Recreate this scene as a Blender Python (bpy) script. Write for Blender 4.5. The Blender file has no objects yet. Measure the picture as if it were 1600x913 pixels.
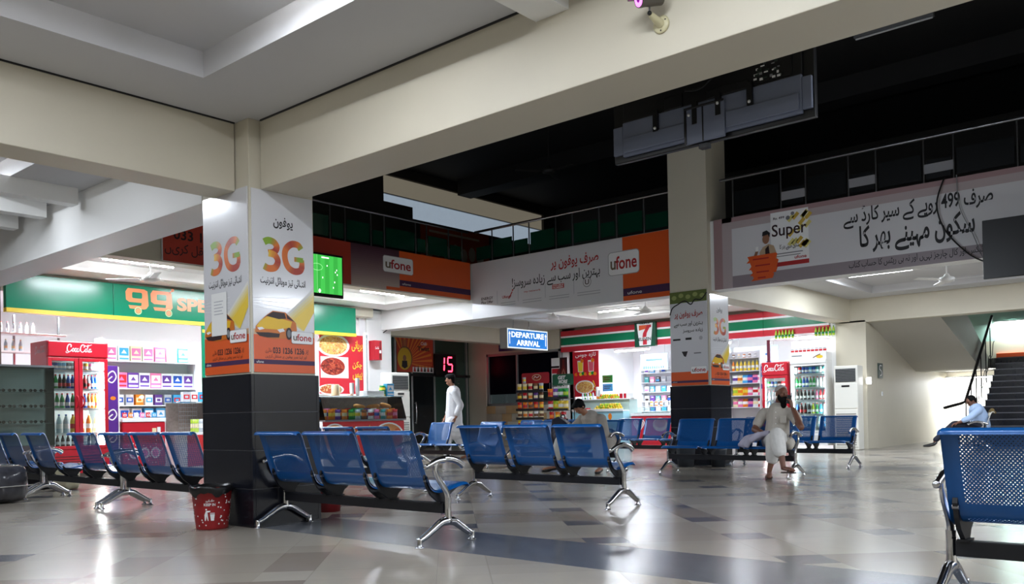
import bpy, bmesh, math, random
from mathutils import Matrix, Vector
random.seed(7)
SC = bpy.context.scene
COL = SC.collection
PI = math.pi
# ------------------------------------------------------------------ camera
cam_d = bpy.data.cameras.new('camera')
cam = bpy.data.objects.new('camera', cam_d); COL.objects.link(cam); SC.camera = cam
CAM_F, CAM_P, CAM_R, CAM_Y, CAM_CY, CAM_H = 1355.777, 0.00951952, -0.01903728, 0.858857, 638.269, 0.91
cam_d.sensor_fit = 'HORIZONTAL'; cam_d.sensor_width = 36.0
cam_d.lens = CAM_F / 1600 * 36.0
cam_d.shift_y = (CAM_CY - 456.5) / 1600
cam_d.clip_start = 0.05; cam_d.clip_end = 200
_f = Vector((math.sin(CAM_Y) * math.cos(CAM_P), math.cos(CAM_Y) * math.cos(CAM_P), math.sin(CAM_P)))
_r = Vector((math.cos(CAM_Y), -math.sin(CAM_Y), 0)); _u = _r.cross(_f)
_r2 = math.cos(CAM_R) * _r + math.sin(CAM_R) * _u; _u2 = -math.sin(CAM_R) * _r + math.cos(CAM_R) * _u
cam.matrix_world = Matrix(((_r2.x, _u2.x, -_f.x, 0), (_r2.y, _u2.y, -_f.y, 0), (_r2.z, _u2.z, -_f.z, CAM_H), (0, 0, 0, 1)))
# ------------------------------------------------------------------ exposure, world, lamps
SC.view_settings.view_transform = 'Standard'
SC.view_settings.look = 'None'
SC.view_settings.gamma = 1.0
SC.view_settings.use_curve_mapping = False
SC.view_settings.exposure = 1.4
W = bpy.data.worlds.new('world'); SC.world = W; W.use_nodes = True
W.node_tree.nodes['Background'].inputs[0].default_value = (0.75, 0.8, 0.9, 1)
W.node_tree.nodes['Background'].inputs[1].default_value = 0.02
# ceiling tube lamps: (x, y, z, direction of the tube, power of the lamp in watts, colour)
COOL = (0.86, 0.945, 1.06)
TUBES = [
    # near bay, in the recess of the ceiling
    (2.85, 4.3, 3.68, 'y', 16, COOL), (2.6, 1.9, 3.66, 'y', 22, COOL), (0.6, 5.35, 3.68, 'x', 19, COOL), (-1.5, 2.0, 3.66, 'y', 30, COOL),
    (1.6, -1.2, 3.66, 'x', 28, COOL),
    # bay left of it
    (2.6, 10.2, 3.66, 'y', 24, COOL), (0.4, 9.2, 3.66, 'y', 26, COOL),
    # aisle in front of the green shop
    (6.9, 14.1, 3.60, 'x', 42, COOL), (9.4, 14.1, 3.60, 'x', 34, COOL), (12.2, 14.1, 3.60, 'x', 42, COOL),
    # hall in front of the striped shop
    (18.6, 12.4, 3.60, 'y', 31, COOL), (18.6, 9.2, 3.60, 'y', 27, COOL), (16.6, 16.6, 3.60, 'y', 18, COOL),
    # right bay and stairs
    (17.6, 1.6, 3.60, 'y', 80, COOL), (17.6, 5.6, 3.60, 'y', 55, COOL), (27.34, 5.0, 3.30, 'y', 40, (0.85, 1.0, 0.97)), (26.95, 6.2, 1.78, 'y', 50, COOL),
    # added lamps in an unseen side gallery, lighting the hall from the right
    (6.4, -2.6, 3.45, 'x', 85, COOL), (8.6, -2.6, 3.45, 'x', 85, COOL), (10.8, -2.6, 3.45, 'x', 85, COOL), (12.6, -2.6, 3.45, 'x', 85, COOL),
]
# lamps inside the two shops: (x, y, z, size x, size y, power)
SHOPLAMPS = [(6.6, 16.6, 3.0, 1.2, 0.12, 52), (9.6, 16.8, 3.0, 1.2, 0.12, 44), (11.6, 16.8, 3.0, 1.2, 0.12, 44),
             (22.0, 14.2, 2.85, 0.12, 1.2, 52), (22.0, 11.6, 2.85, 0.12, 1.2, 52), (22.0, 9.2, 2.85, 0.12, 1.2, 58)]
def area(name, loc, sx, sy, power, color, rot=(0, 0, 0)):
    d = bpy.data.lights.new(name, 'AREA'); d.shape = 'RECTANGLE'; d.size = sx; d.size_y = sy
    d.energy = power; d.color = color
    o = bpy.data.objects.new(name, d); COL.objects.link(o); o.location = loc; o.rotation_euler = rot
    return o
for (x, y, z, ax, pw, c) in TUBES:
    area('tube_light_lamp', (x, y, z - 0.035), 1.2 if ax == 'x' else 0.05, 1.2 if ax == 'y' else 0.05, pw, c)
# added lamps, hidden behind the near beam, to brighten the banners opposite
ADDED_BEAMLAMPS = [(4.80, 5.2, 3.12, 15), (4.80, 0.3, 3.12, 2), (4.80, -1.2, 3.12, 2)]
for (x, y, z, pw) in ADDED_BEAMLAMPS:
    o = area('added_beam_lamp', (x + 0.05, y, z), 0.05, 1.2, pw, COOL, (0, -1.25, 0)); o.data.spread = 2.1
for (x, y, z, sx, sy, pw) in SHOPLAMPS:
    area('shop_light_lamp', (x, y, z - 0.04), sx, sy, pw, COOL)

# ------------------------------------------------------------------ materials
def lin(c):
    return tuple(((v / 255) / 12.92 if v / 255 <= 0.04045 else ((v / 255 + 0.055) / 1.055) ** 2.4) for v in c)
MATS = {}
def mat(name, rgb=None, r=0.5, m=0.0, em=0.0, noise=0.0, nscale=8.0, bump=0.0, coat=0.0, trans=0.0, spec=0.5, emc=None):
    if name in MATS: return MATS[name]
    k = bpy.data.materials.new(name); k.use_nodes = True; MATS[name] = k
    nt = k.node_tree; b = nt.nodes['Principled BSDF']; c = lin(rgb)
    b.inputs['Base Color'].default_value = (*c, 1); b.inputs['Roughness'].default_value = r; b.inputs['Metallic'].default_value = m
    b.inputs['Coat Weight'].default_value = coat; b.inputs['Coat Roughness'].default_value = 0.08
    b.inputs['Specular IOR Level'].default_value = spec
    if em:
        b.inputs['Emission Color'].default_value = (*(lin(emc) if emc else c), 1); b.inputs['Emission Strength'].default_value = em
    if noise or bump:
        tc = nt.nodes.new('ShaderNodeTexCoord'); nz = nt.nodes.new('ShaderNodeTexNoise')
        nz.inputs['Scale'].default_value = nscale; nz.inputs['Detail'].default_value = 4
        nt.links.new(tc.outputs['Object'], nz.inputs['Vector'])
        if noise:
            mx = nt.nodes.new('ShaderNodeMix'); mx.data_type = 'RGBA'
            mx.inputs['A'].default_value = (*[v * (1 - noise) for v in c], 1); mx.inputs['B'].default_value = (*[min(1, v * (1 + noise)) for v in c], 1)
            nt.links.new(nz.outputs['Fac'], mx.inputs['Factor']); nt.links.new(mx.outputs['Result'], b.inputs['Base Color'])
        if bump:
            bp = nt.nodes.new('ShaderNodeBump'); bp.inputs['Strength'].default_value = bump; bp.inputs['Distance'].default_value = 0.01
            nt.links.new(nz.outputs['Fac'], bp.inputs['Height']); nt.links.new(bp.outputs['Normal'], b.inputs['Normal'])
    return k
def glassmat(name, tint=(235, 245, 242), refl=1.0, clear=1.0):
    if name in MATS: return MATS[name]
    k = bpy.data.materials.new(name); k.use_nodes = True; MATS[name] = k
    nt = k.node_tree; nt.nodes.remove(nt.nodes['Principled BSDF']); out = nt.nodes['Material Output']
    tr = nt.nodes.new('ShaderNodeBsdfTransparent'); tr.inputs[0].default_value = (*[v * clear for v in lin(tint)], 1)
    gl = nt.nodes.new('ShaderNodeBsdfGlossy'); gl.inputs['Roughness'].default_value = 0.03
    fr = nt.nodes.new('ShaderNodeFresnel'); fr.inputs[0].default_value = 1.45
    ml = nt.nodes.new('ShaderNodeMath'); ml.operation = 'MULTIPLY'; ml.inputs[1].default_value = refl
    mx = nt.nodes.new('ShaderNodeMixShader')
    nt.links.new(fr.outputs[0], ml.inputs[0]); nt.links.new(ml.outputs[0], mx.inputs[0])
    nt.links.new(tr.outputs[0], mx.inputs[1]); nt.links.new(gl.outputs[0], mx.inputs[2]); nt.links.new(mx.outputs[0], out.inputs[0])
    return k
class NT:
    """tiny helper for node maths"""
    def __init__(s, k): s.t = k.node_tree
    def m(s, op, a, b=None, c=None):
        n = s.t.nodes.new('ShaderNodeMath'); n.operation = op
        for i, v in enumerate((a, b, c)):
            if v is None: continue
            if isinstance(v, (int, float)): n.inputs[i].default_value = v
            else: s.t.links.new(v, n.inputs[i])
        return n.outputs[0]
    def mixc(s, f, a, b):
        n = s.t.nodes.new('ShaderNodeMix'); n.data_type = 'RGBA'
        for key, v in (('Factor', f), ('A', a), ('B', b)):
            if isinstance(v, (int, float)): n.inputs[key].default_value = v
            elif isinstance(v, tuple): n.inputs[key].default_value = (*v, 1)
            else: s.t.links.new(v, n.inputs[key])
        return n.outputs['Result']
# ------------------------------------------------------------------ mesh builder
# Arabic-script shaping: letter -> (isolated, final, initial, medial) presentation forms
AR = {'ا': (0xFE8D, 0xFE8E), 'آ': (0xFE81, 0xFE82), 'ب': (0xFE8F, 0xFE90, 0xFE91, 0xFE92), 'پ': (0xFB56, 0xFB57, 0xFB58, 0xFB59), 'ت': (0xFE95, 0xFE96, 0xFE97, 0xFE98),
      'ٹ': (0xFB66, 0xFB67, 0xFB68, 0xFB69), 'ج': (0xFE9D, 0xFE9E, 0xFE9F, 0xFEA0), 'چ': (0xFB7A, 0xFB7B, 0xFB7C, 0xFB7D), 'ح': (0xFEA1, 0xFEA2, 0xFEA3, 0xFEA4),
      'خ': (0xFEA5, 0xFEA6, 0xFEA7, 0xFEA8), 'د': (0xFEA9, 0xFEAA), 'ڈ': (0xFB88, 0xFB89), 'ر': (0xFEAD, 0xFEAE), 'ڑ': (0xFB8C, 0xFB8D), 'ز': (0xFEAF, 0xFEB0), 'س': (0xFEB1, 0xFEB2, 0xFEB3, 0xFEB4),
      'ش': (0xFEB5, 0xFEB6, 0xFEB7, 0xFEB8), 'ص': (0xFEB9, 0xFEBA, 0xFEBB, 0xFEBC), 'ض': (0xFEBD, 0xFEBE, 0xFEBF, 0xFEC0), 'ف': (0xFED1, 0xFED2, 0xFED3, 0xFED4), 'ق': (0xFED5, 0xFED6, 0xFED7, 0xFED8),
      'ک': (0xFB8E, 0xFB8F, 0xFB90, 0xFB91), 'گ': (0xFB92, 0xFB93, 0xFB94, 0xFB95), 'ل': (0xFEDD, 0xFEDE, 0xFEDF, 0xFEE0), 'م': (0xFEE1, 0xFEE2, 0xFEE3, 0xFEE4), 'ن': (0xFEE5, 0xFEE6, 0xFEE7, 0xFEE8),
      'و': (0xFEED, 0xFEEE), 'ہ': (0xFBA6, 0xFBA7, 0xFBA8, 0xFBA9), 'ھ': (0xFBAA, 0xFBAB, 0xFBAC, 0xFBAD), 'ی': (0xFBFC, 0xFBFD, 0xFBFE, 0xFBFF), 'ے': (0xFBAE, 0xFBAF), 'ئ': (0xFE89, 0xFE8A, 0xFE8B, 0xFE8C)}
def shape_ar(s):
    words = []
    for w in s.split(' '):
        if not any(ch in AR for ch in w): words.append(w); continue
        out = []
        for i, ch in enumerate(w):
            if ch not in AR: out.append(ch); continue
            prv = i > 0 and len(AR.get(w[i - 1], ())) == 4; nxt = i + 1 < len(w) and w[i + 1] in AR
            f = AR[ch]
            k = (3 if prv and nxt else 2 if nxt else 1 if prv else 0) if len(f) == 4 else (1 if prv else 0)
            out.append(chr(f[k]))
        words.append(''.join(reversed(out)))
    return ' '.join(reversed(words))
TXT = {}
def text_geo(body, bold=0.0, shear=0.0):
    key = (body, bold, shear)
    if key not in TXT:
        c = bpy.data.curves.new('lettering', 'FONT'); c.body = body; c.size = 1.0; c.offset = bold; c.shear = shear; c.resolution_u = 3
        o = bpy.data.objects.new('lettering', c); COL.objects.link(o); bpy.context.view_layer.update()
        me = o.to_mesh(); vs = [(v.co.x, v.co.y) for v in me.vertices]; fs = [tuple(p.vertices) for p in me.polygons]
        o.to_mesh_clear(); bpy.data.objects.remove(o); bpy.data.curves.remove(c)
        TXT[key] = (vs, fs)
    return TXT[key]
def frame(o, ex, ey):
    ex = Vector(ex).normalized(); ey = Vector(ey).normalized(); ez = ex.cross(ey); o = Vector(o)
    return Matrix(((ex.x, ey.x, ez.x, o.x), (ex.y, ey.y, ez.y, o.y), (ex.z, ey.z, ez.z, o.z), (0, 0, 0, 1)))
def facing_u(x, y, z): return frame((x, y, z), (0, -1, 0), (0, 0, 1))     # a sheet looking along -X (right is -Y)
def facing_v(x, y, z): return frame((x, y, z), (1, 0, 0), (0, 0, 1))      # a sheet looking along -Y (right is +X)
I4 = Matrix.Identity(4)
class MB:
    def __init__(s, M=I4): s.v = []; s.f = []; s.mi = []; s.sm = []; s.mats = []; s.M = M; s.uvs = None
    def idx(s, m):
        if m not in s.mats: s.mats.append(m)
        return s.mats.index(m)
    def add(s, vs, fs, m, smooth=False, M=None):
        T = s.M @ M if M is not None else s.M; n = len(s.v)
        s.v += [tuple(T @ Vector(p)) for p in vs]; i = s.idx(m)
        for f in fs: s.f.append(tuple(n + k for k in f)); s.mi.append(i); s.sm.append(smooth)
        return s
    def box(s, c, d, m, M=None):
        x, y, z = c; a, b, e = d[0] / 2, d[1] / 2, d[2] / 2
        vs = [(x + i * a, y + j * b, z + k * e) for k in (-1, 1) for j in (-1, 1) for i in (-1, 1)]
        return s.add(vs, [(0, 2, 3, 1), (4, 5, 7, 6), (0, 1, 5, 4), (2, 6, 7, 3), (0, 4, 6, 2), (1, 3, 7, 5)], m, False, M)
    def bb(s, x0, x1, y0, y1, z0, z1, m): return s.box(((x0 + x1) / 2, (y0 + y1) / 2, (z0 + z1) / 2), (abs(x1 - x0), abs(y1 - y0), abs(z1 - z0)), m)
    def tube(s, pts, r, m, n=8, flat=1.0, caps=True, side=None):
        """round (or flattened) bar through pts; r a number or one per point; flat squeezes along `side`"""
        P = [Vector(p) for p in pts]; R = r if isinstance(r, (list, tuple)) else [r] * len(P)
        t0 = (P[1] - P[0]).normalized()
        ref = Vector(side) if side else (Vector((0, 0, 1)) if abs(t0.z) < 0.9 else Vector((1, 0, 0)))
        vs = []; nrm = ref
        for i, p in enumerate(P):
            t = ((P[min(i + 1, len(P) - 1)] - P[max(i - 1, 0)])).normalized()
            nrm = (nrm - t * nrm.dot(t)); nrm = nrm.normalized() if nrm.length > 1e-6 else t.orthogonal().normalized()
            bi = t.cross(nrm)
            for k in range(n):
                a = 2 * PI * k / n; vs.append(tuple(p + nrm * (math.cos(a) * R[i] * flat) + bi * (math.sin(a) * R[i])))
        fs = [(i * n + k, i * n + (k + 1) % n, (i + 1) * n + (k + 1) % n, (i + 1) * n + k) for i in range(len(P) - 1) for k in range(n)]
        s.add(vs, fs, m, True)
        if caps:
            s.add([vs[k] for k in range(n)], [tuple(reversed(range(n)))], m); s.add(vs[-n:], [tuple(range(n))], m)
        return s
    def cyl(s, p0, p1, r0, m, r1=None, n=16): return s.tube([p0, p1], [r0, r0 if r1 is None else r1], m, n)
    def lathe(s, prof, m, o=(0, 0, 0), n=16, M=None, sy=1.0):
        vs = []
        for (r, z) in prof:
            for k in range(n):
                a = 2 * PI * k / n; vs.append((o[0] + r * math.cos(a), o[1] + r * math.sin(a) * sy, o[2] + z))
        L = len(prof)
        fs = [(i * n + k, i * n + (k + 1) % n, (i + 1) * n + (k + 1) % n, (i + 1) * n + k) for i in range(L - 1) for k in range(n)]
        s.add(vs, fs, m, True, M)
        if prof[0][0] > 1e-5: s.add(vs[:n], [tuple(reversed(range(n)))], m, False, M)
        if prof[-1][0] > 1e-5: s.add(vs[-n:], [tuple(range(n))], m, False, M)
        return s
    def ball(s, c, r, m, n=12, M=None):
        rx, ry, rz = r if isinstance(r, (tuple, list)) else (r, r, r); h = n // 2 + 1
        vs = []; 
        for i in range(h + 1):
            a = PI * i / h
            for k in range(n):
                b = 2 * PI * k / n; vs.append((c[0] + rx * math.sin(a) * math.cos(b), c[1] + ry * math.sin(a) * math.sin(b), c[2] - rz * math.cos(a)))
        fs = [(i * n + k, i * n + (k + 1) % n, (i + 1) * n + (k + 1) % n, (i + 1) * n + k) for i in range(h) for k in range(n)]
        return s.add(vs, fs, m, True, M)
    def prism(s, poly, z0, z1, m, M=None, smooth=False):
        n = len(poly); ar = sum(poly[i][0] * poly[(i + 1) % n][1] - poly[(i + 1) % n][0] * poly[i][1] for i in range(n))
        if ar < 0: poly = list(reversed(poly))
        vs = [(x, y, z0) for x, y in poly] + [(x, y, z1) for x, y in poly]
        s.add(vs, [tuple(reversed(range(n))), tuple(range(n, 2 * n))], m, False, M)
        return s.add(vs, [(i, (i + 1) % n, n + (i + 1) % n, n + i) for i in range(n)], m, smooth, M)
    # ---- flat printing on a sheet (local XY plane, z = layer height above it)
    def poly(s, pts, z, m):
        n = len(pts); ar = sum(pts[i][0] * pts[(i + 1) % n][1] - pts[(i + 1) % n][0] * pts[i][1] for i in range(n))
        if ar < 0: pts = list(reversed(pts))
        return s.add([(x, y, z) for x, y in pts], [tuple(range(n))], m)
    def rect(s, x0, y0, x1, y1, z, m): return s.poly([(x0, y0), (x1, y0), (x1, y1), (x0, y1)], z, m)
    def disc(s, x, y, rx, ry, z, m, n=24, a0=0, a1=2 * PI): return s.poly([(x + rx * math.cos(a0 + (a1 - a0) * k / n), y + ry * math.sin(a0 + (a1 - a0) * k / n)) for k in range(n + (0 if a1 - a0 > 6.28 else 1))], z, m)
    def rrect(s, x0, y0, x1, y1, rad, z, m, n=5):
        pts = []
        for (cx, cy, a) in ((x1 - rad, y1 - rad, 0), (x0 + rad, y1 - rad, PI / 2), (x0 + rad, y0 + rad, PI), (x1 - rad, y0 + rad, 1.5 * PI)):
            pts += [(cx + rad * math.cos(a + PI / 2 * k / n), cy + rad * math.sin(a + PI / 2 * k / n)) for k in range(n + 1)]
        return s.poly(pts, z, m)
    def stroke(s, pts, w, z, m, w1=None):
        n = len(pts); P = [Vector(p) for p in pts]; L = []; Rr = []
        for i, p in enumerate(P):
            t = (P[min(i + 1, n - 1)] - P[max(i - 1, 0)]); t = t.normalized() if t.length else Vector((1, 0)); q = Vector((-t.y, t.x))
            ww = w if w1 is None else w + (w1 - w) * i / (n - 1)
            L.append(p + q * ww / 2); Rr.append(p - q * ww / 2)
        vs = [(a.x, a.y, z) for a in L] + [(a.x, a.y, z) for a in Rr]
        return s.add(vs, [(n + i, n + i + 1, i + 1, i) for i in range(n - 1)], m)
    def text(s, body, x0, y0, x1, y1, z, m, bold=0.0, shear=0.0, ar=False, keep=False):
        """lettering fitted into the box x0..x1, y0..y1"""
        vs, fs = text_geo(shape_ar(body) if ar else body, bold, shear)
        if not vs: return s
        ax, bx = min(v[0] for v in vs), max(v[0] for v in vs); ay, by = min(v[1] for v in vs), max(v[1] for v in vs)
        sx = (x1 - x0) / (bx - ax); sy = (y1 - y0) / (by - ay)
        if keep: sx = sy = min(sx, sy)
        ox = (x0 + x1) / 2 - sx * (ax + bx) / 2; oy = (y0 + y1) / 2 - sy * (ay + by) / 2
        return s.add([(ox + sx * a, oy + sy * b, z) for a, b in vs], fs, m)
    def build(s, name, parent=None, bevel=0.0, label=None, cat=None, group=None, kind=None, seg=2, subsurf=0, weld=False):
        me = bpy.data.meshes.new(name); me.from_pydata(s.v, [], s.f)
        for m in s.mats: me.materials.append(m)
        me.polygons.foreach_set('material_index', s.mi); me.polygons.foreach_set('use_smooth', s.sm); me.update()
        o = bpy.data.objects.new(name, me); COL.objects.link(o)
        if weld: w = o.modifiers.new('weld', 'WELD'); w.merge_threshold = 1e-4
        if bevel:
            b = o.modifiers.new('bevel', 'BEVEL'); b.width = bevel; b.segments = seg; b.limit_method = 'ANGLE'; b.angle_limit = 0.7
        if subsurf: q = o.modifiers.new('sub', 'SUBSURF'); q.levels = q.render_levels = subsurf
        if parent is not None: o.parent = parent
        return tag(o, label, cat, group, kind)
def tag(o, label=None, cat=None, group=None, kind=None):
    if label: o['label'] = label
    if cat: o['category'] = cat
    if group: o['group'] = group
    if kind: o['kind'] = kind
    return o
def thing(name, label, cat, loc=(0, 0, 0), rotz=0.0, group=None):
    o = bpy.data.objects.new(name, None); COL.objects.link(o); o.empty_display_size = 0.1
    o.location = loc; o.rotation_euler = (0, 0, rotz)
    return tag(o, label, cat, group)
KIDS = {}
def dup(root, loc, rotz=None, label=None, group=None, scale=None):
    r = root.copy(); COL.objects.link(r); r.location = loc
    if rotz is not None: r.rotation_euler = (0, 0, rotz)
    if label: r['label'] = label
    if group: r['group'] = group
    if scale: r.scale = scale
    if root not in KIDS: KIDS[root] = [(c, list(c.children)) for c in root.children]
    for ch, gs in KIDS[root]:
        c = ch.copy(); COL.objects.link(c); c.parent = r
        for g in gs:
            d = g.copy(); COL.objects.link(d); d.parent = c
    return r
def struct(mb, name, bevel=0.0): return mb.build(name, None, bevel, kind='structure')
def catmull(pts, n=6):
    P = [Vector(p) for p in pts]; out = []
    for i in range(len(P) - 1):
        a, b, c, d = P[max(i - 1, 0)], P[i], P[i + 1], P[min(i + 2, len(P) - 1)]
        for k in range(n):
            t = k / n; out.append(0.5 * ((2 * b) + (c - a) * t + (2 * a - 5 * b + 4 * c - d) * t * t + (3 * b - a - 3 * c + d) * t ** 3))
    out.append(P[-1]); return out
ORD = ['first', 'second', 'third', 'fourth', 'fifth', 'sixth', 'seventh', 'eighth', 'ninth', 'tenth', 'eleventh', 'twelfth', 'thirteenth', 'fourteenth', 'fifteenth', 'sixteenth']

# common materials
cream = mat('cream_wall_paint', (208, 201, 182), 0.55, noise=0.05, nscale=1.5)
ceilm = mat('ceiling_paint', (203, 203, 205), 0.7, noise=0.03, nscale=1.2)
whitep = mat('white_paint', (238, 238, 236), 0.5, noise=0.02, nscale=2)
white = mat('plain_white', (242, 242, 242), 0.45)
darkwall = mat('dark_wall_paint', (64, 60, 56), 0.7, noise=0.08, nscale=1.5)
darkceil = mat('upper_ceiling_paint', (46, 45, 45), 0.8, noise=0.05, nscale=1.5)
black = mat('black_plastic', (14, 14, 17), 0.35)
blackm = mat('black_powder_coat', (16, 17, 24), 0.45)
chrome = mat('polished_aluminium', (205, 205, 208), 0.16, 1.0)
steel = mat('brushed_steel', (150, 150, 152), 0.32, 1.0)
grey = mat('grey_plastic', (130, 132, 135), 0.5)
red = mat('signal_red', (200, 28, 48), 0.35)
orange = mat('banner_orange', (222, 84, 36), 0.4)
purple = mat('deep_purple', (64, 28, 74), 0.45)
green = mat('sign_green', (8, 128, 92), 0.3)
yellow = mat('sign_yellow', (232, 206, 60), 0.4)
inkk = mat('black_ink', (22, 20, 24), 0.5)
bpaper = mat('banner_vinyl', (214, 214, 218), 0.35)
# ================================================================== STRUCTURE
def floor_material():
    k = bpy.data.materials.new('polished_marble_floor'); k.use_nodes = True; t = k.node_tree; b = t.nodes['Principled BSDF']; N = NT(k)
    g = t.nodes.new('ShaderNodeNewGeometry'); sx = t.nodes.new('ShaderNodeSeparateXYZ'); t.links.new(g.outputs['Position'], sx.inputs[0])
    x, y = sx.outputs[0], sx.outputs[1]
    p = N.m('MULTIPLY', N.m('ADD', x, y), 0.70711); q = N.m('MULTIPLY', N.m('SUBTRACT', x, y), 0.70711)
    S = 1.05
    pc = N.m('ADD', N.m('DIVIDE', N.m('SUBTRACT', p, 6.23), S), 0.1476); qc = N.m('ADD', N.m('DIVIDE', N.m('SUBTRACT', q, 1.12), S), 0.1476)
    pi, qi = N.m('FLOOR', pc), N.m('FLOOR', qc); pf, qf = N.m('FRACT', pc), N.m('FRACT', qc)
    pn, qn = N.m('LESS_THAN', pf, 0.2952), N.m('LESS_THAN', qf, 0.2952)
    every = N.m('MULTIPLY', N.m('LESS_THAN', N.m('ABSOLUTE', N.m('SUBTRACT', N.m('FLOORED_MODULO', pi, 4.0), 0.0)), 0.5), N.m('LESS_THAN', N.m('FLOORED_MODULO', qi, 4.0), 0.5))
    dark = N.m('MULTIPLY', N.m('MULTIPLY', pn, qn), N.m('MAXIMUM', N.m('GREATER_THAN', x, 4.2), every))
    cid = t.nodes.new('ShaderNodeCombineXYZ')
    t.links.new(N.m('ADD', N.m('MULTIPLY', pi, 2.0), pn), cid.inputs[0]); t.links.new(N.m('ADD', N.m('MULTIPLY', qi, 2.0), qn), cid.inputs[1])
    wn = t.nodes.new('ShaderNodeTexWhiteNoise'); wn.noise_dimensions = '3D'; t.links.new(cid.outputs[0], wn.inputs[0])
    nz = t.nodes.new('ShaderNodeTexNoise'); nz.inputs['Scale'].default_value = 2.2; nz.inputs['Detail'].default_value = 6; nz.inputs['Distortion'].default_value = 1.2
    t.links.new(g.outputs['Position'], nz.inputs['Vector'])
    n2 = t.nodes.new('ShaderNodeTexNoise'); n2.inputs['Scale'].default_value = 9; n2.inputs['Detail'].default_value = 5; t.links.new(g.outputs['Position'], n2.inputs['Vector'])
    base = N.mixc(N.m('POWER', wn.outputs['Value'], 2.2), lin((160, 153, 140)), lin((122, 110, 98)))
    base = N.mixc(N.m('MULTIPLY', nz.outputs['Fac'], 0.55), base, lin((124, 119, 113)))
    dk = N.mixc(n2.outputs['Fac'], lin((66, 66, 71)), lin((98, 97, 102)))
    c = N.mixc(dark, base, dk)
    # slate strips between the columns
    def band(a, lo, hi): return N.m('MULTIPLY', N.m('GREATER_THAN', a, lo), N.m('LESS_THAN', a, hi))
    st = N.m('MAXIMUM', N.m('MULTIPLY', band(x, 4.2, 5.02), N.m('LESS_THAN', y, 6.6)), band(x, 13.55, 14.4))
    sl = N.mixc(N.m('POWER', n2.outputs['Fac'], 1.5), lin((62, 65, 71)), lin((112, 115, 121)))
    c = N.mixc(st, c, sl)
    # fine joints
    def edge(f): return N.m('MAXIMUM', N.m('LESS_THAN', f, 0.004), N.m('LESS_THAN', N.m('ABSOLUTE', N.m('SUBTRACT', f, 0.2952)), 0.004))
    jt = N.m('MULTIPLY', N.m('MAXIMUM', edge(pf), edge(qf)), N.m('SUBTRACT', 1.0, st))
    c = N.mixc(N.m('MULTIPLY', jt, 0.35), c, lin((112, 104, 94)))
    t.links.new(c, b.inputs['Base Color'])
    t.links.new(N.m('ADD', N.m('MULTIPLY', nz.outputs['Fac'], 0.08), 0.17), b.inputs['Roughness'])
    bp = t.nodes.new('ShaderNodeBump'); bp.inputs['Strength'].default_value = 0.008; bp.inputs['Distance'].default_value = 0.02
    t.links.new(nz.outputs['Fac'], bp.inputs['Height']); t.links.new(bp.outputs['Normal'], b.inputs['Normal'])
    b.inputs['Specular IOR Level'].default_value = 0.2
    return k
fl = MB(); fl.bb(-6, 29, -7, 24, -0.12, 0, floor_material()); struct(fl, 'floor')

def coffer(mb, x0, x1, y0, y1, z, top, hole, d, m, mi=None):
    """ceiling slab x0..x1,y0..y1 whose underside z has a recess `hole` of depth d"""
    a0, a1, b0, b1 = hole
    for r in ((x0, a0, y0, y1), (a1, x1, y0, y1), (a0, a1, y0, b0), (a0, a1, b1, y1)): mb.bb(*r, z, top, m)
    mb.bb(a0, a1, b0, b1, z + d, top, mi or m)
c = MB()
coffer(c, -6, 4.28, 3.43, 6.73, 3.52, 3.95, (-3.0, 3.46, 3.95, 6.01), 0.20, ceilm)
coffer(c, -6, 4.28, -7, 3.17, 3.52, 3.95, (-3.0, 3.46, -3.0, 2.65), 0.20, ceilm)
c.bb(-6, 4.28, 3.17, 3.43, 3.41, 3.95, whitep)
struct(c, 'ceiling')
c = MB(); coffer(c, -6, 4.2, 7.08, 15.7, 3.5, 3.95, (-2.0, 3.42, 7.9, 10.9), 0.2, ceilm)
for y in (9.75, 10.6, 11.45): c.bb(3.3, 4.1, y, y + 0.16, 3.32, 3.5, whitep)
struct(c, 'ceiling')
c = MB(); coffer(c, 4.2, 13.72, 13.0, 15.7, 3.5, 4.25, (6.0, 13.0, 13.42, 14.95), 0.18, whitep); struct(c, 'ceiling')
c = MB(); coffer(c, 14.1, 20.6, 7.4, 16.9, 3.5, 4.25, (15.2, 19.4, 8.4, 13.6), 0.18, whitep); c.bb(14.1, 20.6, 16.9, 19.9, 3.5, 4.25, whitep); struct(c, 'ceiling')
c = MB(); coffer(c, 14.1, 20.6, -7, 7.4, 3.5, 4.25, (15.7, 19.9, 0.0, 6.5), 0.16, ceilm)
for y in (6.62, 6.86): c.bb(15.0, 16.6, y, y + 0.1, 3.42, 3.5, ceilm)
struct(c, 'ceiling')
struct(MB().bb(4.74, 13.70, -7, -1.5, 3.5, 4.25, ceilm), 'ceiling')
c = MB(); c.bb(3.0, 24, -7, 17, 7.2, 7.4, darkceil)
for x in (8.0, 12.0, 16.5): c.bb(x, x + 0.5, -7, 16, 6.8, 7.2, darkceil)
struct(c, 'ceiling')
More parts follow.
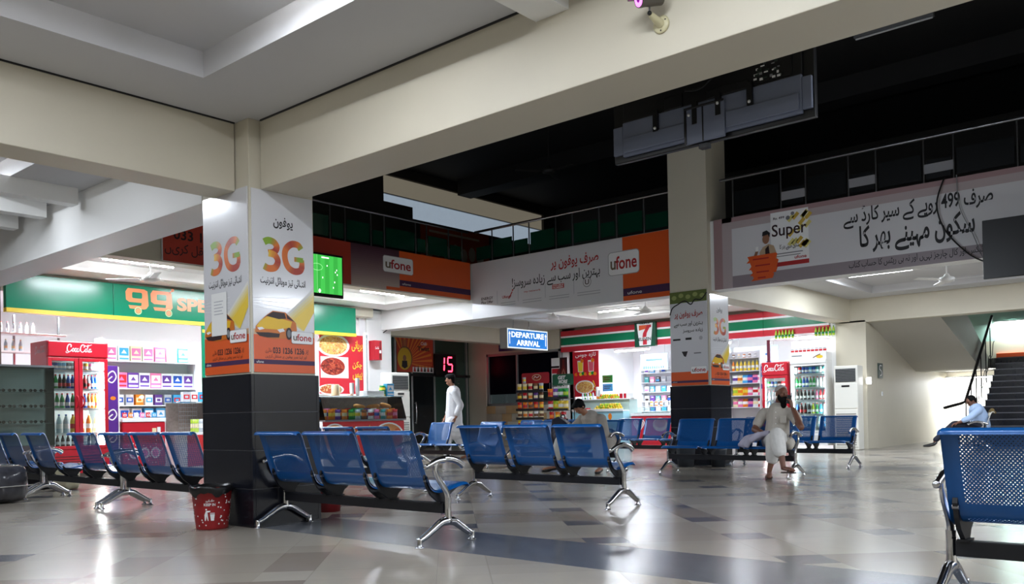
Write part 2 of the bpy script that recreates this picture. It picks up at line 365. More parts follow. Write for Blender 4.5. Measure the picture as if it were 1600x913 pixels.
# beams
def beam(x0, x1, y0, y1, z0, z1, m=cream): struct(MB().bb(x0, x1, y0, y1, z0, z1, m), 'trim_1', 0.006)
beam(4.28, 4.74, -7, 6.52, 2.92, 4.25)
beam(-6, 4.16, 6.73, 7.08, 2.92, 3.60)
beam(4.18, 4.66, 7.32, 15.7, 2.92, 4.25, whitep)
beam(4.66, 13.72, 12.98, 13.3, 3.44, 4.25)
beam(13.74, 14.1, -7, 16.2, 3.04, 4.25, whitep)
beam(14.1, 20.6, 7.25, 7.7, 2.98, 3.55)
beam(14.1, 20.6, 16.9, 17.25, 3.06, 3.55)
beam(20.6, 21.0, -7, 7.5, 2.95, 4.25)
beam(20.75, 21.1, 7.5, 19.9, 3.30, 4.25)
beam(4.66, 13.3, 15.72, 16.05, 3.30, 4.25)
tr = MB(); tr.bb(4.268, 4.28, -7, 6.5, 3.508, 3.52, black); tr.bb(-6, 4.16, 6.718, 6.73, 3.508, 3.52, black); struct(tr, 'trim_2')
# outer walls, some of them behind the viewer
struct(MB().bb(-6.2, -6, -7, 24, 0, 3.95, cream), 'wall_back')
struct(MB().bb(-6, 29, -7.2, -7, 0, 7.4, cream), 'wall_right')
struct(MB().bb(-6, 4.7, 19.2, 19.4, 0, 3.95, whitep), 'wall_left')
# upper floor walls round the void
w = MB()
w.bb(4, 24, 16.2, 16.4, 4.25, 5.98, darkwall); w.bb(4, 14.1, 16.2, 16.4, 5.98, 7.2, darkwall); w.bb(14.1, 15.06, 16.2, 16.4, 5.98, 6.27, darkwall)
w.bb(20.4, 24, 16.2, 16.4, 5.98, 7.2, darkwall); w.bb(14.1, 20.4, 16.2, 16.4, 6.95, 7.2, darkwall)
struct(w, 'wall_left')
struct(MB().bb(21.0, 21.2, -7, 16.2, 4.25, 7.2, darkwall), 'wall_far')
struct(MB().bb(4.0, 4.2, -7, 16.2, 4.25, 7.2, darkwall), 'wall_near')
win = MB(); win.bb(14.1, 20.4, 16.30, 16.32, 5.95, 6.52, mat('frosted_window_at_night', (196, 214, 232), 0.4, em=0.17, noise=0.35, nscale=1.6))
win.bb(14.1, 20.4, 16.29, 16.32, 6.50, 6.95, mat('cream_header_painted_glow', (196, 186, 164), .6, em=.09, noise=.1, nscale=1)); win.bb(14.1, 20.4, 16.25, 16.3, 6.48, 6.50, steel); struct(win, 'window_1')  # cream header is no lamp; its emission imitates window light falling on it
# slab between floors under the upper walls
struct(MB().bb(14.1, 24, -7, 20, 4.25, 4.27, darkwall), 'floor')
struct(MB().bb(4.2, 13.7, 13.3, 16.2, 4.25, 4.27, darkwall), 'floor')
# left shop shell
shopw = mat('shop_wall_white', (240, 240, 242), 0.4)
w = MB(); w.bb(4.4, 13.4, 19.0, 19.2, 0, 3.5, shopw); w.bb(4.2, 4.4, 15.7, 19.2, 0, 3.5, shopw); w.bb(13.1, 13.28, 16.0, 19.2, 0, 3.5, shopw); struct(w, 'wall_left')
struct(MB().bb(4.4, 13.1, 16.05, 19.0, 3.2, 3.3, shopw), 'ceiling')
struct(MB().bb(5.3, 13.2, 15.35, 19.0, 0, 0.09, mat('shop_plinth', (176, 168, 158), 0.3)), 'trim_3')
struct(MB().bb(13.28, 14.04, 15.95, 16.4, 0, 3.5, whitep), 'trim_4', 0.006)
struct(MB().bb(13.86, 14.04, 16.4, 19.6, 0, 3.5, whitep), 'wall_left')
struct(MB().bb(4.66, 5.35, 15.75, 15.95, 0, 3.3, mat('brown_panel', (96, 74, 62), 0.5)), 'wall_left')
# striped shop shell
w = MB(); w.bb(24.0, 24.2, 7.5, 15.6, 0, 3.4, shopw); w.bb(20.75, 24.0, 15.45, 15.6, 0, 3.4, shopw); struct(w, 'wall_far')
struct(MB().bb(20.8, 24, 7.5, 15.5, 3.2, 3.3, shopw), 'ceiling')
struct(MB().bb(20.6, 21.3, 6.9, 7.6, 0, 3.0, cream), 'trim_5', 0.006)
struct(MB().bb(20.62, 20.8, 7.6, 7.72, 0, 3.3, whitep), 'trim_6', 0.004)
# wall with the dark window, stone below it
stone = mat('cut_stone_cladding', (176, 168, 150), 0.6, noise=0.25, nscale=3.0, bump=0.3)
w = MB(); w.bb(20.75, 20.9, 15.4, 15.86, 0, 3.5, whitep); w.bb(20.6, 20.8, 15.86, 18.85, 2.92, 3.5, cream); w.bb(20.6, 20.8, 18.85, 19.75, 0, 3.5, cream); struct(w, 'wall_far')
w = MB()
rr = random.Random(3)
for i in range(5):
    z0, z1 = i * 0.252, i * 0.252 + 0.246; y = 15.86 + (0.2 if i % 2 else 0)
    w.bb(20.66, 20.8, 15.86, 18.85, z0, z1 + 0.006, mat('stone_joint', (120, 112, 100), 0.8))
    while y < 18.8:
        e = min(y + rr.uniform(0.3, 0.55), 18.85); w.bb(20.6 - rr.random() * 0.02, 20.7, y + 0.005, e, z0, z1, [stone, mat('stone_tan', (188, 160, 116), 0.6, noise=0.3, nscale=3), mat('stone_pale', (196, 192, 180), 0.6, noise=0.2, nscale=3)][rr.randrange(3)]); y = e + 0.005
struct(w, 'wall_far')
alu = mat('aluminium_frame', (168, 170, 170), 0.4, 0.6)
tint = mat('dark_tinted_glass', (12, 12, 24), 0.25, spec=0.04)
w = MB()
for (a, b, z0, z1) in ((15.86, 18.85, 2.84, 2.92), (15.86, 18.85, 1.27, 1.33), (18.77, 18.85, 1.27, 2.92), (15.86, 15.92, 1.27, 2.92), (17.55, 17.6, 1.33, 2.84)): w.bb(20.62, 20.72, a, b, z0, z1, alu)
w.bb(20.68, 20.70, 15.9, 18.8, 1.62, 2.86, tint); w.bb(20.685, 20.695, 15.9, 18.8, 1.33, 1.62, glassmat('clear_pane'))
struct(w, 'window_2')
# office seen under the blind of that window
w = MB(); w.bb(23.0, 23.1, 15.6, 19.6, 0, 3.3, mat('office_wall', (150, 168, 160), 0.6)); struct(w, 'wall_far')
# glass wall of the waiting hall
gg = mat('green_tinted_glass', (58, 84, 74), 0.12, spec=0.35)
w = MB(); w.bb(14.04, 20.6, 19.62, 19.64, 0, 3.42, gg)
for x in (14.1, 17.34, 18.0, 18.95, 20.42): w.bb(x, x + 0.07, 19.56, 19.68, 0, 3.42, alu)
w.bb(14.04, 20.6, 19.56, 19.68, 3.36, 3.46, alu); w.bb(14.04, 20.6, 19.56, 19.68, 2.20, 2.28, mat('dark_frame', (30, 30, 32), 0.4)); w.bb(18.0, 18.95, 19.58, 19.66, 0.0, 2.2, mat('smoked_door_glass', (30, 34, 36), 0.10, spec=0.4))
w.tube([(18.12, 19.5, 0.75), (18.1, 19.46, 0.95), (18.1, 19.46, 1.25), (18.12, 19.5, 1.4)], 0.02, chrome); w.box((18.12, 19.55, 0.78), (0.03, 0.1, 0.03), chrome); w.box((18.12, 19.55, 1.37), (0.03, 0.1, 0.03), chrome)
struct(w, 'window_3')
struct(MB().bb(14.04, 20.6, 19.75, 19.9, 0, 4.25, mat('dim_hall_wall', (70, 84, 78), 0.6)), 'wall_left')
# stair hall
struct(MB().bb(21.3, 27.4, 6.9, 7.1, 0, 4.25, cream), 'wall_left')
struct(MB().bb(27.4, 27.6, -1, 7.1, 0, 2.78, cream), 'wall_far')
struct(MB().bb(27.4, 27.6, -1, 7.1, 2.78, 4.6, mat('pale_green_wall', (190, 224, 212), 0.3)), 'wall_far')
st = MB(); tread = mat('black_granite_step', (26, 27, 36), 0.25, noise=0.3, nscale=12); nose = mat('step_nosing', (96, 97, 104), 0.35)
NS = 14; U0, U1, ZL = 22.6, 25.5, 2.2
for i in range(NS):
    u = U0 + (U1 - U0) * i / NS; z = ZL * (i + 1) / NS
    st.bb(u, U1 + 0.1, 0.2, 5.15, z - ZL / NS, z, tread); st.bb(u - 0.012, u + 0.03, 0.2, 5.16, z - 0.022, z + 0.004, nose)
st.bb(U1, 27.4, 0.2, 6.9, 1.94, ZL, tread); st.bb(U1 - 0.02, U1, 0.2, 5.16, 2.06, ZL + 0.0, tread)
struct(st, 'trim_7')
struct(MB().bb(27.36, 27.4, 0.2, 5.6, 2.2, 2.42, orange), 'baseboard_far')
st = MB(); n = 5.28
poly = [(20.75, 2.98), (24.4, 1.90), (25.2, 1.90), (25.2, 2.25), (20.75, 4.3)]
st.prism([(a, b) for a, b in poly], -6.9, -5.35, mat('stair_soffit_paint', (196, 192, 182), 0.6), Matrix(((1, 0, 0, 0), (0, 0, -1, 0), (0, 1, 0, 0), (0, 0, 0, 1))))
struct(st, 'trim_8')
# ------------------------------------------------------------------ tube fittings
tubem = mat('lit_tube', (255, 255, 255), 0.4, em=20)
fit0 = None
TL = {'x': 'running along the hall', 'y': 'running across the hall'}
PLACE = ['recess of the near ceiling, above the main beam', 'recess of the near ceiling to the right', 'recess of the near ceiling to the left', 'recess behind the viewer', 'right-hand recess behind the viewer',
         'bright recess left of the near beam', 'far-left recess beyond the near beam', 'aisle ceiling above the red drinks cooler', 'aisle ceiling at the middle of the green sign', 'aisle ceiling beside the television',
         'recess in front of the striped sign, left end', 'recess in front of the striped sign, right end', 'ceiling by the glass wall', 'right bay ceiling, outer end', 'right bay ceiling, nearer the banner column', 'stair landing wall', 'wall beneath the stair landing'] + ['unseen side gallery (added lamp), %s from the near beam' % ORD[i] for i in range(4)]
for (x, y, z, ax, pw, cc), pl in zip(TUBES, PLACE):
    t = thing('tube_light', 'white fluorescent tube light in the ' + pl, 'light', (x, y, z), 0 if ax == 'x' else PI / 2, 'fluorescent tube lights')
    MB().box((0, 0, 0.012), (1.24, 0.06, 0.036), white).build('fitting', t); MB().cyl((-0.6, 0, -0.018), (0.6, 0, -0.018), 0.014, tubem, n=10).build('tube', t)
for i, (x, y, z, sx, sy, pw) in enumerate(SHOPLAMPS):
    t = thing('tube_light', 'bright tube light inside the ' + ('green shop, %s from the left' % ORD[i] if i < 3 else 'striped shop, %s from the left' % ORD[i - 3]), 'light', (x, y, z), 0 if sx > sy else PI / 2, 'tube lights in the shops')
    MB().box((0, 0, 0.012), (1.24, 0.1, 0.05), white).build('fitting', t); MB().cyl((-0.6, 0, -0.03), (0.6, 0, -0.03), 0.02, tubem, n=10).build('tube', t)
for (x, y, z, pw), pl in zip(ADDED_BEAMLAMPS, ('near the near column', 'right of the camera bracket', 'farthest from the near column')):
    t = thing('added_beam_light', 'added tube light on the hall side of the near beam, ' + pl, 'light', (4.74, y, z), 0, 'added tube lights on the near beam'); MB().box((.02, 0, 0), (.04, 1.24, .08), white).build('fitting', t); MB().cyl((.055, -.6, 0), (.055, .6, 0), .012, mat('added_beam_tube', (255, 255, 255), 0.4, em=2), n=10).build('tube', t)  # bodies for the lamps added behind the beam
# ------------------------------------------------------------------ columns
def tilecol(name, label, x0, y0, sx, sy, zc, zt):
    t = thing(name, label, 'column', (x0 + sx / 2, y0 + sy / 2, 0))
    b = MB(Matrix.Translation((-x0 - sx / 2, -y0 - sy / 2, 0)))
    b.bb(x0 + 0.02, x0 + sx - 0.02, y0 + 0.02, y0 + sy - 0.02, zc - 0.02, zt, cream); b.build('shaft', t, 0.006)
    b = MB(Matrix.Translation((-x0 - sx / 2, -y0 - sy / 2, 0))); tile = mat('black_granite_tile', (24, 25, 32), 0.22, noise=0.3, nscale=6); gr = mat('tile_joint', (120, 120, 124), 0.7)
    b.bb(x0 + 0.006, x0 + sx - 0.006, y0 + 0.006, y0 + sy - 0.006, 0, zc - 0.006, gr)
    hs = [0, 0.33, 0.66, 0.99, zc]
    for k in range(4):
        z0, z1 = hs[k] + 0.003, hs[k + 1] - 0.003
        b.bb(x0, x0 + 0.02, y0 + 0.03, y0 + sy - 0.03, z0, z1, tile); b.bb(x0 + sx - 0.02, x0 + sx, y0 + 0.03, y0 + sy - 0.03, z0, z1, tile)
        b.bb(x0 + 0.03, x0 + sx - 0.03, y0, y0 + 0.02, z0, z1, tile); b.bb(x0 + 0.03, x0 + sx - 0.03, y0 + sy - 0.02, y0 + sy, z0, z1, tile)
        for (cx, cy) in ((x0, y0), (x0 + sx - 0.027, y0), (x0, y0 + sy - 0.027), (x0 + sx - 0.027, y0 + sy - 0.027)): b.bb(cx, cx + 0.027, cy, cy + 0.027, z0, z1, tile)
    b.build('tile_cladding', t); return t
tilecol('column', 'near column with black tiled foot and two glossy phone adverts', 4.15, 6.51, 0.70, 0.80, 1.32, 3.52)
tilecol('column', 'far column with black tiled foot rising past the upper railing', 13.6, 7.19, 0.76, 0.80, 1.39, 7.2)
# ------------------------------------------------------------------ printing helpers
ink_r = mat('ink_red', (176, 34, 36), 0.4); ink_o = mat('ink_orange', (224, 92, 36), 0.35); ink_b = mat('ink_brown', (112, 96, 76), 0.4)
ink_y = mat('ink_yellow', (236, 190, 34), 0.35); ink_g = mat('ink_green', (146, 170, 34), 0.35); ink_d = mat('ink_dark', (46, 22, 26), 0.4); ink_br = mat('ink_car_orange', (206, 112, 26), 0.35)
vin = mat('glossy_vinyl', (222, 222, 226), 0.16, coat=0.4, noise=0.02, nscale=3, bump=0.06)
vin2 = mat('banner_vinyl_pale', (218, 217, 220), 0.3)
vinm = mat('vinyl_mauve', (168, 138, 140), 0.35); vinp = mat('vinyl_pink_grey', (186, 172, 174), 0.35)
def ramp(a, b, t): return tuple(int(a[i] + (b[i] - a[i]) * t) for i in range(3))
def ribbon(mb, pts, w, z, cols):
    P = catmull([(x, y, 0) for x, y in pts], 5); n = len(P)
    for i in range(n - 1):
        t = i / (n - 1) * (len(cols) - 1); k = min(int(t), len(cols) - 2); c3 = ramp(cols[k], cols[k + 1], t - k); c3 = tuple(v // 12 * 12 for v in c3)
        q0 = P[max(i - 1, 0)] if i else P[0]; d0 = (P[i + 1] - q0).normalized(); d1 = (P[min(i + 2, n - 1)] - P[i]).normalized()
        n0 = Vector((-d0.y, d0.x)) * w / 2; n1 = Vector((-d1.y, d1.x)) * w / 2
        mb.add([(P[i].x + n0.x, P[i].y + n0.y, z), (P[i].x - n0.x, P[i].y - n0.y, z), (P[i + 1].x - n1.x, P[i + 1].y - n1.y, z), (P[i + 1].x + n1.x, P[i + 1].y + n1.y, z)], [(0, 1, 2, 3)], mat('ribbon_%d_%d_%d' % c3, c3, 0.35))
def three_g(mb, x0, y0, x1, y1, z):
    w = x1 - x0; h = y1 - y0; G, O, Y, R = (140, 168, 40), (222, 116, 34), (234, 196, 60), (170, 52, 26)
    f = lambda pts: [(x0 + w * a, y0 + h * b) for a, b in pts]
    ribbon(mb, f([(0.04, 0.86), (0.14, 0.93), (0.27, 0.90), (0.34, 0.76), (0.28, 0.60), (0.14, 0.54)]), h * 0.21, z, [G, G, O, R, O])
    ribbon(mb, f([(0.14, 0.54), (0.29, 0.50), (0.36, 0.32), (0.29, 0.12), (0.14, 0.07), (0.03, 0.13)]), h * 0.21, z + 0.0006, [Y, O, R, O, O, G])
    ribbon(mb, f([(0.93, 0.80), (0.86, 0.92), (0.70, 0.92), (0.56, 0.74), (0.53, 0.48), (0.60, 0.20), (0.75, 0.08), (0.90, 0.12), (0.95, 0.26)]), h * 0.21, z, [G, O, R, O, O, O, R, R, O])
    ribbon(mb, f([(0.95, 0.20), (0.95, 0.34), (0.94, 0.46)]), h * 0.19, z + 0.0006, [R, O, G]); ribbon(mb, f([(0.98, 0.46), (0.86, 0.46), (0.76, 0.46)]), h * 0.15, z + 0.0012, [G, G, O])
def logo_box(mb, x0, y0, x1, y1, z, boxm=None):
    w, h = x1 - x0, y1 - y0; g = mat('logo_border', (170, 170, 172), 0.4)
    mb.rrect(x0, y0, x1, y1, h * 0.16, z, g); mb.rrect(x0 + h * .03, y0 + h * .03, x1 - h * .03, y1 - h * .03, h * 0.14, z + 0.0006, boxm or white)
    mb.text('u', x0 + w * .08, y0 + h * .25, x0 + w * .25, y0 + h * .62, z + 0.0012, ink_b, 0.02); mb.text('fone', x0 + w * .25, y0 + h * .24, x0 + w * .92, y0 + h * .80, z + 0.0012, ink_r, 0.02)
def car(mb, x0, y0, x1, y1, z):
    w, h = x1 - x0, y1 - y0; f = lambda pts: [(x0 + w * a, y0 + h * b) for a, b in pts]
    mb.poly(f([(0.0, .22), (.02, .42), (.12, .60), (.28, .84), (.42, 1.0), (.72, .98), (.86, .80), (.98, .62), (1.0, .36), (.94, .16), (.70, .03), (.40, .0), (.12, .08)]), z, ink_br)
    mb.poly(f([(.03, .40), (.13, .62), (.30, .80), (.62, .74), (.88, .66), (.84, .44), (.52, .34), (.22, .34)]), z + .0006, ink_y)
    mb.poly(f([(.26, .80), (.42, .97), (.70, .95), (.74, .76), (.56, .72)]), z + .0012, ink_d); mb.poly(f([(.76, .76), (.74, .93), (.84, .80), (.95, .66)]), z + .0012, ink_d)
    mb.poly(f([(.02, .20), (.30, .22), (.58, .20), (.56, .06), (.28, .04), (.10, .08)]), z + .0012, ink_d); mb.poly(f([(.05, .36), (.16, .40), (.22, .34), (.10, .28)]), z + .0012, white); mb.poly(f([(.52, .34), (.66, .40), (.70, .30), (.58, .24)]), z + .0012, white)
    mb.disc(x0 + w * .80, y0 + h * .22, w * .075, h * .22, z + .0018, ink_d); mb.disc(x0 + w * .80, y0 + h * .22, w * .045, h * .14, z + .0024, grey)
def poster_3g(name, label, M, w, h, paper=None):
    mb = MB(M); mb.box((w / 2, h / 2, 0.004), (w, h, 0.008), vin); z = 0.009
    mb.rect(0, 0, w, h * .205, z, ink_o); mb.rect(0, h * .045, w, h * .07, z + .0006, purple)
    # light trail behind the car, road glow
    for k in range(5):
        cc = ramp((226, 224, 216), (240, 206, 70), k / 4); mb.poly([(w * (.45 + .05 * k), h * .30), (w * (.78 + .01 * k), h * .24), (w, h * (.40 - .012 * k)), (w, h * (.49 - .02 * k))], z + .0006 + .0003 * k, mat('trail_%d' % k, cc, .3))
    for k in range(4): mb.stroke([(w * .02, h * (.36 + .015 * k)), (w * .6, h * (.33 + .03 * k))], .004, z + .0004, mat('speed_line', (226, 226, 230), .3))
    mb.rect(0, h * .205, w, h * .235, z + .0004, mat('road_glow', (214, 176, 140), .3))
    if not paper: mb.text('یوفون', w * .34, h * .80, w * .66, h * .868, z, inkk, 0.02, ar=True)
    three_g(mb, w * .16, h * .56, w * .84, h * .74, z)
    mb.text('انتہائی تیز موبائل انٹرنیٹ', w * .12, h * .475, w * .86, h * .53, z, inkk, 0.02, ar=True)
    car(mb, w * .02, h * .185, w * .70, h * .34, z + .003)
    logo_box(mb, w * .60, h * .165, w * .97, h * .235, z + .007)
    mb.text('033 1236 1236', w * .30, h * .105, w * .82, h * .14, z + .001, ink_d, 0.03); mb.text('پر', w * .84, h * .105, w * .89, h * .135, z + .001, ink_d, ar=True); mb.text('ملائیں', w * .18, h * .105, w * .28, h * .135, z + .001, ink_d, ar=True)
    mb.text('اور اپنا نمبر یوفون پر منتقل کریں', w * .18, h * .075, w * .86, h * .10, z + .001, ink_d, ar=True)
    mb.text('ufone', w * .04, h * .05, w * .15, h * .064, z + .002, white)
    o = mb.build(name, label=label, cat='poster')
    return o
# ------------------------------------------------------------------ printed posters on the columns
# near column: face towards the viewer's left (plane x = 4.17) and face towards the viewer's right (plane y = 6.53)
poster_3g('column_poster', 'glossy car advert with a paper notice on the left face of the near column', facing_u(4.168, 7.27, 1.335), 0.72, 1.60, paper=True)
poster_3g('column_poster', 'grey car advert on the right face of the near column, above the benches', facing_v(4.185, 6.528, 1.335), 0.63, 1.585)
nb = MB(facing_u(4.154, 7.14, 1.68)); nb.box((0.13, 0.19, 0.001), (0.25, 0.38, 0.002), mat('notice_paper', (232, 232, 230), 0.6))
for k in range(5): nb.rect(0.05, 0.30 - k * 0.028, 0.20 - 0.02 * (k % 2), 0.308 - k * 0.028, 0.0026, mat('faint_print', (176, 176, 182), 0.6))
nb.build('paper_notice', label='white paper notice taped over the left car advert on the near column', cat='notice')
# far column posters
mb = MB(facing_u(13.598, 7.955, 1.40)); w, h = 0.73, 1.66
mb.box((w / 2, h / 2, 0.004), (w, h, 0.008), vin); z = 0.009
mb.rect(0, 0, w, 0.24, z, ink_o); mb.rect(0, 0.045, w, 0.085, z + .001, purple); logo_box(mb, w * .54, 0.20, w * .97, 0.33, z + .002); mb.text('ufone', 0.03, 0.055, 0.12, 0.075, z + .002, white)
mb.text('صرف یوفون پر', w * .12, 1.17, w * .88, 1.32, z, ink_r, 0.025, ar=True); mb.text('بہترین اور سب سے', w * .10, 1.03, w * .88, 1.13, z, inkk, 0.02, ar=True); mb.text('زیادہ سروسز', w * .34, 0.92, w * .88, 1.00, z, inkk, 0.02, ar=True)
mb.rect(0, h - .20, w, h, z, mat('leaf_green_print', (96, 110, 52), .5))
for k in range(5): mb.disc(w * (.12 + .19 * k), h - .10 + .03 * (k % 2), .05, .04, z + .001, mat('leaf_pale_print', (150, 160, 96), .5), 12)
mb.stroke(catmull([(0, h - .40, 0), (.05, h - .28, 0), (.16, h - .22, 0), (.30, h - .17, 0), (.42, h - .24, 0), (.50, h - .16, 0), (.62, h - .17, 0), (w, h - .06, 0)], 5) and [(p.x, p.y) for p in catmull([(0, h - .40, 0), (.05, h - .28, 0), (.16, h - .22, 0), (.30, h - .17, 0), (.42, h - .24, 0), (.50, h - .16, 0), (.62, h - .17, 0), (w, h - .06, 0)], 5)], .022, z + .002, inkk)
mb.rect(.05, .80, .20, .83, z, inkk); mb.rect(.30, .80, .42, .84, z, inkk); mb.disc(.60, .82, .035, .035, z, mat('faint_print', (176, 176, 182), .6)); mb.poly([(.22, .60), (.34, .60), (.30, .50), (.26, .52)], z, inkk); mb.text('offers', .46, .54, .60, .58, z, mat('mid_print', (120, 120, 126), .6)) if False else mb.rect(.46, .55, .60, .57, z, mat('mid_print', (120, 120, 126), .6))
mb.build('column_poster', label='crumpled grey phone-services poster with red heading on the far column', cat='poster')
poster_3g('column_poster', 'narrow 3G car advert on the right face of the far column', facing_v(13.65, 7.207, 1.40), 0.68, 1.58)
# ------------------------------------------------------------------ banners round the void
M = facing_u(13.735, 0, 0); mb = MB(M); z = 0.006
mb.box((-10.47, 3.64, 0), (4.92, 1.20, 0.01), vin2)
mb.rect(-9.03, 3.04, -8.01, 4.24, z, ink_o); mb.rect(-9.03, 3.13, -8.01, 3.27, z + .001, purple); mb.text('ufone', -8.93, 3.155, -8.62, 3.215, z + .002, white)
logo_box(mb, -9.36, 3.54, -8.66, 3.99, z + .002)
mb.text('صرف یوفون پر', -10.75, 3.80, -9.58, 4.08, z, ink_r, 0.02, ar=True); mb.text('بہترین اور سب سے زیادہ سروسز!', -11.78, 3.54, -9.55, 3.80, z, inkk, 0.012, ar=True)
mid = mat('mid_print', (120, 120, 126), .6)
for a, b in ((-12.66, -12.34), (-12.08, -11.78), (-11.52, -11.0), (-10.75, -10.4), (-9.95, -9.75)):
    pass
mb.text('ENERGY', -12.66, 3.42, -12.32, 3.48, z, ink_d, 0.02); mb.text('Plus Offer', -12.66, 3.34, -12.32, 3.40, z, ink_d, 0.02)
mb.text('Ufoner', -12.06, 3.40, -11.80, 3.46, z, ink_r, 0.02); mb.stroke([(-11.88, 3.38), (-11.78, 3.52)], .025, z, ink_r); mb.disc(-11.77, 3.55, .02, .02, z, ink_r, 10)
mb.text('my network', -11.46, 3.45, -11.02, 3.50, z, ink_r, 0.01); mb.rect(-10.72, 3.45, -10.42, 3.54, z, ink_r); mb.text('DOUBLE', -10.70, 3.50, -10.44, 3.53, z + .001, white, .02); mb.text('NUMBER', -10.70, 3.46, -10.44, 3.49, z + .001, white, .02)
mb.disc(-9.86, 3.50, .10, .10, z, mid); mb.disc(-9.86, 3.50, .088, .088, z + .001, vin2); mb.text('U', -9.91, 3.45, -9.81, 3.55, z + .002, ink_d, .01)
for a in (-12.2, -11.62, -10.9, -10.18): mb.rect(a - .006, 3.30, a + .006, 3.58, z, mat('faint_print', (176, 176, 182), .6))
for (a, b) in ((-12.1, -11.7), (-11.5, -11.0), (-10.8, -10.3), (-10.1, -9.55)):
    for k in range(2): mb.rect(a, 3.30 - .05 * k, b, 3.315 - .05 * k, z, mat('faint_print', (176, 176, 182), .6))
mb.build('advert_banner', label='pale phone advert banner below the upper railing, left of the far column', cat='banner')
mb = MB(M)
mb.box((-2.2, 3.645, 0), (9.88, 1.21, 0.01), vin2)
mb.rect(-7.14, 4.05, 2.5, 4.25, z, vinp); mb.rect(-7.14, 4.17, 2.5, 4.25, z + .001, vinm); mb.rect(-7.14, 3.04, -6.80, 4.25, z + .001, vinp); mb.rect(-7.14, 3.04, -6.98, 4.25, z + .002, vinm); mb.rect(-7.14, 3.04, 2.5, 3.24, z, mat('vinyl_grey_band', (150, 138, 144), .35))
mb.text('صرف 499 روپے کے سپر کارڈ سے', -4.90, 3.74, -2.80, 4.08, z + .003, inkk, 0.018, ar=True)
mb.text('سکون مہینے بھر کا', -4.66, 3.30, -3.04, 3.76, z + .003, inkk, 0.022, ar=True)
mb.text('اضافی ٹیکس اور کال چارجز نہیں اور نہ ہی ریٹس کا حساب کتاب', -4.83, 3.09, -2.70, 3.235, z + .003, inkk, 0.006, ar=True)
mb.rect(-6.10, 3.30, -5.46, 4.20, z + .003, white); mb.rect(-6.10, 3.30, -5.46, 3.37, z + .004, ink_r)
ry = random.Random(5)
for k in range(16):
    a, b = ry.uniform(-5.8, -5.5), ry.uniform(3.5, 4.1); mb.stroke([(a, b), (a + .09, b + .09)], .06, z + .004, mat('straw_yellow', (226, 214, 130), .4) if k % 3 else mat('straw_deep', (214, 180, 72), .4))
mb.text('Super', -6.08, 3.74, -5.49, 4.0, z + .006, ink_d, 0.012); mb.text('Rs. 499', -6.05, 4.08, -5.86, 4.12, z + .006, ink_d, 0.02); mb.text('سکون مہینے بھر کا', -5.95, 3.56, -5.62, 3.66, z + .006, ink_d, 0.02, ar=True); mb.rect(-6.02, 3.50, -5.56, 3.515, z + .006, mid); mb.rect(-6.00, 3.46, -5.6, 3.472, z + .006, mid); mb.text('ufone', -5.70, 3.395, -5.50, 3.45, z + .006, ink_r, 0.02)
mb.disc(-5.80, 4.08, .035, .035, z + .006, mid); mb.disc(-5.72, 4.14, .03, .03, z + .006, mid)
# printed man in a tan jacket holding a card
sk = mat('print_skin', (150, 104, 78), .5); mb.poly([(-6.30, 3.34), (-6.30, 3.58), (-6.24, 3.66), (-6.14, 3.70), (-6.05, 3.66), (-6.00, 3.52), (-6.0, 3.34)], z + .006, mat('print_jacket', (186, 160, 130), .5)); mb.disc(-6.185, 3.79, .06, .085, z + .007, sk); mb.poly([(-6.25, 3.84), (-6.24, 3.91), (-6.17, 3.93), (-6.11, 3.88), (-6.12, 3.80), (-6.15, 3.86)], z + .008, inkk); mb.poly([(-6.20, 3.36), (-6.20, 3.62), (-6.14, 3.68), (-6.12, 3.5), (-6.16, 3.34)], z + .007, ink_d); mb.stroke([(-6.36, 3.36), (-6.38, 3.52), (-6.34, 3.62)], .05, z + .007, sk); mb.rect(-6.37, 3.60, -6.32, 3.68, z + .008, white)
for i, (a, b, c, d) in enumerate(((-6.54, 3.42, -6.02, 3.52), (-6.50, 3.30, -6.0, 3.42), (-6.48, 3.20, -6.02, 3.30), (-6.46, 3.11, -6.08, 3.20))): mb.poly([(a, b), (c, b + .02), (c + .03, d), (c, d + .02), (a + .02, d + .01), (a + .05, (b + d) / 2)], z + .009 + .0005 * i, ink_o); mb.rect(a + .12, (b + d) / 2 - .01, c - .12, (b + d) / 2 + .012, z + .012, ink_r)
mb.build('advert_banner', label='grey card advert banner with large black Urdu slogan, right of the far column', cat='banner')
mb = MB(facing_v(0, 12.955, 0)); z = 0.006
mb.box((10.2, 3.86, 0), (7.0, 0.80, 0.01), vin2)
mb.rect(11.65, 3.46, 13.70, 4.26, z, ink_o); mb.rect(11.65, 3.56, 13.70, 3.68, z + .001, purple); mb.text('ufone', 11.72, 3.585, 11.95, 3.63, z + .002, white)
for k in range(20): mb.rect(10.43, 3.46 + .04 * k, 11.65, 3.50 + .04 * k, z, mat('fade_%d' % k, ramp((200, 182, 172), (74, 40, 56), k / 19), .4))
mb.rect(11.3, 3.46, 11.65, 3.52, z + .001, ink_o)
mb.rect(6.72, 3.46, 10.43, 4.26, z, mat('banner_red_orange', (186, 60, 40), .4)); logo_box(mb, 11.22, 3.80, 12.02, 4.13, z + .002)
mb.text('033 1236 1236', 6.9, 3.82, 8.3, 3.98, z + .001, ink_d, .02); mb.text('نمبر یوفون پر منتقل کریں', 6.75, 3.55, 8.6, 3.76, z + .001, ink_d, .006, ar=True)
mb.build('advert_banner', label='orange phone advert banner behind the television, fading to grey at its middle', cat='banner')
